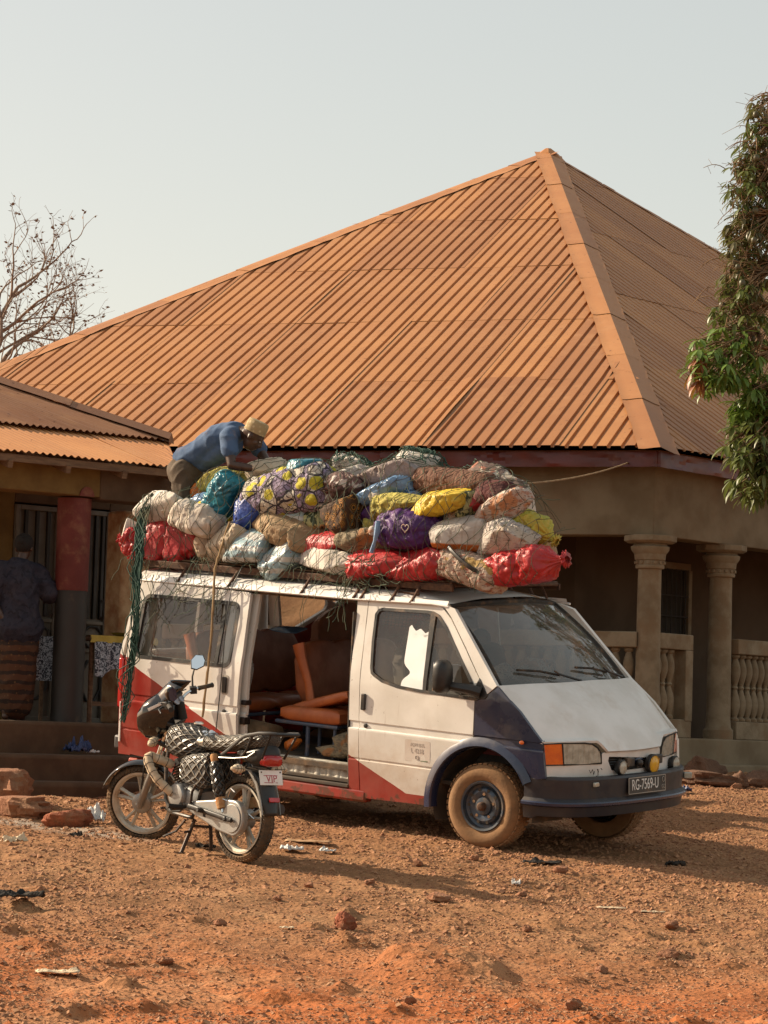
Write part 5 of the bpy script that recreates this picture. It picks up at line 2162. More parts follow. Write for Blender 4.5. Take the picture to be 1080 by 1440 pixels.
# visible face of the load, left to right and bottom to top
w1 = bag('sack', 'white woven sack, topmost at the rear end of the load', 'sack', (-3.95, 2.43), (-3.50, 2.45), -0.60, 0.28, 'sk_white', 0.36, 1, pw=4.5, ce=3.8, wr=.03, yaw=8)
bag('sack', 'pale cream woven sack slumping over the cherry red bag, its neck tied at left', 'sack', (-3.58, 2.47), (-3.04, 2.27), -0.67, 0.24, 'sk_cream2', 0.32, 2, neck=-1, lump=.10, wr=.035)
bag('sack', 'small white sack end showing behind the green net tail', 'sack', (-4.02, 2.34), (-4.00, 2.09), -0.66, 0.15, 'sk_white', 0.24, 3)
r_ = bag('plastic_bag', 'shiny cherry red plastic bag cinched into bulges at the rear of the rack', 'plastic bag', (-3.90, 2.15), (-3.27, 2.15), -0.58, 0.40, 'sk_red', 0.42, 4, cinch=((-0.02, .30, .07), (.58, .2, .07)), pw=2.4, wr=.05)
bag('plastic_bag', 'ragged red plastic bag end fluttering beyond the rear corner of the rack', 'plastic bag', (-3.80, 2.08), (-4.10, 2.14), -0.72, 0.20, 'sk_red', 0.16, 5, neck=1, wr=.16, lump=.2)
bag('sack', 'small beige sack standing between the cherry red bag and the cream bundle', 'sack', (-3.19, 2.25), (-3.17, 1.99), -0.63, 0.17, 'sk_beige', 0.28, 6)
bag('bundle', 'cream cotton bundle with folded flap at the lower left of the load', 'bundle', (-3.15, 2.06), (-2.73, 2.28), -0.64, 0.25, 'sk_cream', 0.34, 7, wr=.09)
bag('bundle', 'blue and silver striped bundle wrapped in clear plastic, the one lying level', 'bundle', (-2.89, 2.14), (-2.40, 2.17), -0.66, 0.28, 'sk_stripe', 0.36, 8, wr=.07, pw=3.4)
bag('bundle', 'blue and silver striped bundle wrapped in clear plastic, the one tipping downwards', 'bundle', (-2.46, 1.96), (-2.12, 2.22), -0.68, 0.25, 'sk_stripe', 0.30, 9, wr=.08, pw=3.0)
bag('bundle', 'long tan cloth bundle under the flowered roll, tied with twine', 'bundle', (-2.76, 2.37), (-1.93, 2.25), -0.60, 0.25, 'sk_tan', 0.36, 10, cinch=((-.35, .18, .05), (.3, .16, .05)), wr=.05)
t_ = bag('plastic_bag', 'teal plastic bag standing on end with a yellow band at its foot', 'plastic bag', (-3.20, 2.40), (-2.98, 2.74), -0.54, 0.26, 'sk_teal', 0.30, 11, press=False, wr=.055)
g = G()
axv = t_[2]
g.tube([axv * -0.15 + t_[3] * (0.138 * math.cos(a)) + t_[4] * (0.158 * math.sin(a)) + axv * 0.008 * math.sin(3 * a) for a in [k * math.pi / 14 for k in range(28)]], 0.022, 6, closed=True)
g.build('yellow_band', MT['sk_yellowband'], t_[0])
bag('plastic_bag', 'glossy royal blue plastic bag beside the teal one', 'plastic bag', (-2.90, 2.34), (-2.64, 2.60), -0.57, 0.28, 'sk_blue', 0.32, 12, wr=.05)
bag('sack', 'olive yellow quilted sack at the top, right under the bending man', 'sack', (-3.48, 2.62), (-2.93, 2.79), -0.38, 0.21, 'sk_olive', 0.36, 13, cinch=((-.2, .10, .05), (.2, .10, .05)))
bag('bottle', 'small orange plastic jerrycan wedged at the man\'s hip', 'jerrycan', (-3.47, 2.67), (-3.465, 2.53), -0.46, 0.10, 'sk_orange', 0.10, 14, pw=4, wr=.01, lump=.02, NU=24, NV=24)
bag('bundle', 'off-white folded cloth bundle at the top between the man and the flowered roll', 'bundle', (-3.08, 2.74), (-2.66, 2.81), -0.32, 0.20, 'sk_cream', 0.36, 15, wr=.08)
bag('cloth_roll', 'large roll wrapped in lilac cloth printed with yellow flowers', 'cloth roll', (-2.80, 2.53), (-2.00, 2.70), -0.48, 0.385, 'sk_flower', 0.46, 16, press=False, tilt0=True, pw=4.5, ce=2.1, wr=.035, cinch=((-.45, .05, .04), (.35, .05, .04)), NU=60, NV=60)
bag('bundle', 'brown bundle printed with dark rings, below the heap of loose clothes', 'bundle', (-1.73, 2.24), (-1.76, 2.66), -0.62, 0.33, 'sk_rings', 0.34, 17, pw=3.4, ce=2.2, wr=.05)
bag('clothes_heap', 'heap of dark and white loose clothes at the mouth of the flowered roll', 'clothes', (-2.10, 2.66), (-1.66, 2.74), -0.52, 0.24, 'sk_clothes', 0.34, 18, wr=.14, lump=.2)
bag('sack', 'olive brown printed sack with an orange stripe, under the ring-printed bundle', 'sack', (-1.74, 2.22), (-1.24, 2.32), -0.62, 0.21, 'sk_logo', 0.34, 19)
bag('plastic_bag', 'small red plastic bag squeezed in above the low white sack', 'plastic bag', (-2.10, 2.15), (-1.69, 2.30), -0.60, 0.20, 'sk_red', 0.30, 20, wr=.08)
bag('sack', 'flat white sack lying on the rack below the small red bag', 'sack', (-2.10, 2.065), (-1.45, 2.10), -0.67, 0.19, 'sk_white', 0.34, 21, cinch=((-.3, .1, .04), (.25, .1, .04)))
bag('plastic_bag', 'little crumpled white plastic bag on the very top of the net', 'plastic bag', (-2.21, 2.90), (-1.93, 2.92), -0.16, 0.12, 'sk_white', 0.16, 22, wr=.2, lump=.25)
bag('bundle', 'pale grey crumpled cloth bundle right of the flowered roll', 'bundle', (-2.06, 2.78), (-1.74, 2.78), -0.28, 0.20, 'sk_greystuff', 0.30, 23, wr=.1)
bag('bundle', 'grey brown velvet bundle in clear wrap at the top of the load', 'bundle', (-1.70, 2.78), (-1.12, 2.83), -0.38, 0.24, 'sk_velvet', 0.36, 24, pw=5, ce=3.4, wr=.07, cinch=((-.2, .08, .03),))
bag('box', 'white wrapped box on top of the velvet bundle', 'box', (-1.60, 2.94), (-1.22, 2.95), -0.10, 0.15, 'sk_white', 0.28, 25, pw=7, ce=6, wr=.02, lump=.03)
bag('roll', 'rusty brown fibre roll at the top right of the load', 'roll', (-1.16, 2.81), (-0.44, 2.735), -0.37, 0.22, 'sk_brown', 0.30, 26, press=False, pw=5, ce=2.1, wr=.03)
bag('plastic_bag', 'sky blue translucent plastic bag glinting under the velvet bundle', 'plastic bag', (-1.62, 2.62), (-1.16, 2.76), -0.52, 0.17, 'sk_skyblue', 0.28, 27, wr=.12)
bag('sack', 'mustard yellow striped sack, left of the bright yellow one', 'sack', (-1.51, 2.51), (-0.84, 2.65), -0.57, 0.19, 'sk_olive', 0.34, 28, wr=.09)
bag('sack', 'bright yellow sack in the middle of the load', 'sack', (-1.06, 2.56), (-0.52, 2.67), -0.62, 0.21, 'sk_yellow', 0.34, 29, pw=4, wr=.06)
bag('bundle', 'dark green leaf-print bundle right of the bright yellow sack', 'bundle', (-0.56, 2.73), (-0.56, 2.50), -0.53, 0.16, 'sk_leafy', 0.26, 30)
pu = bag('bundle', 'round purple cloth bundle with a small heart mark and gathered top', 'bundle', (-1.33, 2.37), (-0.72, 2.42), -0.66, 0.31, 'sk_purple', 0.40, 31, press=False, pw=2.1, ce=2.0, wr=.05, cinch=((-.35, .07, .05),))
hp = []
for k in range(24):
    a = 2 * math.pi * k / 24
    hx = 0.0022 * 16 * math.sin(a) ** 3
    hz = 0.0022 * (13 * math.cos(a) - 5 * math.cos(2 * a) - 2 * math.cos(3 * a) - math.cos(4 * a))
    hp.append((0.10 + hx, -0.205 - 0.003 * abs(hx) * 40 + 0.012, 0.02 + hz))
g = G()
g.tube(hp, 0.0045, 5, closed=True)
g.build('heart_mark', MT['sk_pink'], pu[0])
g = G()
g.ball((-0.245, -0.17, -0.02), (.035, .03, .04), 10, 8)
g.build('pink_knot', MT['sk_pink'], pu[0])
g = G()
g.tube([(-.17, -.20, .06), (-.16, -.215, -.02), (-.18, -.215, -.10), (-.22, -.20, -.19)], [.02, .026, .014, .02], 8)
g.build('blue_rag', MT['sk_skyblue'], pu[0])
bag('sack', 'white woven sack with an orange base, right of the purple bundle', 'sack', (-0.81, 2.35), (-0.31, 2.40), -0.64, 0.29, 'sk_whor', 0.36, 33, pw=3.6, ce=3)
bag('plastic_bag', 'long red plastic bag at the lower middle, left one of the touching pair', 'plastic bag', (-1.56, 2.07), (-0.98, 2.15), -0.68, 0.24, 'sk_red', 0.34, 34, wr=.055)
bag('plastic_bag', 'long red plastic bag at the lower middle, right one of the touching pair', 'plastic bag', (-1.20, 2.12), (-0.48, 2.13), -0.66, 0.26, 'sk_red', 0.34, 35, wr=.06, pw=3.2)
nw = bag('sack', 'newsprint patterned sack with a black strap over the windscreen end', 'sack', (-0.67, 2.19), (-0.11, 2.04), -0.66, 0.24, 'sk_news', 0.34, 36, press=False, pw=4)
g = G()
g.tube([nw[2] * (-0.20 + 0.42 * q) + nw[3] * (0.135 - .13 * q) + nw[4] * (-0.10 - 0.075 * math.sin(math.pi * min(1, q * .8 + .1))) for q in np.linspace(0, 1, 10)], 0.017, 6, squash=(1, .5, 1))
g.build('strap', MT['black_plastic'], nw[0])
bag('cloth_bundle', 'white and brown printed cloth draped down the upper right shoulder of the load', 'cloth', (-0.68, 2.92), (-0.16, 2.60), -0.32, 0.25, 'sk_plaid', 0.36, 37, wr=.08)
bag('bundle', 'dark red cloth bundle half hidden below the fibre roll', 'bundle', (-0.44, 2.74), (-0.13, 2.69), -0.52, 0.19, 'sk_darkred', 0.3, 38)
bag('sack', 'pinkish printed sack with an orange edge at the right of the load', 'sack', (-0.51, 2.52), (0.01, 2.655), -0.54, 0.22, 'sk_pink', 0.34, 39, pw=4)
bag('sack', 'grey and white plastic-wrapped sack above the right-hand red bag', 'sack', (-0.42, 2.35), (0.13, 2.41), -0.60, 0.28, 'sk_greyw', 0.38, 40, pw=3.2, wr=.08)
bag('plastic_bag', 'yellow green plastic bag with a ruffled neck at the right edge of the load', 'plastic bag', (-0.28, 2.58), (0.20, 2.37), -0.42, 0.22, 'sk_yelgreen', 0.30, 41, neck=1, wr=.1)
bag('plastic_bag', 'red plastic bag overhanging the cab roof, its tied neck pointing forward', 'plastic bag', (-0.25, 2.10), (0.44, 2.25), -0.62, 0.27, 'sk_red', 0.36, 42, neck=1, cinch=((-.05, .17, .06),), wr=.06)
bag('sack', 'mustard brown sack end wedged left of the purple bundle', 'sack', (-1.60, 2.34), (-1.32, 2.44), -0.52, 0.19, 'sk_olive', 0.26, 43)
# sacks buried behind the visible face
bk = [(-3.7, 2.2), (-3.05, 2.2), (-2.4, 2.2), (-1.75, 2.2), (-1.2, 2.2), (-0.8, 2.22), (-2.75, 2.55), (-2.1, 2.58), (-1.4, 2.58), (-0.75, 2.55)]
nth = ['rearmost', 'second from the rear', 'third from the rear', 'fourth from the rear', 'fifth from the rear', 'nearest the cab']
for k, (x, z) in enumerate(bk):
    c_ = ['white', 'beige', 'tan'][k % 3]
    lb = c_ + ' sack buried at the far side of the load, ' + ('bottom row, ' + nth[k] if k < 6 else 'upper row, ' + (nth[k - 6] if k < 9 else 'nearest the cab'))
    bag('sack', lb, 'sack', (x - .36, z), (x + .36, z + .03), 0.28 - (0.18 if k > 5 else 0), 0.40, 'sk_' + c_, 0.9 if k < 6 else 0.62, 60 + k, NU=30, NV=30, pw=3.5, group='sacks buried at the far side of the load')
# small bundles stuffed into the gaps of the visible face
gaps = [(-3.30, 2.50, .26, .16, 'sk_skyblue', 'light blue'), (-3.02, 2.27, .22, .15, 'sk_white', 'off-white'), (-2.88, 2.30, .2, .14, 'sk_blue', 'deep blue'), (-2.30, 2.42, .34, .18, 'sk_stripe', 'pale blue striped'),
        (-2.05, 2.42, .26, .17, 'sk_leafy', 'green leaf-print'), (-1.90, 2.60, .24, .17, 'sk_plaid', 'brown and white'), (-1.52, 2.48, .2, .16, 'sk_purple', 'violet'), (-1.42, 2.66, .22, .15, 'sk_white', 'plain white'),
        (-1.05, 2.50, .26, .14, 'sk_red', 'crimson'), (-0.66, 2.52, .24, .15, 'sk_greyw', 'grey printed'), (-0.78, 2.24, .28, .16, 'sk_skyblue', 'pale blue'), (-0.30, 2.46, .26, .16, 'sk_pink', 'pink printed'),
        (-2.46, 2.10, .2, .16, 'sk_velvet', 'taupe'), (-1.62, 2.10, .2, .15, 'sk_tan', 'sandy'), (-0.02, 2.30, .2, .14, 'sk_beige', 'pale buff'), (-0.50, 2.62, .2, .13, 'sk_red', 'bright scarlet'),
        (-3.46, 2.33, .2, .14, 'sk_cream', 'ivory'), (-2.62, 2.48, .24, .15, 'sk_olive', 'olive'), (-1.28, 2.24, .22, .14, 'sk_logo', 'khaki printed'), (-1.16, 2.62, .2, .13, 'sk_skyblue', 'powder blue'), (-0.14, 2.20, .2, .14, 'sk_news', 'newsprint'), (-2.26, 2.86, .26, .13, 'sk_teal', 'sea green')]
for k, (x, z, L_, t_h, mk, cn) in enumerate(gaps):
    bag('bundle', cn + ' little bundle stuffed into a gap of the load', 'bundle', (x - L_ / 2, z - .02), (x + L_ / 2, z + .03), -0.50, t_h, mk, .26, 90 + k, NU=40, NV=40, wr=.06, group='small bundles stuffed in the gaps of the load')

# ------------------------------------------------------------------ cargo net thrown over the load
VV, FF, off = [], [], 0
for (v, f) in ALLBAGS:
    VV.append(v)
    FF.append(f + off)
    off += len(v)
VV = np.concatenate(VV)
FF = np.concatenate(FF)
bvh = BVHTree.FromPolygons([tuple(p) for p in VV], [tuple(int(i) for i in f) for f in FF])
nx_, na = 150, 64
xs = np.linspace(-4.06, 0.22, nx_)
an = np.linspace(R(-28), R(150), na)
CY, CZ = -0.05, 2.36
Rm_ = np.zeros((nx_, na))
for i, x in enumerate(xs):
    for j, a in enumerate(an):
        d = Vector((0, math.cos(a), -math.sin(a)))       # inward
        o_ = Vector((x, CY, CZ)) - d * 1.6
        h = bvh.ray_cast(o_, d, 1.6)
        Rm_[i, j] = (1.6 - h[3]) if h[0] is not None else 0.0


def maxf(M_, k, axis):
    out = M_.copy()
    for s_ in range(-k, k + 1):
        out = np.maximum(out, np.roll(M_, s_, axis))
    return out


Rn = maxf(maxf(Rm_, 3, 0), 2, 1)
for _ in range(3):
    Rn = (np.roll(Rn, 1, 0) + Rn + np.roll(Rn, -1, 0)) / 3
    Rn = (np.roll(Rn, 1, 1) + Rn + np.roll(Rn, -1, 1)) / 3
Rn = np.maximum(Rn * 0.93, Rm_) + 0.012


def net_pt(u, v):
    """u,v in 0..1"""
    fi, fj = min(max(u, 0), .999) * (nx_ - 1), min(max(v, 0), .999) * (na - 1)
    i, j = int(fi), int(fj)
    a_, b_ = fi - i, fj - j
    i2, j2 = min(i + 1, nx_ - 1), min(j + 1, na - 1)
    r = Rn[i, j] * (1 - a_) * (1 - b_) + Rn[i2, j] * a_ * (1 - b_) + Rn[i, j2] * (1 - a_) * b_ + Rn[i2, j2] * a_ * b_
    r = max(r, 0.12)
    a = an[0] + (an[-1] - an[0]) * v
    x = xs[0] + (xs[-1] - xs[0]) * u
    return Vector((x, CY - math.cos(a) * r, CZ + math.sin(a) * r))


def raw_r(q):
    return Rm_[int(min(max(q[0], 0), .999) * (nx_ - 1)), int(min(max(q[1], 0), .999) * (na - 1))]


net = empty('cargo_net', VM @ Matrix.Translation((-1.9, -0.7, 2.0)), 'green and brown cord net stretched over the roof load, a tail hanging at the rear', 'net')
NI = Matrix.Translation((1.9, 0.7, -2.0))
rn = random.Random(12)
NXN, NYN = 42, 19
nodes = {}
for i in range(NXN + 1):
    for j in range(NYN + 1):
        u = (i + (0.5 if j % 2 else 0)) / NXN + rn.uniform(-.010, .010)
        v = j / NYN + rn.uniform(-.012, .012)
        nodes[i, j] = (u + 0.02 * math.sin(v * 7 + i * .3), v)
g1, g2 = G(), G()
for i in range(NXN + 1):
    for j in range(NYN):
        for di in ((0, 1) if j % 2 else (0, -1)):
            if (i + di, j + 1) not in nodes or rn.random() < 0.05:
                continue
            a, b = nodes[i, j], nodes[i + di, j + 1]
            sag = rn.uniform(-.006, .006)
            if raw_r(a) < .25 and raw_r(b) < .25:
                continue
            pts = []
            for q in np.linspace(0, 1, 6):
                p = net_pt(a[0] + (b[0] - a[0]) * q + sag * math.sin(math.pi * q), a[1] + (b[1] - a[1]) * q)
                pts.append(NI @ p)
            (g1 if rn.random() < .6 else g2).tube(pts, 0.0024, 4, cap=False)
tag(g1.build('net_cords', MT['net_green'], net, angle=180), None, None, None, 'stuff')
tag(g2.build('brown_cords', MT['net_brown'], net, angle=180), None, None, None, 'stuff')
# loose ends dangling over the gutter, and a bunched heap on top
g = G()
for k in range(46):
    u = rn.choice((rn.uniform(0.04, .38), rn.uniform(.04, .38), rn.uniform(.38, .62)))
    p = net_pt(u, 0.02) + Vector((0, -.01, 0))
    L = rn.choice([.08, .12, .16, .22, .30, .46])
    dx = rn.uniform(-.12, .12)
    pts = [NI @ (p + Vector((dx * q + .02 * math.sin(9 * q + k), -0.10 * math.sin(q * 1.6) - .03, -L * q + .05 * math.sin(q * math.pi) * rn.random()))) for q in np.linspace(0, 1, 7)]
    g.tube(pts, 0.0024, 4, cap=False)
for k in range(34):
    cx_ = rn.gauss(-1.42, 0.10)
    pts = []
    p = Vector((cx_, -0.80, 2.03 + rn.gauss(0, .03)))
    d = rn.uniform(0, 6.28)
    for q in range(12):
        d += rn.uniform(-.9, .9)
        p = p + Vector((math.cos(d) * .03, rn.uniform(-.012, .006), math.sin(d) * .03 - .012))
        pts.append(NI @ p)
    g.tube(pts, 0.0038, 4, cap=False)
tag(g.build('loose_ends', MT['net_green'], net, angle=180), None, None, None, 'stuff')
g = G()
for k in range(110):
    u0 = rn.uniform(.42, .74)
    v0 = rn.gauss(.64, .04)
    d = rn.uniform(0, 6.28)
    pts = []
    for q in range(11):
        d += rn.uniform(-.7, .7)
        u0 += math.cos(d) * .006
        v0 += math.sin(d) * .012
        pts.append(NI @ (net_pt(u0, v0) + Vector((0, 0, rn.uniform(.0, .035)))))
    g.tube(pts, 0.0036, 4, cap=False)
tag(g.build('bunched_net', MT['net_teal'], net, angle=180), None, None, None, 'stuff')
# the tail: gathered net hanging down the rear corner
g = G()
path = [Vector(p) for p in ((-3.80, -.66, 2.56), (-3.76, -.80, 2.34), (-3.68, -.90, 2.10), (-3.66, -.94, 1.90), (-3.60, -1.00, 1.65), (-3.57, -1.02, 1.42), (-3.58, -1.035, 1.2), (-3.60, -1.04, 1.0), (-3.62, -1.04, .80), (-3.65, -1.04, .62))]


def on_path(t):
    f = min(max(t, 0), .9999) * (len(path) - 1)
    i = int(f)
    return path[i].lerp(path[i + 1], f - i)


for k in range(150):
    t = rn.uniform(-.02, .8) if k > 40 else rn.uniform(0, .15)
    L = rn.uniform(.12, .55)
    ph = rn.uniform(0, 6.28)
    rad_ = abs(rn.gauss(0, .036)) + .004
    fr = rn.uniform(8, 30)
    pts = []
    n_ = int(6 + L * 26)
    for q in range(n_):
        tt = t + L * q / (n_ - 1)
        if tt > 1:
            break
        c = on_path(tt)
        wdt = 1.25 - 0.6 * tt
        pts.append(NI @ (c + Vector((math.cos(ph + fr * tt) * rad_ * wdt + rn.gauss(0, .004), -abs(math.sin(ph * 1.3 + fr * .7 * tt)) * rad_ * .6, 0))))
    if len(pts) > 2:
        g.tube(pts, 0.0042, 4, cap=False)
tag(g.build('net_tail', MT['net_teal'], net, angle=180), None, None, None, 'stuff')
g = G()
for k in range(34):
    x0 = rn.uniform(-3.55, -2.5)
    z0 = 1.84
    pts = []
    p = Vector((x0, -.90, z0 + .06))
    d = rn.uniform(-2.6, -.5)
    L = rn.uniform(.15, .65)
    for q in range(9):
        d += rn.uniform(-.5, .5)
        p = p + Vector((math.cos(d) * L / 9, 0, math.sin(d) * L / 9))
        zz = min(p.z, 1.86)
        p.y = -(Sz(zz) + .045 + .01 * math.sin(q + k))
        pts.append(NI @ p)
    g.tube(pts, 0.0025, 4, cap=False)
tag(g.build('hanging_threads', MT['net_green'], net, angle=180), None, None, None, 'stuff')

# ropes
g = G()
pts = [Vector(p) for p in ((-2.86, -.72, 2.36), (-2.86, -.83, 2.1), (-2.86, -.88, 1.97), (-2.80, -.95, 1.7), (-2.76, -1.0, 1.41), (-2.765, -1.02, 1.12), (-2.79, -1.03, .75))]
fine_ = []
for i in range(len(pts) - 1):
    for q in range(6):
        fine_.append(pts[i].lerp(pts[i + 1], q / 6) + Vector((.004 * math.sin(i * 6 + q * 1.9), .003 * math.cos(q * 2.2), 0)))
fine_.append(pts[-1])
g.tube(fine_, [0.011 + .002 * math.sin(k * 1.7) for k in range(len(fine_))], 7)
rp = g.build('rope', MT['twine'])
rp.matrix_world = VM
tag(rp, 'thick brown rope hanging from the load down over the sliding door', 'rope')
g = G()
g.tube([(-2.65, -.76, 2.02), (-2.648, -.90, 1.84), (-2.64, -.96, 1.6), (-2.615, -1.01, 1.2), (-2.625, -1.02, .9), (-2.64, -1.025, .66)], 0.005, 6)
rp = g.build('cord', MT['black_plastic'])
rp.matrix_world = VM
tag(rp, 'thin dark cord hanging straight down the sliding door beside its handle', 'cord')
g = G()
A_ = VM @ Vector((-0.22, -.42, 2.80))
B_ = Vector((2.60, 30.25, 3.90))
g.tube([A_.lerp(B_, q) - Vector((0, 0, 0.045 * 4 * q * (1 - q))) for q in np.linspace(0, 1, 30)], [0.007 + .0012 * (k % 2) for k in range(30)], 6)
tag(g.build('tie_rope', MT['twine']), 'tan rope stretched from the load to the house eave', 'rope')

# things in the bus
bb, *_ = bag('bundle', 'pinkish cloth bundle lying on the dashboard behind the windscreen', 'bundle', (-0.30, 1.34), (-0.02, 1.33), -0.18, 0.19, 'sk_pink', 0.52, 71, wr=.12, lump=.2, group=None)
bag('bundle', 'grey checked cloth bundle on the dashboard, near the wing mirror', 'bundle', (-0.26, 1.33), (-0.06, 1.33), -0.50, 0.15, 'sk_greyw', 0.20, 72, wr=.12, group=None)
bag('sack', 'dusty brown sack stowed under the rear bench', 'sack', (-3.0, .62), (-2.45, .63), -0.5, 0.22, 'sk_tan', 0.4, 73, group='sacks stowed on the bus floor')
bag('sack', 'grey printed sack on the floor beneath the jump seat', 'sack', (-1.78, .62), (-1.36, .62), -0.55, 0.22, 'sk_logo', 0.4, 74, group='sacks stowed on the bus floor')
bag('bundle', 'small dull olive bundle by the door step inside the bus', 'bundle', (-1.86, .565), (-1.52, .565), -0.70, 0.10, 'sk_logo', 0.12, 75, group=None)
bag('bundle', 'crumpled orange cloth tucked beside the seat leg', 'bundle', (-2.16, .54), (-2.02, .62), -0.70, 0.09, 'sk_orange', 0.12, 76, group=None)
bag('plastic_bag', 'pale plastic bag hanging by the rear bench inside the bus', 'plastic bag', (-2.74, 1.22), (-2.72, .92), -0.56, 0.14, 'sk_greystuff', 0.10, 77, wr=.15, group=None)
bag('cloth', 'folded blue cloth on the back of the bench, seen through the doorway', 'cloth', (-3.05, 1.44), (-2.70, 1.45), 0.1, 0.06, 'sk_skyblue', 0.3, 78, group=None)
# ------------------------------------------------------------------ motorcycle
BX = Vector((-0.66345, 0.70840, 0.0791)).normalized()
BX = Vector((math.cos(R(131.385)) * math.cos(R(4.65)), math.sin(R(131.385)) * math.cos(R(4.65)), math.sin(R(4.65))))
BY = Vector((-BX.y, BX.x, 0)).normalized()
BZ = BX.cross(BY)
bike = empty('motorcycle', frame((-0.877, 20.155, gh(-0.90, 20.17) - 0.004), BX, BY, BZ), 'small black motorcycle with quilted black seat, tank and side covers on its stand', 'motorcycle')


def quilt(name, c1, c2, stitch, su=1.0, rough=0.30):
    m = N(name)
    uv = m.n('ShaderNodeTexCoord').outputs['UV']
    x, y, z = m.sep(uv)
    a = m.math('ADD', x, y)
    b = m.math('SUBTRACT', x, y)
    fa = m.math('ABSOLUTE', m.math('SUBTRACT', m.math('FRACT', a), 0.5))
    fb = m.math('ABSOLUTE', m.math('SUBTRACT', m.math('FRACT', b), 0.5))
    mn = m.math('MAXIMUM', fa, fb)
    line = m.smooth(mn, 0.458, 0.482)
    # broken stitches
    dash = m.math('GREATER_THAN', m.noise(120, 1), 0.40)
    base = m.mix(m.smooth(m.noise(8, 5), .35, .65), c1, c2)
    d = m.smooth(m.noise(6, 6, .65), .45, .8)
    base = m.mix(m.math('MULTIPLY', d, .18), base, (0.13, 0.10, 0.07))
    col = m.mix(m.math('MULTIPLY', line, m.math('MULTIPLY_ADD', dash, .4, .5)), base, stitch)
    m.set(color=col, rough=m.math('MULTIPLY_ADD', d, .3, rough), spec=.5)
    hgt = m.smooth(mn, 0.5, 0.20)
    m.bump(hgt, 0.9, 0.012)
    m.bump(m.noise(70, 3), 0.12, 0.004)
    return m.mat


MT['quilt'] = quilt('quilt', (0.018, 0.017, 0.016), (0.026, 0.024, 0.022), (0.46, 0.41, 0.33))
MT['quilt_seat'] = quilt('quilt_seat', (0.045, 0.040, 0.034), (0.07, 0.06, 0.048), (0.45, 0.40, 0.31), rough=0.38)
MT['quilt_dark'] = quilt('quilt_dark', (0.020, 0.018, 0.016), (0.03, 0.026, 0.022), (0.10, 0.085, 0.065))
MT['bike_tyre'] = pm('bike_tyre', (0.055, 0.040, 0.026), (0.035, 0.028, 0.02), scale=7, rough=.92, dust=.5, dscale=6, dcol=(0.22, 0.13, 0.065))
MT['rim_cream'] = pm('rim_cream', (0.50, 0.47, 0.40), (0.42, 0.38, 0.31), scale=6, rough=.42, metal=.35, dust=.3, dscale=9)
MT['fork_grey'] = pm('fork_grey', (0.20, 0.19, 0.175), (0.26, 0.245, 0.22), rough=.4, metal=.5, dust=.25)
MT['film'] = glass_mat('film', (0.8, 0.8, 0.78), 0.10, (0.5, 0.47, 0.42), refl=1.4)
MT['gauge'] = pm('gauge', (0.30, 0.34, 0.40), (0.24, 0.27, 0.32), rough=.15, coat=.8)


def bike_wheel(name, R_, tw, rimR, par, M):
    w_ = empty(name)
    w_.parent = par
    w_.matrix_local = M
    g_ = G()
    prof = []
    for k in range(13):
        a = -math.pi * 0.62 + math.pi * 1.24 * k / 12
        prof.append((rimR + (R_ - rimR) * (0.5 + 0.5 * math.cos(a)) * 1.0, tw * math.sin(a) * (1.0 if abs(a) < 1.6 else .92)))
    g_.lathe(prof, (0, 0, 0), (0, 1, 0), 56, cap=False)
    n_ = 58
    for k in range(n_):
        a = 2 * math.pi * k / n_
        for (yy, sh, rr, tilt) in ((-tw * .62, 0, -.012, -35), (0, .5, 0.0, 0), (tw * .62, 0, -.012, 35), (-tw * .9, .5, -.032, -62), (tw * .9, .5, -.032, 62)):
            rot = Matrix.Rotation(-(a + sh * 2 * math.pi / n_), 3, 'Y')
            p = rot @ Vector((R_ + rr, yy, 0))
            g_.box(p, (0.012, 0.020, 0.019), rot @ Matrix.Rotation(R(tilt), 3, 'Z'))
    g_.build('tyre', MT['bike_tyre'], w_, angle=40)
    g_ = G()
    g_.lathe([(rimR + .004, -tw * .80), (rimR + .008, -tw * .92), (rimR - .006, -tw * .92), (rimR - .022, -tw * .6), (rimR - .026, 0), (rimR - .022, tw * .6), (rimR - .006, tw * .92), (rimR + .008, tw * .92), (rimR + .004, tw * .8)], (0, 0, 0), (0, 1, 0), 48, cap=False)
    for k in range(5):
        for s_ in (-1, 1):
            a = 2 * math.pi * k / 5 + .35
            a0 = a + s_ * .10
            a1 = a + s_ * .155
            p0 = Vector((.06 * math.cos(a0), 0, .06 * math.sin(a0)))
            p1 = Vector(((rimR - .018) * math.cos(a1), 0, (rimR - .018) * math.sin(a1)))
            g_.tube([p0, p0.lerp(p1, .5), p1], [.017, .013, .015], 6, squash=(1, 1.3, 1))
    g_.build('rim', MT['rim_cream'], w_, angle=35)
    g_ = G()
    g_.lathe([(0.012, -.085), (.03, -.08), (.04, -.055), (.072, -.05), (.075, .04), (.062, .05), (.03, .055), (.015, .085)], (0, 0, 0), (0, 1, 0), 24)
    g_.build('hub', MT['cast_silver'], w_)
    return w_


RH = Vector((0.095, 0, 0.308))
bike_wheel('rear_wheel', 0.308, 0.046, 0.238, bike, Matrix.Translation(RH))
# steering assembly, turned to the left
AX0, AX1 = Vector((1.04, 0, 0.89)), Vector((1.29, 0, 0.285))
axd = (AX0 - AX1).normalized()
STEER = Matrix.Translation(AX1) @ Matrix.Rotation(R(33), 4, axd) @ Matrix.Translation(-AX1)
bike_wheel('front_wheel', 0.286, 0.041, 0.226, bike, STEER @ Matrix.Translation(AX1))


def st(o):
    o.parent = bike
    o.matrix_basis = STEER @ o.matrix_basis
    return o


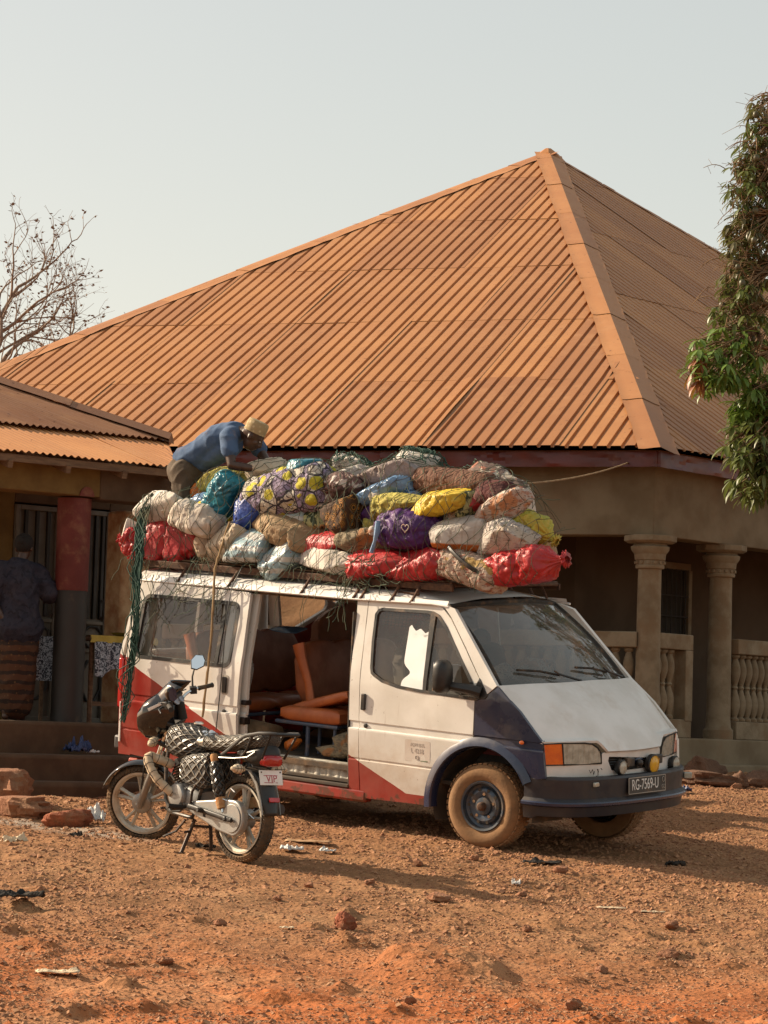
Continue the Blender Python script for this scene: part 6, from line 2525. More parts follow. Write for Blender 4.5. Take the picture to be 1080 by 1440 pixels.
for s in (-1, 1):
    g = G()
    off = Vector((0, .085 * s, 0))
    fx = Vector((-.018, 0, 0))
    up_ = AX1.lerp(AX0, .52)
    g.tube([AX1 + off + Vector((0, 0, -.02)), AX1 + off + fx * .4, up_ + off + fx], [.022, .027, .027], 12)
    g.ball(AX1 + off, (.03, .022, .03))
    st(g.build('fork_leg', MT['fork_grey']))
    g = G()
    g.tube([AX1.lerp(AX0, .5) + off + fx, AX1.lerp(AX0, 1.04) + off + fx], .0165, 10)
    st(g.build('fork_tube', MT['chrome']))
    g = G()
    for q in np.linspace(.5, .58, 4):
        g.lathe([(.027, 0), (.031, .008), (.027, .016)], AX1.lerp(AX0, q) + off + fx, axd, 12, cap=False)
    st(g.build('fork_gaiter', MT['rubber']))
g = G()
for q in (.78, 1.03):
    c = AX1.lerp(AX0, q)
    g.box(c + Vector((-.03, 0, 0)), (.08, .23, .03), Matrix.Rotation(R(-22), 3, 'Y'))
st(g.build('triple_clamp', MT['black_plastic'], bevel=.006))
# front mudguard
g = G()


def ffend(u, v):
    a = R(20 + 118 * u)
    w_ = .062 * (1 - .25 * u * u)
    y = (v - .5) * 2 * w_
    r = .318 - .022 * (abs(v - .5) * 2) ** 2 + .02 * max(0, .25 - u)
    return AX1 + Vector((r * math.cos(a) * 1.02, y, r * math.sin(a)))


g.grid(ffend, 22, 8)
o = g.build('front_mudguard', MT['black_gloss'], angle=60)
s_ = o.modifiers.new('s', 'SOLIDIFY')
s_.thickness = .004
st(o)
g = G()
for s in (-1, 1):
    g.tube([AX1 + Vector((-.02, s * .07, .12)), AX1 + Vector((-.05, s * .06, .30))], .006, 6)
st(g.build('mudguard_stay', MT['black_plastic']))
# headlamp cowl: faceted black fairing with a tall visor
g = G()
rings = []
for (x, hw, zl, zh) in ((0.97, .09, .88, 1.07), (1.03, .125, .81, 1.12), (1.12, .135, .77, 1.12), (1.21, .125, .78, 1.07), (1.265, .095, .83, 1.0), (1.283, .05, .88, .95)):
    rg = []
    for k in range(20):
        a = 2 * math.pi * k / 20
        ca, sa = math.cos(a), math.sin(a)
        rg.append((x, hw * math.copysign(abs(ca) ** .75, ca), (zl + zh) / 2 + (zh - zl) / 2 * math.copysign(abs(sa) ** .8, sa)))
    rings.append(rg)
g.loft(rings)
st(g.build('headlamp_cowl', MT['black_gloss'], angle=24))
g = G()


def visor(u, v):
    y = (u - .5) * 2 * (.128 - .03 * v)
    x = 1.255 - .23 * v - .35 * ((u - .5) * 2) ** 2 * .35
    z = 1.0 + .215 * v - .02 * ((u - .5) * 2) ** 2
    return (x, y, z)


g.grid(visor, 12, 8)
o = g.build('visor', MT['black_gloss'], angle=60)
s_ = o.modifiers.new('s', 'SOLIDIFY')
s_.thickness = .012
st(o)
g = G()
g.box((1.005, 0, 1.085), (.06, .17, .09), Matrix.Rotation(R(-30), 3, 'Y'))
st(g.build('instrument_box', MT['black_plastic'], bevel=.015, seg=3))
for y in (-.045, .045):
    g = G()
    g.lathe([(.036, 0), (.036, .008), (.03, .012), (0, .012)], (.972, y, 1.075), Vector((-.82, 0, .57)), 18)
    st(g.build('gauge', MT['gauge']))
g = G()
g.lathe([(.0, .0), (.05, .004), (.075, .0), (.08, -.03)], (1.275, 0, .91), (1, 0, 0), 20, cap=False)
st(g.build('headlamp', MT['clear_lens']))
g = G()
g.prism([(1.16, .124, 1.03), (1.06, .122, 1.075), (1.05, .12, 1.06), (1.15, .127, 1.01)], (0, .008, 0))
st(g.build('cowl_decal', MT['white_plate']))
# handlebar, grips, levers, mirrors
hb = Vector((.985, 0, 1.02))
barpts = [(-.10, .36, .075), (-.03, .24, .075), (.0, .14, .05), (.0, .06, .0), (0, -.06, 0), (0, -.14, .05), (-.03, -.24, .075), (-.10, -.36, .075)]
g = G()
cv = [Vector(p) for p in barpts]
sm_ = []
for i in range(len(cv) - 1):
    for q in range(4):
        sm_.append(cv[i].lerp(cv[i + 1], q / 4))
sm_.append(cv[-1])
for _ in range(2):
    sm_ = [sm_[0]] + [(sm_[i - 1] + sm_[i] * 2 + sm_[i + 1]) / 4 for i in range(1, len(sm_) - 1)] + [sm_[-1]]
g.tube([hb + p for p in sm_], .0115, 8)
st(g.build('handlebar', MT['chrome']))
for s in (-1, 1):
    g = G()
    a, b = hb + Vector((-.062, s * .285, .075)), hb + Vector((-.125, s * .40, .075))
    g.tube([a, a.lerp(b, .1), b.lerp(a, .08), b], [.019, .017, .017, .020], 12)
    st(g.build('grip', MT['rubber']))
    g = G()
    g.box(hb + Vector((-.035, s * .245, .07)), (.05, .06, .05), Matrix.Rotation(R(s * -28), 3, 'Z'))
    g.tube([hb + Vector((.0, s * .24, .06)), hb + Vector((-.0, s * .33, .055)), hb + Vector((-.055, s * .42, .05))], [.008, .007, .006], 6)
    g.tube([hb + Vector((.01, s * .22, .08)), hb + Vector((.10, s * .10, .05)), hb + Vector((.06, s * .05, -.12))], .005, 5)
    st(g.build('lever', MT['black_plastic'], bevel=.006))
    m_ = empty('mirror')
    st(m_)
    MRot = (Matrix.Rotation(R(-62), 3, 'Z') @ Matrix.Rotation(R(24), 3, 'Y')) if s < 0 else Matrix.Rotation(R(-12), 3, 'Z')
    c = hb + (Vector((-.055, -.30, .265)) if s < 0 else Vector((-.07, .25, .15)))
    g = G()
    g.tube([hb + Vector((-.03, s * .245, .09)), (hb + Vector((-.01, s * .25, .12))).lerp(c, .3), (hb + Vector((.0, s * .25, .14))).lerp(c, .6), c + Vector((.01, 0, -.03))], [.008, .007, .007, .009], 7)
    g.build('mirror_stem', MT['black_plastic'], m_)
    g = G()
    rings = []
    for (xx, sc) in ((-.012, 1.0), (.0, 1.06), (.025, .8), (.045, .35)):
        rg = []
        for (py, pz) in ((-.050, -.042), (-.012, -.055), (.044, -.032), (.058, .010), (.046, .050), (-.008, .058), (-.046, .022)):
            rg.append(c + MRot @ Vector((xx, s * py * sc, pz * sc)))
        rings.append(rg)
    g.loft(rings)
    g.build('mirror_shell', MT['black_gloss'], m_, bevel=.004)
    g = G()
    g.add([c + MRot @ Vector((-.0135, s * py * .93, pz * .93)) for (py, pz) in ((-.050, -.042), (-.012, -.055), (.044, -.032), (.058, .010), (.046, .050), (-.008, .058), (-.046, .022))], [tuple(range(7)) if s < 0 else tuple(range(6, -1, -1))])
    g.build('mirror_glass', MT['mirror'], m_)
# black bar-clamp pad and cables
g = G()
g.tube([hb + Vector((-.03, 0, .03)), hb + Vector((-.045, 0, -.09))], [.030, .034], 12)
g.tube([hb + Vector((.02, .05, .03)), hb + Vector((.10, .09, .02)), (1.10, .09, .86), (1.03, .05, .70)], .005, 6)
g.tube([hb + Vector((.02, -.1, .06)), hb + Vector((.12, -.05, .08)), (1.12, .02, .84), (.99, .03, .70)], .005, 6)
st(g.build('cable', MT['rubber']))


def winker(c, d, par_fn, stub):
    o_ = empty('turn_signal')
    o_.parent = bike
    c, d = Vector(c), Vector(d).normalized()
    g_ = G()
    rot = d.to_track_quat('X', 'Z').to_matrix()
    g_.ball(c, (.052, .034, .034), 14, 10, rot=rot)
    g_.ball(c + d * .052, (.018, .016, .016), 8, 6)
    g_.ball(c - d * .050, (.020, .018, .018), 8, 6)
    g_.build('cloth_wrap', MT['cream_cloth'], o_)
    g_ = G()
    for q in (-.028, 0.0, .028):
        rr = .0345 * math.sqrt(max(.05, 1 - (q / .054) ** 2))
        g_.tube([c + d * q + (rot @ Vector((0, math.cos(a), math.sin(a)))) * rr for a in [k * math.pi / 6 for k in range(12)]], .0022, 4, closed=True)
    g_.tube([c + rot @ Vector((.05 * math.cos(a), .035 * math.sin(a), .004)) for a in [k * math.pi / 8 for k in range(16)]], .0022, 4, closed=True)
    g_.build('binding', MT['rubber'], o_)
    g_ = G()
    g_.tube([c - d * .05, Vector(stub)], .009, 6)
    g_.build('stalk', MT['black_plastic'], o_)
    return o_


for s in (-1, 1):
    w_ = winker((1.10, s * .20, .80), (.1, s * 1, -.12), None, (1.09, s * .09, .84))
    w_.matrix_basis = STEER @ w_.matrix_basis
    winker((-.02, s * .185, .672), (-.12, s * 1, .05), None, (.02, s * .08, .69))

# tank, side covers, seat: lofts with quilting


def loft_part(name, stations, mt, n=28, uvs=(8, 6), par=bike, angle=60, e=2.6, bevel=0):
    """stations: (x, halfwidth, zlow, zhigh[, yoff])"""
    g_ = G()
    rings = []
    for q in stations:
        x, hw, zl, zh = q[:4]
        yo = q[4] if len(q) > 4 else 0
        rg = []
        for k in range(n):
            a = 2 * math.pi * k / n - math.pi / 2
            ca, sa = math.cos(a), math.sin(a)
            rg.append((x, yo + hw * math.copysign(abs(ca) ** (2 / e), ca), (zl + zh) / 2 + (zh - zl) / 2 * math.copysign(abs(sa) ** (2 / e), sa)))
        rings.append(rg)
    g_.loft(rings, uvs=uvs)
    return g_.build(name, MT[mt], par, angle=angle)


def interp(st_, n_):
    xs_ = [q[0] for q in st_]
    t = np.linspace(0, 1, len(st_))
    T = np.linspace(0, 1, n_)
    return [tuple(np.interp(T[i], t, [q[c] for q in st_]) for c in range(len(st_[0]))) for i in range(n_)]


loft_part('fuel_tank', interp([(.965, .05, .74, .84), (.955, .10, .70, .88), (.90, .138, .665, .912), (.80, .150, .655, .922), (.70, .142, .66, .905), (.60, .112, .70, .868), (.55, .08, .73, .835), (.545, .05, .74, .82)], 24), 'quilt', uvs=(16, 7))
g = G()
g.lathe([(.038, 0), (.038, .012), (.03, .02), (.0, .02)], (.735, -.02, .915), (0.1, 0, 1), 20)
g.tube([(.70, -.02, .928), (.77, -.02, .924)], .008, 6)
g.build('fuel_cap', MT['chrome'], bike)
for s in (-1, 1):
    loft_part('side_cover', interp([(.70, .01, .55, .65, s * .10), (.68, .05, .51, .685, s * .11), (.58, .062, .485, .715, s * .115), (.46, .062, .475, .735, s * .115), (.385, .05, .49, .745, s * .11), (.37, .01, .52, .73, s * .10)], 16), 'quilt', uvs=(12, 6))
loft_part('seat', interp([(.60, .05, .775, .80), (.585, .095, .755, .835), (.50, .115, .75, .862), (.40, .128, .75, .872), (.25, .130, .765, .885), (.10, .125, .79, .915), (-.06, .118, .815, .938), (-.13, .095, .83, .935), (-.145, .05, .85, .92)], 30), 'quilt_seat', uvs=(14, 14))
g = G()
g.loft([[(x, yo + hw * math.copysign(abs(math.cos(a)) ** .8, math.cos(a)), zc + hh * math.sin(a)) for a in [2 * math.pi * k / 24 for k in range(24)]] for (x, yo, hw, zc, hh) in ((.605, 0, .06, .80, .035), (.59, 0, .104, .80, .052), (.54, 0, .118, .808, .066), (.485, 0, .126, .812, .068))], cap=False)
g.grid(lambda u, v: (.62 - .10 * u + .03 * math.sin(6 * v), -.06 + .14 * v, .84 + .05 * math.sin(math.pi * u) * (0.6 + .4 * math.sin(9 * v))), 10, 12)
g.build('clear_film', MT['film'], bike)
# grab rail / carrier of flat bars round the tail
g = G()
for s in (-1, 1):
    pts = [(.24, s * .135, .745), (.20, s * .138, .765), (.02, s * .14, .885), (-.02, s * .14, .905), (-.16, s * .138, .935), (-.27, s * .125, .945), (-.31, s * .10, .943)]
    g.tube(pts, .0135, 8, squash=(1, .7, 1))
    g.tube([(-.10, s * .137, .925), (-.02, s * .125, .80), (.03, s * .115, .76)], .010, 6)
    g.tube([(-.27, s * .12, .94), (-.17, s * .10, .76)], .009, 6)
g.tube([(-.305, .105, .943), (-.318, .0, .943), (-.305, -.105, .943)], .0135, 8)
for x in (-.20, -.255):
    g.tube([(x, .12, .94), (x, -.12, .94)], .008, 6)
g.build('grab_rail', MT['black_plastic'], bike)
g = G()
for s in (-1, 1):
    g.tube([(.36, s * .135, .715), (.1, s * .138, .735), (-.04, s * .13, .755), (-.10, s * .11, .80)], .005, 7)
g.build('subframe_rail', MT['fork_grey'], bike)
loft_part('tail_cowl', interp([(.10, .11, .74, .80), (.0, .115, .70, .82), (-.08, .105, .69, .85), (-.14, .09, .70, .86), (-.17, .06, .72, .80)], 10), 'black_plastic')
# tail lamp, plate, mudguard
loft_part('tail_light', interp([(-.13, .085, .705, .785), (-.165, .082, .702, .788), (-.195, .068, .71, .782), (-.205, .03, .73, .765)], 8), 'red_lens', e=4)
pl = empty('number_plate')
pl.parent = bike
pdir = Vector((-1, 0, .28)).normalized()
pu_ = Vector((.28, 0, 1)).normalized()
pl.matrix_local = frame((-.165, 0, .628), (0, -1, 0), pu_, pdir)
g = G()
g.box((0, 0, 0), (.205, .105, .003))
g.build('plate', MT['white_plate'], pl, bevel=.004)
g = G()
for x in (-.085, .085):
    g.lathe([(.006, .0015), (.006, .004)], (x, .038, 0), (0, 0, 1), 8)
g.build('bolt', MT['dark_metal'], pl)
text_obj('VIP', .072, MT['red_print'], pl, frame((0.003, -.010, .0022), (1, 0, 0), (0, 1, 0), (0, 0, 1)), .0008, 1.0)
g = G()
for x, w_ in ((-.052, .03), (-.022, .03), (.004, .026), (.046, .022)):
    g.box((x, .0145, .0030), (w_, .004, .0014))
    g.box((x, -.0355, .0030), (w_ * .9, .004, .0014))
g.build('serif', MT['red_print'], pl)


def mg(u, v):
    # rear mudguard: from under the seat back over the wheel and hanging down
    pts_ = [(.18, .665), (.05, .675), (-.06, .66), (-.13, .62), (-.175, .55), (-.21, .46), (-.235, .37)]
    f = u * (len(pts_) - 1)
    i = min(int(f), len(pts_) - 2)
    q = f - i
    x = pts_[i][0] * (1 - q) + pts_[i + 1][0] * q
    z = pts_[i][1] * (1 - q) + pts_[i + 1][1] * q
    s = (v - .5) * 2
    w_ = .075 * (1 - .25 * max(0, u - .86) / .14)
    return (x + .03 * s * s, s * w_, z - .012 * s * s)


g = G()
g.grid(mg, 24, 8)
o = g.build('rear_mudguard', MT['black_plastic'], bike, angle=60)
s_ = o.modifiers.new('s', 'SOLIDIFY')
s_.thickness = .005
g = G()
for s in (-1, 1):
    g.tube([(-.02, s * .078, .66), (-.11, s * .085, .58), (-.17, s * .082, .46), (-.20, s * .08, .37)], [.014, .013, .012, .008], 6, squash=(1, .6, 1))
g.build('mudguard_edge', MT['fork_grey'], bike)
g = G()
g.box((-.222, 0.0, .478), (.012, .09, .032), Matrix.Rotation(R(15), 3, 'Y'))
g.build('reflector', MT['red_lens'], bike, bevel=.003)
# shock absorbers wrapped in quilted sleeves
for s in (-1, 1):
    sh = empty('shock_absorber')
    sh.parent = bike
    a, b = Vector((.315, s * .142, .725)), Vector((.165, s * .142, .345))
    g = G()
    g.tube([a.lerp(b, .10), a.lerp(b, .16), a.lerp(b, .5), a.lerp(b, .70), a.lerp(b, .74)], [.03, .044, .047, .042, .03], 16)
    uv_ = g.uv
    g.uv = [(u * 5, v * 16) for (u, v) in uv_]
    g.build('sleeve', MT['quilt_dark'], sh)
    g = G()
    g.tube([a.lerp(b, -.04), a.lerp(b, .0), a.lerp(b, .10)], [.022, .030, .026], 12)
    g.build('foam_collar', MT['foam'], sh)
    g = G()
    g.tube([a.lerp(b, .74), a.lerp(b, .82), a.lerp(b, .93)], [.036, .040, .034], 12)
    g.build('foam_collar', MT['foam'], sh)
    g = G()
    g.tube([a, b], .010, 8)
    g.build('rod', MT['chrome'], sh)
# chain case, swing arm
g = G()
cc = Vector((.06, .115, .315))
out = [(.56, .370), (.52, .385), (.30, .418), (.16, .445)] + [(cc.x + .125 * math.cos(a), cc.z + .128 * math.sin(a)) for a in np.linspace(R(80), R(262), 18)] + [(.22, .212), (.40, .262), (.54, .300), (.57, .325)]
g.prism([(x, .085, z) for x, z in out], (0, .055, 0))
g.build('chain_case', MT['cast_silver'], bike, bevel=.012, seg=3)
g = G()
g.prism([(x, .139, z) for x, z in [(cc.x + .10 * math.cos(a), cc.z + .10 * math.sin(a)) for a in np.linspace(0, 2 * math.pi, 24, endpoint=False)]], (0, .008, 0))
g.prism([(.50, .139, .335), (.50, .139, .315), (.12, .139, .268), (.12, .139, .286)], (0, .005, 0))
g.build('case_boss', MT['cast_silver'], bike, bevel=.004)
g = G()
g.lathe([(.016, 0), (.016, .004), (.012, .005)], (.37, .140, .302), (0, 1, 0), 14)
g.lathe([(.006, 0), (.006, .006)], (.44, .140, .345), (0, 1, 0), 8)
g.build('grommet', MT['rubber'], bike)
for s in (-1, 1):
    g = G()
    y = .165 if s > 0 else -.12
    g.tube([(.53, s * abs(y), .345), (.3, s * abs(y), .328), (.03, s * abs(y), .305)], [.022, .020, .018], 8, squash=(1, .7, 1))
    g.lathe([(.020, -.01), (.022, .012), (.014, .02)], (.095, s * abs(y), .308), (0, s, 0), 6)
    g.box((.085, s * (abs(y) + .005), .308), (.07, .012, .03))
    g.build('swing_arm', MT['black_plastic'], bike, bevel=.003)
# engine
g = G()
g.loft([[(x, yc + hw * ca, zc + hh * sa) for ca, sa in [(math.copysign(abs(math.cos(2 * math.pi * k / 20)) ** .6, math.cos(2 * math.pi * k / 20)), math.copysign(abs(math.sin(2 * math.pi * k / 20)) ** .6, math.sin(2 * math.pi * k / 20))) for k in range(20)]] for (x, yc, hw, zc, hh) in ((.80, 0, .07, .40, .06), (.77, 0, .12, .40, .095), (.66, 0, .135, .395, .105), (.55, 0, .125, .385, .10), (.49, 0, .10, .38, .075))])
g.build('crankcase', MT['cast_silver'], bike, angle=50)
g = G()
g.lathe([(.088, 0), (.088, .025), (.078, .040), (.05, .046), (0, .046)], (.70, .125, .405), (0, 1, 0), 28)
for k in range(5):
    g.lathe([(.008, 0), (.008, .012)], (.70 + .095 * math.cos(k * 1.256), .128, .405 + .095 * math.sin(k * 1.256)), (0, 1, 0), 8)
g.build('crank_cover', MT['cast_silver'], bike)
text_obj('TVS', .030, MT['fork_grey'], bike, frame((.70, .1722, .412), (-1, 0, 0), (0, 0, 1), (0, 1, 0)), .0006, .9)
g = G()
cdir = Vector((.38, 0, .92)).normalized()
for k in range(8):
    c = Vector((.755, 0, .49)) + cdir * (.019 * k)
    g.box(c, (.15 - .006 * abs(k - 4), .17, .007), Matrix.Rotation(R(22), 3, 'Y'))
g.tube([(.75, 0, .47), (.81, 0, .63)], .055, 14)
g.box(Vector((.755, 0, .49)) + cdir * .165, (.12, .12, .05), Matrix.Rotation(R(22), 3, 'Y'))
g.build('cylinder', MT['black_plastic'], bike, bevel=.002, seg=1)
g = G()
g.tube([(.62, .06, .50), (.60, .05, .60), (.66, .02, .62)], .025, 10)
g.build('carburettor', MT['dark_metal'], bike)
g = G()
g.tube([(.88, .04, .60), (.86, .09, .53), (.80, .10, .50)], .008, 6)
g.build('clutch_cable', MT['rubber'], bike)
g = G()
g.tube([(.53, .15, .36), (.52, .152, .45), (.44, .150, .56), (.40, .148, .60)], .010, 7)
g.build('breather_pipe', MT['dark_metal'], bike)
g = G()
for s in (-1, 1):
    g.tube([(.99, s * .03, .80), (.93, s * .09, .60), (.88, s * .11, .36), (.80, s * .11, .27), (.55, s * .11, .26), (.50, s * .11, .36), (.44, s * .11, .60), (.40, s * .10, .72)], .014, 8)
g.tube([(.99, 0, .84), (.75, 0, .77), (.40, 0, .72), (.05, 0, .76)], .02, 8)
g.build('frame', MT['black_plastic'], bike)
g = G()
g.tube([(.83, -.06, .56), (.93, -.10, .45), (.88, -.13, .28), (.60, -.15, .24), (.35, -.16, .30), (-.10, -.17, .40)], [.017, .017, .018, .022, .038, .036], 12)
g.build('exhaust', MT['dark_metal'], bike)
# crash bar wrapped in cream cloth bound with black cord
for s in (-1, 1):
    cb = empty('crash_bar')
    cb.parent = bike
    ctl = [Vector(p) for p in ((.90, s * .05, .60), (.945, s * .14, .635), (.975, s * .215, .66), (.96, s * .245, .635), (.90, s * .245, .56), (.83, s * .225, .49), (.77, s * .18, .435), (.73, s * .13, .40))]
    pts = []
    for i in range(len(ctl) - 1):
        for q in range(4):
            pts.append(ctl[i].lerp(ctl[i + 1], q / 4))
    pts.append(ctl[-1])
    for _ in range(2):
        pts = [pts[0]] + [(pts[i - 1] + pts[i] * 2 + pts[i + 1]) / 4 for i in range(1, len(pts) - 1)] + [pts[-1]]
    g = G()
    g.tube(pts, [.030 + .005 * abs(math.sin(k * 1.05)) for k in range(len(pts))], 12)
    g.build('cloth_wrap', MT['cream_cloth'], cb)
    g = G()
    for k in range(2, len(pts) - 1, 3):
        d = (pts[k + 1] - pts[k - 1]).normalized()
        u_, v_, _d = basis(d)
        g.tube([pts[k] + (u_ * math.cos(a) + v_ * math.sin(a)) * .0335 for a in [q * math.pi / 6 for q in range(12)]], .0028, 5, closed=True)
    g.tube([p + Vector((0, s * .034, .0)) for p in pts[4:-2]], .0026, 5)
    g.build('binding', MT['rubber'], cb)
# pegs, levers, stands
g = G()
for s in (-1, 1):
    g.tube([(.62, s * .10, .335), (.62, s * .15, .325)], .012, 8)
    g.tube([(.625, s * .15, .325), (.635, s * .275, .335)], [.02, .018], 10)
    g.tube([(.35, s * .13, .33), (.36, s * .22, .34)], .016, 8)
g.tube([(.62, .16, .30), (.74, .17, .28), (.80, .17, .30), (.80, .21, .30)], .008, 6)
g.build('foot_peg', MT['rubber'], bike)
stz = []
for (x, y) in ((.545, .185), (.585, -.115)):
    wpt = bike.matrix_world @ Vector((x, y, 0))
    stz.append((x, y, (gh(wpt.x, wpt.y) - wpt.z) / BZ.z + .004))
g = G()
g.tube([(.57, .07, .245), (.560, .11, .16), stz[0]], .014, 8)
g.box(Vector(stz[0]) + Vector((0, .01, 0)), (.05, .07, .012))
g.tube([(.57, -.07, .245), (.58, -.10, .12), stz[1]], .014, 8)
g.tube([(.565, .09, .20), (.57, -.085, .19)], .011, 7)
g.tube([(.56, .11, .16), (.50, .20, .165)], .010, 6)
g.build('centre_stand', MT['dark_metal'], bike)
g = G()
g.tube([(.61, .12, .24), (.66, .16, .15), (.75, .20, .10)], .010, 6)
g.build('side_stand', MT['dark_metal'], bike)
g = G()
g.tube([(.13, .13, .46), (.10, .135, .52), (.05, .14, .50)], .006, 6)
g.tube([(.17, .15, .44), (.02, .10, .40), (-.09, .06, .33)], .005, 6)
g.build('brake_rod', MT['chrome'], bike)
# ------------------------------------------------------------------ people
MT['skin'] = pm('skin', (0.060, 0.030, 0.018), (0.048, 0.023, 0.014), scale=14, rough=.42, bump=.06, bscale=120, rvar=.1)
MT['blue_shirt'] = pm('blue_shirt', (0.055, 0.105, 0.20), (0.042, 0.082, 0.165), scale=6, rough=.9, bump=.2, bscale=140, dust=.18, dscale=5)
MT['khaki_trousers'] = pm('khaki_trousers', (0.085, 0.060, 0.038), (0.065, 0.045, 0.028), scale=6, rough=.9, bump=.2, bscale=140, dust=.2)


def kufi_col(m):
    v = m.voro(26, rand=.2)
    return m.mix(m.smooth(v, .2, .4), (0.50, 0.40, 0.24), (0.34, 0.26, 0.14))


MT['kufi'] = sackmat('kufi', kufi_col, rough=.9, wr=.05, dirt=.1)


def wax(m):
    y = m.sep()[2]
    s1 = m.math('SINE', m.math('MULTIPLY', m.math('ADD', y, m.math('MULTIPLY', m.noise(9), .06)), 70.0))
    col = m.mix(m.smooth(s1, 0.1, .5), (0.075, 0.032, 0.015), (0.025, 0.014, 0.010))
    return m.mix(m.smooth(m.voro(22), .22, .16), col, (0.11, 0.055, 0.022))


MT['wax_print'] = sackmat('wax_print', wax, wr=.15, wscale=8, dirt=.1)
MT['navy_blouse'] = sackmat('navy_blouse', blotch((0.018, 0.018, 0.030), (0.026, 0.025, 0.038), (0.012, 0.012, 0.02), 14), wr=.15, wscale=8, dirt=.08)
MT['hair'] = pm('hair', (0.008, 0.007, 0.006), (0.012, 0.010, 0.008), rough=.9, bump=.6, bscale=90)
MT['eye'] = pm('eye', (0.35, 0.33, 0.30), rough=.2)


def remesh(name, prims, mt, par, voxel=.01, smooth=6, wob=0.0, seed=0, wsc=14, cut=None):
    g_ = G()
    for p in prims:
        if p[0] == 'c':      # capsule / tapered limb through several joints
            pts, rad = p[1], p[2]
            sq = p[3] if len(p) > 3 else None
            P, Q = [], []
            for i in range(len(pts) - 1):
                n_ = 4
                for k in range(n_):
                    t = k / n_
                    P.append(Vector(pts[i]).lerp(Vector(pts[i + 1]), t))
                    Q.append(rad[i] * (1 - t) + rad[i + 1] * t)
            P.append(Vector(pts[-1]))
            Q.append(rad[-1])
            g_.tube(P, Q, 14, squash=sq)
            for e, r in ((0, rad[0]), (-1, rad[-1])):
                rr = (r, r, r) if not sq else (r * sq[0], r * sq[1], r * sq[2])
                g_.ball(pts[e], rr, 14, 10)
        else:
            g_.ball(p[1], p[2], 18, 12, rot=p[3] if len(p) > 3 else None)
    o_ = g_.build(name, mt, par, angle=179)
    r_m = o_.modifiers.new('r', 'REMESH')
    r_m.mode = 'VOXEL'
    r_m.voxel_size = voxel
    r_m.use_smooth_shade = True
    if smooth:
        s__ = o_.modifiers.new('s', 'SMOOTH')
        s__.iterations = smooth
        s__.factor = .5
    baked(o_)
    me = o_.data
    if wob or cut:
        n_ = len(me.vertices)
        co = np.zeros(n_ * 3)
        me.vertices.foreach_get('co', co)
        co = co.reshape(-1, 3)
        if wob:
            no = np.zeros(n_ * 3)
            me.vertices.foreach_get('normal', no)
            no = no.reshape(-1, 3)
            w_ = (1 - np.abs(pn(co * wsc + seed, seed))) ** 3 - .4 + .4 * pn(co * wsc * .5, seed + 3)
            co = co + no * (w_ * wob)[:, None]
        me.vertices.foreach_set('co', co.ravel())
    me.materials.clear()
    me.materials.append(mt)
    me.polygons.foreach_set('use_smooth', [True] * len(me.polygons))
    me.update()
    return o_


def hand_prims(w, d, up_, side, curl=.5, s=1.0):
    """w wrist, d direction of the hand, up_ back of the hand, side towards the thumb"""
    w, d, up_, side = Vector(w), Vector(d).normalized(), Vector(up_).normalized(), Vector(side).normalized()
    pr = [('c', [w, w + d * .045 * s], [.026 * s, .034 * s]), ('e', w + d * .062 * s, (.034 * s, .034 * s, .034 * s))]
    for k, (o_, L) in enumerate(((.027, .078), (.009, .088), (-.009, .082), (-.026, .064))):
        a = w + d * .082 * s + side * o_ * s
        b = a + (d * math.cos(curl * .5) - up_ * math.sin(curl * .5)) * L * .45 * s
        c = b + (d * math.cos(curl * 1.3) - up_ * math.sin(curl * 1.3)) * L * .32 * s
        e = c + (d * math.cos(curl * 2.0) - up_ * math.sin(curl * 2.0)) * L * .23 * s
        pr.append(('c', [a - d * .02, b, c, e], [.0105 * s, .0098 * s, .009 * s, .0078 * s]))
    t0 = w + d * .025 * s + side * .024 * s
    t1 = t0 + (d * .6 + side * .7 - up_ * .25).normalized() * .042 * s
    t2 = t1 + (d * .9 + side * .25 - up_ * .3).normalized() * .034 * s
    pr.append(('c', [t0, t1, t2], [.015 * s, .0125 * s, .0095 * s]))
    return pr


def head_prims(c, f, u, s=1.0):
    """c head centre, f facing, u crown direction"""
    f, u = Vector(f).normalized(), Vector(u).normalized()
    r = u.cross(f).normalized()
    rot = Matrix((f, r, u)).transposed()
    P = lambda a, b, e: Vector(c) + (f * a + r * b + u * e) * s
    pr = [('e', P(-.008, 0, .030), (.098 * s, .077 * s, .088 * s), rot), ('e', P(.018, 0, -.045), (.066 * s, .058 * s, .075 * s), rot),
          ('e', P(.052, 0, -.088), (.026 * s, .030 * s, .022 * s), rot), ('c', [P(.082, 0, .018), P(.100, 0, -.028)], [.010 * s, .017 * s]),
          ('e', P(.088, .012, -.033), (.012 * s, .011 * s, .010 * s), rot), ('e', P(.088, -.012, -.033), (.012 * s, .011 * s, .010 * s), rot),
          ('e', P(.079, 0, -.060), (.016 * s, .026 * s, .009 * s), rot), ('e', P(.076, 0, -.073), (.015 * s, .023 * s, .009 * s), rot),
          ('e', P(.074, .030, .022), (.014 * s, .028 * s, .010 * s), rot), ('e', P(.074, -.030, .022), (.014 * s, .028 * s, .010 * s), rot)]
    for b in (-1, 1):
        pr.append(('e', P(-.008, b * .077, -.012), (.020 * s, .010 * s, .032 * s), rot))
        pr.append(('e', P(.055, b * .045, -.025), (.022 * s, .018 * s, .022 * s), rot))
    return pr, P, rot


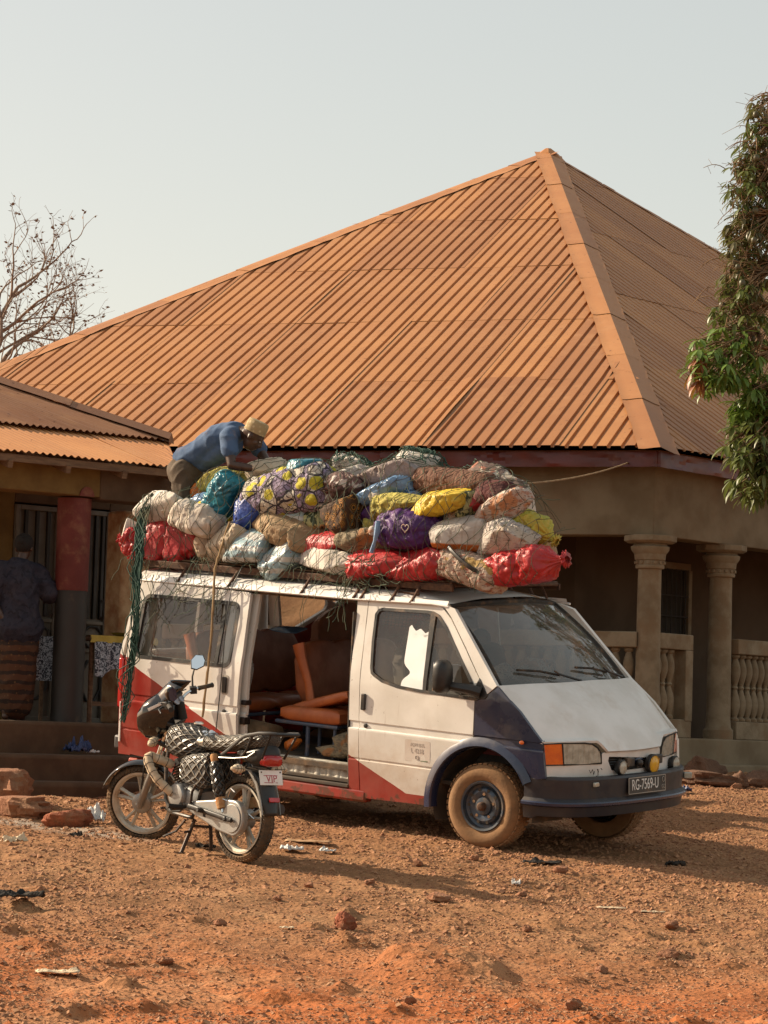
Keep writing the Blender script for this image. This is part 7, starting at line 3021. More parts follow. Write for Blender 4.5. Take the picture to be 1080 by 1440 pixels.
# --- the loader bending over on top of the bags (axes of the bus)
man = empty('person', VM @ Matrix.Translation((-3.66, -0.32, 2.01)), 'man in blue T-shirt, brown trousers and tan cap bending over on the load', 'person', None)
MI = Vector((-3.66, -0.32, 2.01))
S = lambda x, y, z: Vector((x, y, z)) - MI
pel = S(-3.66, -.32, 2.79)
wai = S(-3.53, -.32, 2.91)
che = S(-3.35, -.31, 3.05)
sho = S(-3.20, -.30, 3.10)
nS, fS = S(-3.13, -.47, 3.075), S(-3.18, -.13, 3.10)
nE, fE = S(-3.03, -.53, 2.83), S(-2.97, -.14, 2.86)
nW, fW = S(-2.83, -.42, 2.81), S(-2.80, -.22, 2.83)
hc = S(-2.985, -.325, 3.085)
hf, hu = Vector((.68, .42, -.60)), Vector((.50, .30, .81))
hp_, HP, hrot = head_prims(hc, hf, hu, 1.02)
legs = []
for s_y in (-.12, .12):
    hip = S(-3.64, -.32 + s_y, 2.74)
    kne = S(-3.56, -.33 + s_y * 1.3, 2.36)
    ank = S(-3.70, -.34 + s_y * 1.35, 2.07)
    legs.append((hip, kne, ank))
prims = [('c', [pel, wai, che, sho], [.112, .098, .108, .080], (1, 1.15, 1)), ('c', [sho, S(-3.08, -.315, 3.11), hc + Vector((-.03, 0, -.02))], [.075, .055, .055]),
         ('c', [fS, fE, fW], [.052, .043, .030]), ('c', [nS, nE, nW], [.052, .043, .030]), ('c', [fS, sho, nS], [.055, .065, .055])]
prims += hp_
prims += hand_prims(nW, (.75, .45, -.25), (.1, .2, 1), (0, .9, .3), .7)
prims += hand_prims(fW, (.80, -.40, -.30), (.1, -.2, 1), (0, -.9, .3), .7)
for hip, kne, ank in legs:
    prims.append(('c', [hip, kne, ank], [.085, .058, .042]))
    prims.append(('c', [ank + Vector((-.03, 0, -.03)), ank + Vector((.15, 0, -.045))], [.036, .028]))
remesh('body', prims, MT['skin'], man, .0085, 4)
shirt = [('c', [S(-3.70, -.32, 2.86), wai + Vector((-.01, 0, .01)), S(-3.36, -.31, 3.045), sho + Vector((-.02, 0, .01))], [.128, .126, .134, .104], (1, 1.22, 1)),
         ('c', [S(-3.54, -.32, 2.82), S(-3.36, -.32, 2.92), S(-3.22, -.31, 3.00)], [.07, .095, .088], (1, 1.25, 1)),
         ('c', [fS, sho, nS], [.072, .088, .072]), ('c', [nS, nS.lerp(nE, .50)], [.074, .072]), ('c', [fS, fS.lerp(fE, .50)], [.074, .072])]
remesh('shirt', shirt, MT['blue_shirt'], man, .011, 6, wob=.011, seed=4, wsc=7)
tro = [('c', [S(-3.71, -.32, 2.82), pel], [.130, .148], (1, 1.18, 1)), ('e', S(-3.73, -.25, 2.76), (.11, .11, .13)), ('e', S(-3.73, -.39, 2.76), (.11, .11, .13))]
for hip, kne, ank in legs:
    tro.append(('c', [hip, kne, ank + Vector((0, 0, .05))], [.118, .088, .070]))
remesh('trousers', tro, MT['khaki_trousers'], man, .011, 5, wob=.012, seed=8, wsc=9)
g = G()
cap_c = HP(-.012, 0, .045)
ku = (Vector(hu).normalized() * .96 - Vector(hf).normalized() * .22).normalized()
g.lathe([(.094, -.01), (.097, .03), (.094, .075), (.086, .090), (.04, .096), (.0, .095)], cap_c, ku, 32)
g.lathe([(.0985, -.012), (.0985, .004)], cap_c, ku, 32, cap=False)
g.build('cap', MT['kufi'], man, angle=45)
g = G()
for b in (-1, 1):
    g.ball(HP(.079, b * .030, .003), (.010, .011, .008), 8, 6, rot=hrot)
g.build('eye', MT['eye'], man)
for s_y, (hip, kne, ank) in zip((-1, 1), legs):
    g = G()
    g.box(ank + Vector((.055, 0, -.078)), (.26, .095, .022))
    g.build('sandal', MT['rubber'], man, bevel=.01)

# --- the woman in the shade of the porch (axes of the shop)
SM = shop.matrix_world.copy()
woman = empty('person', frame((-3.05, 26.0, 0), se, -sn, (0, 0, 1)) @ Matrix.Translation((0.02, 0.52, 0.95)), 'person in dark blue blouse and brown patterned wrapper standing on the shaded porch', 'person')
W = lambda x, y, z: Vector((x, y, z))
wf_, wu_ = Vector((.70, .62, -.10)), Vector((.06, .06, 1))
wh, WP, wrot = head_prims(W(.03, .0, 1.605), wf_, wu_, .98)
pr = wh + [('c', [W(0, 0, .95), W(-.01, 0, 1.12), W(-.01, 0, 1.30), W(-.02, 0, 1.40)], [.15, .125, .145, .10], (1.18, 1, 1)), ('c', [W(-.01, 0, 1.40), W(.02, 0, 1.53)], [.06, .052]),
           ('c', [W(-.19, .03, 1.385), W(-.30, .04, 1.13), W(-.20, -.06, .93)], [.055, .044, .030]),
           ('c', [W(.18, -.03, 1.385), W(.29, -.10, 1.16), W(.40, -.02, 1.34)], [.055, .043, .030]),
           ('c', [W(-.19, .03, 1.38), W(-.01, 0, 1.39), W(.18, -.03, 1.38)], [.06, .08, .06]),
           ('c', [W(-.08, 0, .90), W(-.08, .0, .48), W(-.08, .02, .08)], [.11, .075, .045]), ('c', [W(.08, 0, .90), W(.08, .0, .48), W(.08, .0, .08)], [.11, .075, .045]),
           ('c', [W(-.09, .02, .035), W(-.02, .12, .028)], [.036, .028]), ('c', [W(.07, 0, .035), W(.15, .10, .028)], [.036, .028])]
pr += hand_prims(W(.40, -.02, 1.34), (.55, .25, .75), (.2, -.8, .1), (-.8, -.1, .5), .4)
pr += hand_prims(W(-.20, -.06, .93), (.6, -.2, -.7), (-.5, -.6, -.2), (.5, -.5, .4), .5)
remesh('body', pr, MT['skin'], woman, .009, 4)
bl = [('c', [W(0, 0, .86), W(-.01, 0, 1.0), W(-.01, 0, 1.15), W(-.01, 0, 1.30), W(-.02, 0, 1.40)], [.21, .18, .16, .165, .115], (1.2, 1, 1)),
      ('c', [W(-.19, .03, 1.385), W(-.29, .04, 1.15)], [.085, .095]), ('c', [W(.18, -.03, 1.385), W(.27, -.09, 1.19)], [.085, .095]), ('c', [W(-.19, .03, 1.38), W(-.01, 0, 1.40), W(.18, -.03, 1.38)], [.08, .10, .08])]
remesh('blouse', bl, MT['navy_blouse'], woman, .012, 5, wob=.016, seed=14, wsc=7)
sk = [('c', [W(0, 0, .98), W(0, 0, .82), W(.01, .01, .40), W(.02, .02, .15)], [.150, .185, .160, .140], (1.15, .95, 1))]
remesh('wrapper', sk, MT['wax_print'], woman, .012, 4, wob=.014, seed=17, wsc=6)
g = G()
g.ball(WP(-.018, 0, .040), (.105, .088, .094), 18, 12, rot=wrot)
g.ball(WP(-.09, 0, .05), (.05, .05, .045), 12, 8, rot=wrot)
g.build('hair', MT['hair'], woman)

# --- someone in a dark shirt beyond the bus, seen through its far window
beh = empty('person', VM @ Matrix.Translation((-3.05, 2.05, 0.05)), 'person in dark printed shirt and red scarf glimpsed through the far bus window', 'person')
wh, WP, wrot = head_prims(W(0, 0, 1.57), (-.4, -.9, 0), (0, 0, 1), 1.0)
pr = wh + [('c', [W(0, 0, .92), W(0, 0, 1.12), W(0, 0, 1.30), W(0, 0, 1.38)], [.15, .135, .15, .10], (1.2, .9, 1)), ('c', [W(0, 0, 1.38), W(0, 0, 1.50)], [.06, .055]),
           ('c', [W(-.2, 0, 1.36), W(-.25, -.02, 1.08), W(-.2, -.12, .88)], [.055, .044, .032]), ('c', [W(.2, 0, 1.36), W(.25, -.02, 1.08), W(.2, -.12, .88)], [.055, .044, .032]),
           ('c', [W(-.2, 0, 1.36), W(0, 0, 1.38), W(.2, 0, 1.36)], [.06, .08, .06]),
           ('c', [W(-.09, 0, .90), W(-.09, 0, .48), W(-.09, 0, .08)], [.11, .07, .045]), ('c', [W(.09, 0, .90), W(.09, 0, .48), W(.09, 0, .08)], [.11, .07, .045]),
           ('c', [W(-.09, 0, .04), W(-.11, -.14, .03)], [.04, .03]), ('c', [W(.09, 0, .04), W(.11, -.14, .03)], [.04, .03])]
pr += hand_prims(W(-.2, -.12, .88), (0, -.4, -.9), (-1, 0, 0), (0, -1, .3), .4) + hand_prims(W(.2, -.12, .88), (0, -.4, -.9), (1, 0, 0), (0, -1, .3), .4)
remesh('body', pr, MT['skin'], beh, .011, 4)
remesh('shirt', [('c', [W(0, 0, .84), W(0, 0, 1.12), W(0, 0, 1.30), W(0, 0, 1.37)], [.175, .165, .172, .125], (1.2, .95, 1)), ('c', [W(-.2, 0, 1.36), W(-.24, -.02, 1.16)], [.078, .075]), ('c', [W(.2, 0, 1.36), W(.24, -.02, 1.16)], [.078, .075]), ('c', [W(-.2, 0, 1.36), W(.2, 0, 1.36)], [.08, .08])],
       MT['navy_blouse'], beh, .014, 4, wob=.01, seed=3, wsc=7)
remesh('trousers', [('c', [W(0, 0, .92), W(0, 0, .85)], [.165, .165], (1.15, .95, 1)), ('c', [W(-.09, 0, .86), W(-.09, 0, .48), W(-.09, 0, .1)], [.125, .09, .08]), ('c', [W(.09, 0, .86), W(.09, 0, .48), W(.09, 0, .1)], [.125, .09, .08])],
       MT['khaki_trousers'], beh, .014, 4, wob=.01, seed=6, wsc=7)
g = G()
g.tube([W(-.11, -.05, 1.40), W(-.05, -.13, 1.34), W(.06, -.14, 1.36), (.12, -.06, 1.42), (.08, .08, 1.45), (-.06, .09, 1.45)], [.045, .05, .055, .05, .045, .045], 10, closed=True)
g.build('scarf', MT['red_paint'], beh)
# ------------------------------------------------------------------ porch furniture
MT['yellow_cloth'] = pm('yellow_cloth', (0.40, 0.27, 0.03), (0.30, 0.21, 0.03), scale=6, rough=.7, dust=.2)


def lace(m):
    v = m.noise(34, 3, .6, dist=1.5)
    return m.mix(m.smooth(v, .48, .53), (0.035, 0.04, 0.055), (0.36, 0.38, 0.42))


MT['lace_cloth'] = sackmat('lace_cloth', lace, wr=.15, wscale=8, dirt=.1)
tb = empty('table', SM @ Matrix.Translation((1.15, 0.72, 0.95)), 'wooden porch table with a yellow top, behind the rear of the bus', 'table')
g = G()
g.box((0, 0, .80), (.72, .50, .035))
g.build('tabletop', MT['wood'], tb, bevel=.005)
for x in (-.31, .31):
    for y in (-.20, .20):
        g = G()
        g.tube([(x, y, 0), (x, y, .785)], .024, 6)
        g.build('leg', MT['wood'], tb)
g = G()
g.box((0, -.2, .18), (.6, .03, .04))
g.build('stretcher', MT['wood'], tb)
g = G()


def tcl(u, v):
    x = -.38 + .76 * u
    if v < .55:
        q = v / .55
        return (x, .26 - .53 * q, .826 + .004 * math.sin(9 * u + 5 * q))
    q = (v - .55) / .45
    return (x + .01 * math.sin(q * 4), -.275 - .012 * q - .012 * math.sin(u * 26) * q, .826 - .07 * q)


g.grid(tcl, 40, 20)
cl = g.build('tablecloth', MT['yellow_cloth'], angle=60)
cl.matrix_world = tb.matrix_world.copy()
tag(cl, 'dull yellow oilcloth covering the porch table top', 'tablecloth')
g = G()


def tcl2(u, v):
    x = -.34 + .66 * u
    lo = .36 - .05 * math.sin(u * 5) - .10 * (u > .9)
    return (x, -.295 - .02 * math.sin(u * 21) * (.3 + v) - .02 * v, .765 - lo * v * (.9 + .1 * math.sin(u * 13)))


g.grid(tcl2, 46, 16)
cl = g.build('hanging_cloth', MT['lace_cloth'], angle=60)
cl.matrix_world = tb.matrix_world.copy()
tag(cl, 'blue and white patterned cloth hanging from the table front', 'cloth')
g = G()
g.lathe([(.0, .0), (.10, .004), (.155, .03), (.165, .035), (.155, .036), (.10, .012), (0, .008)], n=28)
bw = g.build('basin', MT['chrome'])
bw.matrix_world = tb.matrix_world @ Matrix.Translation((.18, -.05, .832))
tag(bw, 'shallow metal basin on the yellow table', 'basin')
st_ = empty('stool', SM @ Matrix.Translation((.42, .90, .95)), 'small dark wooden stool with hanging cloth, half hidden by the porch column', 'stool')
g = G()
g.box((0, 0, .78), (.5, .36, .04))
g.build('seat', MT['wood'], st_, bevel=.005)
for x in (-.2, .2):
    for y in (-.13, .13):
        g = G()
        g.tube([(x, y, 0), (x, y, .77)], .02, 6)
        g.build('leg', MT['wood'], st_)
g = G()
g.grid(lambda u, v: (-.26 + .52 * u, -.195 - .015 * math.sin(u * 19) * v, .80 - .42 * v), 26, 8)
cl = g.build('hanging_cloth', MT['lace_cloth'], angle=60)
cl.matrix_world = st_.matrix_world.copy()
tag(cl, 'dim blue cloth hanging between the standing person and the porch column', 'cloth')

# ------------------------------------------------------------------ rocks, stones, litter
MT['laterite'] = pm('laterite', (0.27, 0.115, 0.055), (0.18, 0.07, 0.035), scale=7, rough=.95, bump=.7, bscale=30, dust=.4, dscale=4, dcol=(0.34, 0.19, 0.10), bdist=.03)
MT['laterite_shaded'] = pm('laterite_shaded', (0.15, 0.075, 0.042), (0.10, 0.048, 0.027), scale=7, rough=.95, bump=.7, bscale=30, dust=.3, dscale=4, dcol=(0.18, 0.10, 0.055), bdist=.03)  # darker copy of laterite, shade painted into the plinth rocks
MT['laterite_red'] = pm('laterite_red', (0.30, 0.085, 0.035), (0.19, 0.055, 0.025), scale=9, rough=.95, bump=.7, bscale=34, dust=.25, dscale=5, bdist=.03)


def rock_mesh(r, seed, nu=26, nv=18, rough=.30):
    ph = np.linspace(0, math.pi, nv + 1)
    th = np.linspace(0, 2 * math.pi, nu, endpoint=False)
    PH, TH = np.meshgrid(ph, th, indexing='ij')
    D = np.stack([np.sin(PH) * np.cos(TH), np.sin(PH) * np.sin(TH), np.cos(PH)], -1).reshape(-1, 3)
    so = seed * 5.7
    k = 1 + rough * 1.3 * pn(D * 1.2 + so, 1) + rough * .7 * (1 - 2 * np.abs(pn(D * 2.2 + so, 2))) + rough * .25 * pn(D * 6 + so, 3)
    for q in range(4):        # faceting planes
        v = _GR[(seed * 31 + q * 97) % 4096]
        dd = D @ v
        lim = .72 + .2 * ((q * 37 + seed) % 5) / 5
        k = np.where(dd * k > lim, lim / np.maximum(dd, 1e-3), k)
    P = D * k[:, None] * np.array(r)
    F = []
    for j in range(nv):
        i = np.arange(nu)
        F.append(np.stack([j * nu + i, (j + 1) * nu + i, (j + 1) * nu + (i + 1) % nu, j * nu + (i + 1) % nu], 1))
    return P, np.concatenate(F)


def rock(x, y, r, label, mt='laterite', sink=.3, seed=1, rot=0, group=None, name='rock', zoff=0):
    P, F = rock_mesh(r, seed)
    o = np_obj(name, P, F, MT[mt], angle=30)
    o.location = (x, y, gh(x, y) + r[2] * (1 - sink) * .9 + zoff)
    o.rotation_euler = (0, 0, rot)
    return tag(o, label, name, group)


rock(-2.98, 22.9, (.23, .20, .19), 'big rounded boulder against the lowest shop step at the left edge', seed=3, rot=.5)
rock(-2.70, 22.0, (.20, .17, .12), 'low flat boulder in front of the big one, left of the red block', seed=5, rot=-.2)
rock(-2.33, 21.68, (.17, .11, .085), 'oblong reddish laterite block just left of the motorcycle front wheel', 'laterite_red', seed=8, rot=-.1)
rock(-.16, 17.25, (.066, .052, .052), 'lone red brick-like stone in the middle of the yard', 'laterite_red', .15, 12, .3)
rock(3.42, 30.0, (.22, .17, .13), 'boulder under the house plinth nearest to the bus bumper', 'laterite_shaded', seed=14, rot=.3, sink=.2)
rock(3.42, 29.2, (.30, .18, .09), 'flat slab of stone lying below the plinth boulder', 'laterite_shaded', seed=16, rot=.0)
rock(3.70, 29.15, (.085, .08, .10), 'small upright stone between the slab and the long rock by the plinth', 'laterite_shaded', seed=18, rot=.5, sink=.2)
rock(4.02, 29.5, (.27, .16, .10), 'long low rock near the right edge below the plinth', 'laterite_shaded', seed=20, rot=.2)
rock(4.30, 29.75, (.18, .16, .20), 'taller rock at the right edge by the house plinth', 'laterite_shaded', seed=22, rot=.9, sink=.2)
rock(3.62, 28.75, (.06, .05, .035), 'pebble before the plinth slab', seed=24, rot=.2)
stones = ((.436, 18.85, .055, 'brown stone lying right of centre, halfway between the rag and the red brick-like stone'), (1.02, 19.6, .03, 'small stone close to the crushed plastic cup'), (-.02, 19.4, .035, 'small stone in the end of the motorcycle shadow'),
          (1.35, 20.6, .045, 'stone just below the flat black rag'), (.75, 21.3, .03, 'small stone in front of the near bus wheel'), (-.42, 19.0, .03, 'small stone below the motorcycle rear wheel, toward the centre'), (1.9, 18.2, .04, 'stone below the narrow paper strips at right'),
          (.32, 20.7, .035, 'stone left of the near bus wheel, in the open gravel'), (-1.1, 15.4, .035, 'stone right of the torn cream paper'), (.2, 14.6, .03, 'small stone at the very front, middle of the yard'), (1.05, 14.8, .04, 'stone at the very front, right of the dirt heap'),
          (-.6, 18.2, .028, 'pebble above left of the red brick-like stone'), (1.3, 16.2, .035, 'stone right of the foreground dirt heap'), (-.9, 17.0, .03, 'small stone left of the tiny pale paper scrap'), (1.75, 16.9, .045, 'bigger stone toward the right edge of the foreground'), (.95, 17.6, .03, 'small stone in the right middle ground, below the paper strips'))
for k, (x, y, s, lb) in enumerate(stones):
    rock(x, y, (s * 1.2, s, s * .72), lb, 'laterite', .25, 30 + k, k * .7, 'fist-sized stones in the yard', 'stone')

# gravel: tens of thousands of small stones as one mesh
tet = np.array([[1, 0, -.25], [-.5, .87, -.25], [-.5, -.87, -.25], [.15, .1, .75], [0.5, -.6, .35], [-.6, .2, .45]])
tf = np.array([[0, 1, 3], [1, 5, 3], [5, 4, 3], [4, 0, 3], [1, 2, 5], [2, 4, 5], [2, 0, 4], [0, 2, 1]])
NS = 140000
sx = rng.uniform(-5.4, 6.2, NS * 4)
sy = 13.2 + (31 - 13.2) * rng.random(NS * 4) ** 1.5
dens = 0.30 + 0.75 * sstep(-.4, .6, fbm(np.stack([sx * .8, sy * .8, sx * 0], 1), 3, 77)) + .5 * sstep(.2, 1.0, sx) * sstep(18, 20, sy)
dens *= 1 - .75 * np.exp(-((sx + 1.5) / 1.1) ** 2 - ((sy - 19.8) / 1.0) ** 2)
keep = (rng.random(NS * 4) < dens * .75) & (np.abs(sx - .3) < sy * .185)
sx, sy = sx[keep][:NS], sy[keep][:NS]
n_s = len(sx)
sz = 0.0048 + 0.014 * rng.random(n_s) ** 2.2 + .016 * (rng.random(n_s) < .045)
sz *= 0.78 + 0.22 * sstep(16, 19, sy)
ang = rng.uniform(0, 6.28, n_s)
gz2 = ground_h(sx, sy)
jit = 1 + rng.uniform(-.35, .35, (n_s, 6, 3))
Pt = tet[None] * jit * sz[:, None, None] * np.array([1.15, 1.0, .8])
ca, sa = np.cos(ang)[:, None], np.sin(ang)[:, None]
Vx = Pt[:, :, 0] * ca - Pt[:, :, 1] * sa + sx[:, None]
Vy = Pt[:, :, 0] * sa + Pt[:, :, 1] * ca + sy[:, None]
Vz = Pt[:, :, 2] + gz2[:, None]
Vs = np.stack([Vx, Vy, Vz], -1).reshape(-1, 3)
Fs = (tf[None] + (np.arange(n_s) * 6)[:, None, None]).reshape(-1, 3)
MT['gravel'] = pm('gravel', (0.35, 0.175, 0.085), (0.20, 0.085, 0.042), scale=16, rough=.95, dust=.3, dscale=3, dcol=(0.40, 0.24, 0.13), detail=2)
go = np_obj('gravel', Vs, Fs, MT['gravel'], angle=20)
tag(go, 'loose red gravel scattered over the ground', None, None, 'stuff')
# dry bits: chaff, twigs and leaf scraps
nb = 3200
bx_ = rng.uniform(-3.2, 3.6, nb)
by_ = 13.4 + 13 * rng.random(nb) ** 1.4
bl_ = rng.uniform(.012, .04, nb)
bw_ = rng.uniform(.003, .010, nb)
ba = rng.uniform(0, 6.28, nb)
bz = ground_h(bx_, by_) + .006
q4 = np.array([[-1, -1, 0], [1, -1, .2], [1, 1, .35], [-1, 1, .1]])
bv = np.zeros((nb, 4, 3))
lx, ly = q4[None, :, 0] * bl_[:, None] / 2, q4[None, :, 1] * bw_[:, None] / 2
bv[:, :, 0] = lx * np.cos(ba)[:, None] - ly * np.sin(ba)[:, None] + bx_[:, None]
bv[:, :, 1] = lx * np.sin(ba)[:, None] + ly * np.cos(ba)[:, None] + by_[:, None]
bv[:, :, 2] = bz[:, None] + q4[None, :, 2] * .015
bf = (np.array([[0, 1, 2, 3]])[None] + (np.arange(nb) * 4)[:, None, None]).reshape(-1, 4)
MT['chaff'] = pm('chaff', (0.34, 0.22, 0.11), (0.13, 0.075, 0.04), scale=2.5, rough=.95)
tag(np_obj('chaff', bv.reshape(-1, 3), bf, MT['chaff']), 'dry leaf scraps and twigs strewn on the ground', None, None, 'stuff')

MT['cardboard'] = pm('cardboard', (0.36, 0.22, 0.11), (0.28, 0.16, 0.08), scale=5, rough=.9, dust=.3)
MT['plastic_white'] = sackmat('plastic_white', two((0.66, 0.66, 0.64), (0.52, 0.51, 0.49)), rough=.35, wr=.5, coat=.2, dirt=.2)
MT['paper'] = sackmat('paper', two((0.62, 0.50, 0.35), (0.50, 0.38, 0.25)), rough=.8, wr=.25, dirt=.3)
MT['black_cloth'] = sackmat('black_cloth', two((0.018, 0.016, 0.015), (0.03, 0.026, 0.022)), rough=.9, wr=.5, dirt=.2)
MT['blue_plastic'] = sackmat('blue_plastic', two((0.035, 0.06, 0.16), (0.025, 0.04, 0.11)), rough=.35, wr=.5, dirt=.15)


def litter(name, x, y, L, W_, mt, label, seed, h=.03, rot=0.0, zo=.012, cat='litter'):
    g_ = G()

    def fn(u, v):
        px, py = (u - .5) * L, (v - .5) * W_
        a = pn(np.array([[u * 2.3 + seed, v * 2.3, seed * 1.3]]), 2)[0]
        b = abs(pn(np.array([[u * 5 + seed, v * 5, seed]]), 3)[0])
        e = 1 + .25 * pn(np.array([[math.atan2(v - .5, u - .5) * 1.5 + seed, seed, 0]]), 5)[0]
        return (px * e, py * e, h * (abs(a) * .9 + b * .8) * (1.2 - 1.2 * abs(v - .5)))
    g_.grid(fn, 16, 14)
    o = g_.build(name, MT[mt], angle=40)
    s__ = o.modifiers.new('s', 'SOLIDIFY')
    s__.thickness = .003
    o.location = (x, y, gh(x, y) + zo)
    o.rotation_euler = (0, 0, rot)
    return tag(o, label, cat)


litter('cardboard_piece', -.50, 21.63, .34, .22, 'cardboard', 'flattened brown cardboard between the motorcycle and the bus', 1, .02, cat='cardboard')
litter('plastic_scrap', -.60, 21.0, .17, .12, 'plastic_white', 'crumpled clear plastic wrapper lying behind the motorcycle', 2, .05)
litter('plastic_scrap', -.34, 21.03, .12, .08, 'plastic_white', 'small white plastic scrap right of the clear wrapper', 3, .03)
litter('paper_scrap', -1.62, 14.85, .20, .12, 'paper', 'torn cream paper in the left foreground', 4, .02, .2)
litter('paper_scrap', -.50, 16.95, .085, .05, 'paper', 'tiny pale paper scrap left of the red brick-like stone', 5, .012)
litter('paper_scrap', 1.60, 19.15, .19, .05, 'paper', 'narrow tan paper strip, left of a matching one, at right', 6, .012, -.1)
litter('paper_scrap', 1.85, 18.99, .17, .05, 'paper', 'narrow cream paper strip, the one nearest the right edge', 7, .015, .0)
litter('rag', 1.24, 21.1, .28, .10, 'black_cloth', 'flat black rag before the bus front wheel', 8, .03)
litter('rag', 2.27, 21.55, .15, .10, 'black_cloth', 'small black crumpled rag right of the bus front', 9, .07)
litter('plastic_cup', 1.0, 20.0, .06, .05, 'plastic_white', 'crushed pale plastic cup on the gravel', 10, .06)
litter('plastic_scrap', 2.99, 27.7, .14, .10, 'blue_plastic', 'blue plastic scrap on the sunlit strip by the house', 11, .09)
litter('plastic_scrap', -2.55, 20.3, .18, .10, 'paper', 'pale yellow wrapper at the left edge near the boulders', 12, .06, .6)
litter('rag', -2.12, 17.2, .30, .16, 'black_cloth', 'black rag bundle at the left edge of the yard', 13, .06)
litter('plastic_bag', -2.15, 21.9, .17, .12, 'plastic_white', 'crumpled white plastic bag beside the red laterite block', 14, .14, cat='plastic bag')
litter('rag', -2.2, 21.07, .10, .05, 'black_cloth', 'black scrap in front of the laterite block', 15, .04)
litter('rag', -1.22, 20.72, .14, .10, 'black_cloth', 'black scrap lying under the motorcycle stand', 16, .05)
o = litter('plastic_bag', 0, 0, .22, .16, 'blue_plastic', 'blue plastic bag on the middle shop step', 17, .16, cat='plastic bag')
o.matrix_world = SM @ Matrix.Translation((.28, -.16, .675))
o = litter('plastic_scrap', 0, 0, .14, .07, 'plastic_white', 'grey plastic wrapper on the porch step behind the bus tail', 18, .04)
o.matrix_world = SM @ Matrix.Translation((.42, -.18, .675))

# ------------------------------------------------------------------ bare tree beyond the shop
MT['bark'] = pm('bark', (0.24, 0.17, 0.125), (0.18, 0.125, 0.09), scale=9, rough=.95, bump=.4)  # bark paled, distance haze put into the colour
MT['dry_leaf'] = pm('dry_leaf', (0.19, 0.11, 0.065), (0.13, 0.08, 0.05), scale=3, rough=.9)
tr = empty('bare_tree', Matrix.Translation((-6.55, 45.0, 2.2)), 'leafless spreading tree behind the left end of the house roof', 'tree')
rt = random.Random(21)
gt, gw, gl = G(), G(), G()


def grow(p, d, L, r, depth):
    n_ = 4
    pts = [p.copy()]
    q = p.copy()
    dd = d.copy()
    for k in range(n_):
        dd = (dd + Vector((rt.gauss(0, .16), rt.gauss(0, .16), rt.gauss(0, .12) + .03))).normalized()
        q = q + dd * (L / n_)
        pts.append(q.copy())
    r1 = r * .62
    rads = [r + (r1 - r) * k / n_ for k in range(n_ + 1)]
    (gt if depth < 3 else gw).tube(pts, rads, 7 if depth < 3 else 4, cap=depth == 0)
    if depth >= 6 or r1 < .0022:
        for k in range(rt.choice((0, 1, 2, 3))):
            c = pts[-1 - rt.randrange(3)] + Vector((rt.gauss(0, .03), rt.gauss(0, .03), rt.gauss(0, .03)))
            a = rt.uniform(0, 6.28)
            t = Vector((math.cos(a), math.sin(a), rt.uniform(-.8, .3))).normalized()
            s_ = t.cross(Vector((rt.random(), rt.random(), rt.random()))).normalized()
            l_, w_ = rt.uniform(.05, .10), rt.uniform(.012, .026)
            gl.add([c - t * l_ * .5, c + s_ * w_, c + t * l_ * .5, c - s_ * w_], [(0, 1, 2, 3)])
        return
    kids = 3 if depth < 5 else 2
    for k in range(kids):
        t = pts[-1] if k == 0 else pts[rt.randrange(2, n_ + 1)]
        a = rt.uniform(0, 6.28)
        u_, v_, _d = basis(dd)
        sp = rt.uniform(.25, .55) if k == 0 else rt.uniform(.5, 1.0)
        nd = (dd + (u_ * math.cos(a) + v_ * math.sin(a)) * sp).normalized()
        grow(t, nd, L * rt.uniform(.64, .82), r1 * (.95 if k == 0 else .75), depth + 1)


gt.tube([(0, 0, -1.5), (.05, 0, 1.0), (0, 0, 2.6), (.03, 0, 3.9)], [.22, .18, .15, .13], 9)
for (z0, d0, L0, r0) in ((3.8, (.15, 0, 1), 1.15, .10), (3.5, (.75, .1, .75), 1.10, .085), (3.2, (1.0, -.1, .45), .95, .07), (3.6, (-.7, .1, .8), 1.1, .08), (3.7, (.35, -.6, .9), 1.0, .075), (3.7, (.2, .7, .9), 1.0, .075), (3.9, (.5, 0, 1), 1.0, .07)):
    grow(Vector((0, 0, z0)), Vector(d0).normalized(), L0, r0 * .75, 1)
gt.build('trunk', MT['bark'], tr, angle=180)
tag(gw.build('crown', MT['bark'], tr, angle=180), None, None, None, 'stuff')
tag(gl.build('dry_leaves', MT['dry_leaf'], tr, angle=180), None, None, None, 'stuff')

# ------------------------------------------------------------------ mango tree at the right


def leafmat(name, c1, c2, c3):
    m = N(name)
    f = m.noise(2.2, 3)
    oi = m.n('ShaderNodeObjectInfo')
    col = m.mix(m.smooth(f, .35, .65), c1, c2)
    col = m.mix(m.smooth(m.noise(7, 3), .55, .7), col, c3)
    m.set(color=col, rough=.42, spec=.45)
    tl = m.n('ShaderNodeBsdfTranslucent')
    m.link(m.mix(.5, col, (0.10, 0.13, 0.02)), tl.inputs[0])
    ms = m.n('ShaderNodeMixShader')
    ms.inputs[0].default_value = .28
    m.link(m.p.outputs[0], ms.inputs[1])
    m.link(tl.outputs[0], ms.inputs[2])
    m.link(ms.outputs[0], m.out.inputs[0])
    return m.mat


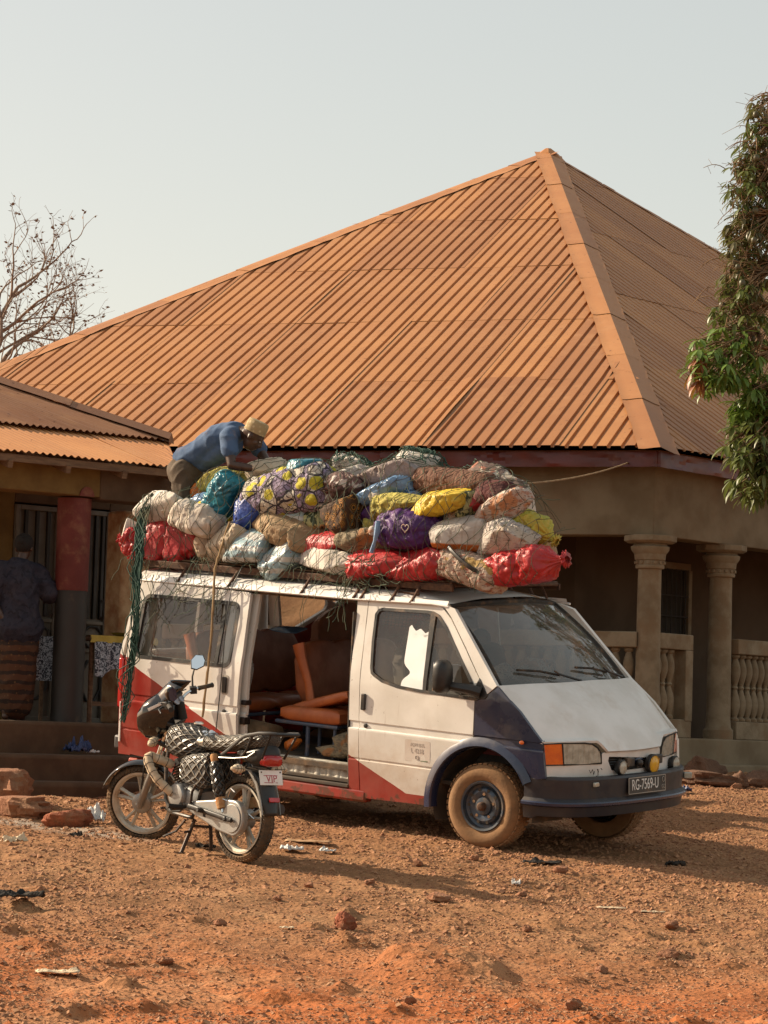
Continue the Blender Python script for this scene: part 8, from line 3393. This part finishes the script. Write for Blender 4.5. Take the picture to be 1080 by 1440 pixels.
MT['mango_leaf'] = leafmat('mango_leaf', (0.10, 0.135, 0.038), (0.145, 0.165, 0.052), (0.065, 0.08, 0.028))
MT['mango_green'] = leafmat('mango_green', (0.14, 0.23, 0.038), (0.095, 0.16, 0.030), (0.20, 0.26, 0.065))
MT['mango_dark'] = leafmat('mango_dark', (0.11, 0.10, 0.042), (0.15, 0.125, 0.06), (0.075, 0.068, 0.03))
MT['mango_young'] = leafmat('mango_young', (0.34, 0.11, 0.035), (0.26, 0.08, 0.03), (0.36, 0.17, 0.06))
MT['mango_fruit'] = pm('mango_fruit', (0.055, 0.06, 0.02), (0.08, 0.07, 0.03), scale=10, rough=.5, dust=.15)
MT['panicle'] = pm('panicle', (0.22, 0.13, 0.06), (0.15, 0.09, 0.045), scale=6, rough=.9)
mg_ = empty('mango_tree', Matrix.Translation((5.6, 28.6, .45)), 'mango tree with hanging fruit and dense drooping leaves at the right edge', 'tree')
MO = Vector((5.6, 28.6, .45))
rm = random.Random(33)
# leaf shape: folded lanceolate blade
lv = [(0, 0, 0)]
for t, w_ in ((.18, .35), (.45, .5), (.75, .33)):
    dz = -.20 * t * t
    lv += [(t, -w_ * .29, dz + .03), (t, 0, dz), (t, w_ * .29, dz + .03)]
lv.append((1, 0, -.26))
lf = [(0, 2, 1), (0, 3, 2), (1, 2, 5, 4), (2, 3, 6, 5), (4, 5, 8, 7), (5, 6, 9, 8), (7, 8, 10), (8, 9, 10)]
leaf_me = {}
for key in ('mango_green', 'mango_leaf', 'mango_young'):
    q = G()
    q.add(lv, lf)
    leaf_me[key] = q.mesh('leaf', MT[key], 180)
LV = np.array(lv)
stuff = {'mango_green': [], 'mango_leaf': [], 'mango_dark': [], 'mango_young': []}
cands = []


def whorl(c, key, n_, size, droop=None):
    c = Vector(c)
    if droop is None:
        droop = rm.choice((.05, .35, .7, .9))
    a0 = rm.uniform(0, 6.28)
    for k in range(n_):
        a = a0 + k * 2.4 + rm.gauss(0, .2)
        d = Vector((math.cos(a), math.sin(a), -droop + rm.gauss(0, .30))).normalized()
        sd_ = d.cross(Vector((0, 0, 1)))
        sd_ = sd_.normalized() if sd_.length > .05 else Vector((1, 0, 0))
        up_ = sd_.cross(d).normalized()
        L = size * rm.uniform(.7, 1.2)
        M_ = frame(c + d * .015, d * L, sd_ * L * rm.uniform(.8, 1.1), up_ * L)
        cands.append((key, M_, c))


px2 = lambda x, y, D: None
# silhouettes of the hanging masses: (x, z, radius x, radius z, depth y, count, key, leaf size)
masses = [
    (3.34, 4.80, .36, .28, 28.0, 170, 'mango_green', .17), (3.18, 4.62, .20, .24, 27.8, 100, 'mango_green', .17), (3.52, 4.62, .30, .28, 28.1, 120, 'mango_green', .17),
    (3.50, 5.12, .30, .28, 28.3, 130, 'mango_leaf', .15), (3.64, 4.25, .22, .28, 28.2, 130, 'mango_green', .17), (3.85, 4.3, .35, .4, 28.4, 140, 'mango_leaf', .18),
    (3.56, 3.92, .22, .28, 28.0, 130, 'mango_leaf', .18), (3.60, 3.68, .24, .26, 28.1, 130, 'mango_leaf', .19), (3.80, 3.55, .30, .30, 28.2, 120, 'mango_leaf', .19),
    (3.54, 5.55, .26, .30, 28.3, 150, 'mango_dark', .13), (3.58, 6.00, .24, .32, 28.4, 160, 'mango_dark', .13), (3.62, 6.50, .22, .34, 28.4, 160, 'mango_dark', .13), (3.72, 6.95, .20, .26, 28.4, 110, 'mango_dark', .13), (3.82, 7.25, .14, .18, 28.4, 50, 'mango_dark', .12),
    (3.46, 5.45, .16, .22, 28.1, 110, 'mango_leaf', .13), (3.46, 6.0, .15, .3, 28.1, 110, 'mango_dark', .13), (3.50, 6.5, .15, .32, 28.2, 130, 'mango_leaf', .13), (3.58, 6.95, .14, .25, 28.2, 110, 'mango_leaf', .13), (3.66, 7.3, .12, .2, 28.3, 80, 'mango_dark', .12),
    (3.58, 5.8, .24, .5, 28.5, 170, 'mango_leaf', .14), (3.66, 6.5, .22, .5, 28.5, 170, 'mango_leaf', .14), (3.70, 3.85, .25, .45, 28.3, 140, 'mango_dark', .18),
    (5.0, 4.4, .8, .7, 28.7, 160, 'mango_leaf', .20), (5.2, 6.9, .8, .7, 28.8, 160, 'mango_leaf', .20), (6.1, 5.6, .9, 1.5, 28.9, 220, 'mango_leaf', .21), (6.0, 4.3, .8, .6, 28.6, 120, 'mango_leaf', .21),
    (3.62, 4.32, .24, .22, 28.1, 130, 'mango_green', .17),
    (4.0, 5.0, .4, .8, 28.8, 220, 'mango_leaf', .18), (4.05, 6.3, .40, .9, 28.8, 260, 'mango_dark', .16), (4.8, 5.6, .9, 1.8, 28.9, 300, 'mango_leaf', .20), (4.3, 3.9, .45, .5, 28.6, 120, 'mango_leaf', .18),
]
tw = G()
for (x, z, rx, rz, y, n_, key, size) in masses:
    for k in range(n_ // 5):
        while True:
            q = Vector((rm.uniform(-1, 1), rm.uniform(-1, 1), rm.uniform(-1, 1)))
            if q.length < 1:
                break
        c = Vector((x + q.x * rx, y + q.y * max(rx, .35), z + q.z * rz))
        whorl(c, key, rm.randint(5, 8), size)
        base = Vector((x + .35, y + .3, z + rz * .6 + .1))
        tw.tube([base, base.lerp(c, .5) + Vector((rm.gauss(0, .05), rm.gauss(0, .05), .06)), c], [.012, .008, .005], 4, cap=False)
for (c, n_) in (((3.05, 27.75, 4.72), 9), ((3.02, 27.75, 4.60), 9), ((3.06, 27.8, 4.50), 8), ((3.10, 27.8, 4.78), 6)):
    whorl(c, 'mango_young', n_, .20, 1.2)
# nearest-to-camera, largest leaves become single leaves; the rest one mass per colour
cands.sort(key=lambda q: (q[0] == 'mango_dark', q[1].translation.x))
cnt = 0
for (key, M_, c) in cands:
    if cnt < 290 and key in leaf_me:
        add_obj('leaf', leaf_me[key], mg_, Matrix.Translation(-MO) @ M_)
        cnt += 1
    else:
        A = np.array(M_.to_3x3())
        stuff[key].append(LV @ A.T + np.array(M_.translation - MO))
for key, L in stuff.items():
    if not L:
        continue
    g = G()
    for v in L:
        g.add(v, lf)
    tag(g.build('leaves', MT[key], mg_, angle=180), None, None, None, 'stuff')
# flower stalks hanging with young fruit
fr_me = None
for (x, z, rx, rz) in ((3.58, 6.7, .12, .35), (3.50, 6.1, .13, .40), (3.46, 5.6, .15, .35), (3.46, 5.2, .16, .20), (3.74, 7.1, .10, .3)):
    for k in range(26):
        c = Vector((x + rm.gauss(0, rx * .7), 28.1 + rm.gauss(0, .15), z + rm.gauss(0, rz * .7)))
        d = Vector((rm.gauss(-.25, .5), rm.gauss(0, .3), rm.gauss(.15, .5))).normalized()
        pts = [c]
        q = c.copy()
        for t in range(6):
            d = (d + Vector((rm.gauss(0, .15), rm.gauss(0, .1), -.22))).normalized()
            q = q + d * rm.uniform(.028, .055)
            pts.append(q.copy())
        tw.tube(pts, [.005, .005, .004, .004, .0035, .003, .0025], 4, cap=False)
        for t in (2, 3, 4, 5):
            e = pts[t] + Vector((rm.gauss(0, .05), rm.gauss(0, .04), rm.gauss(0, .05)))
            tw.tube([pts[t], e], .0022, 3, cap=False)
        if k < 6 and pts[-1].x > x - .16:
            if fr_me is None:
                q_ = G()
                q_.ball((0, 0, 0), (.031, .030, .039), 12, 9)
                fr_me = q_.mesh('mango_fruit', MT['mango_fruit'], 180)
            add_obj('mango_fruit', fr_me, mg_, Matrix.Translation(pts[-1] - MO + Vector((0, 0, -.03))) @ Matrix.Diagonal((1, 1, 1, 1)) @ Matrix.Scale(rm.uniform(.75, 1.2), 4))
for v_i in range(len(tw.v)):
    v = tw.v[v_i]
    tw.v[v_i] = (v[0] - MO.x, v[1] - MO.y, v[2] - MO.z)
tag(tw.build('twigs', MT['panicle'], mg_, angle=180), None, None, None, 'stuff')
g = G()
g.tube([(0, 0, -.6), (.05, .05, 1.0), (0, 0, 2.2), (-.1, 0, 3.5), (-.2, 0, 5.2), (-.3, .0, 6.6)], [.30, .24, .21, .17, .10, .04], 12)
for (z0, p1, p2) in ((2.0, (-.6, -.2, 3.0), (-1.3, -.3, 3.6)), (2.6, (-.7, -.2, 3.9), (-1.5, -.4, 4.3)), (3.4, (-.7, -.1, 5.0), (-1.4, -.2, 5.7)), (4.2, (-.8, -.1, 5.8), (-1.3, -.2, 6.6)), (3.0, (.7, .3, 4.0), (1.4, .4, 4.8)), (2.4, (.2, .8, 3.6), (.3, 1.5, 4.4))):
    g.tube([(-.05, 0, z0), p1, p2], [.09, .055, .02], 8)
g.build('trunk', MT['bark'], mg_, angle=180)
for o in list(SC.objects):
    if o.type == 'EMPTY' and not o.children and 'label' not in o:
        print('EMPTY w/o children', o.name)
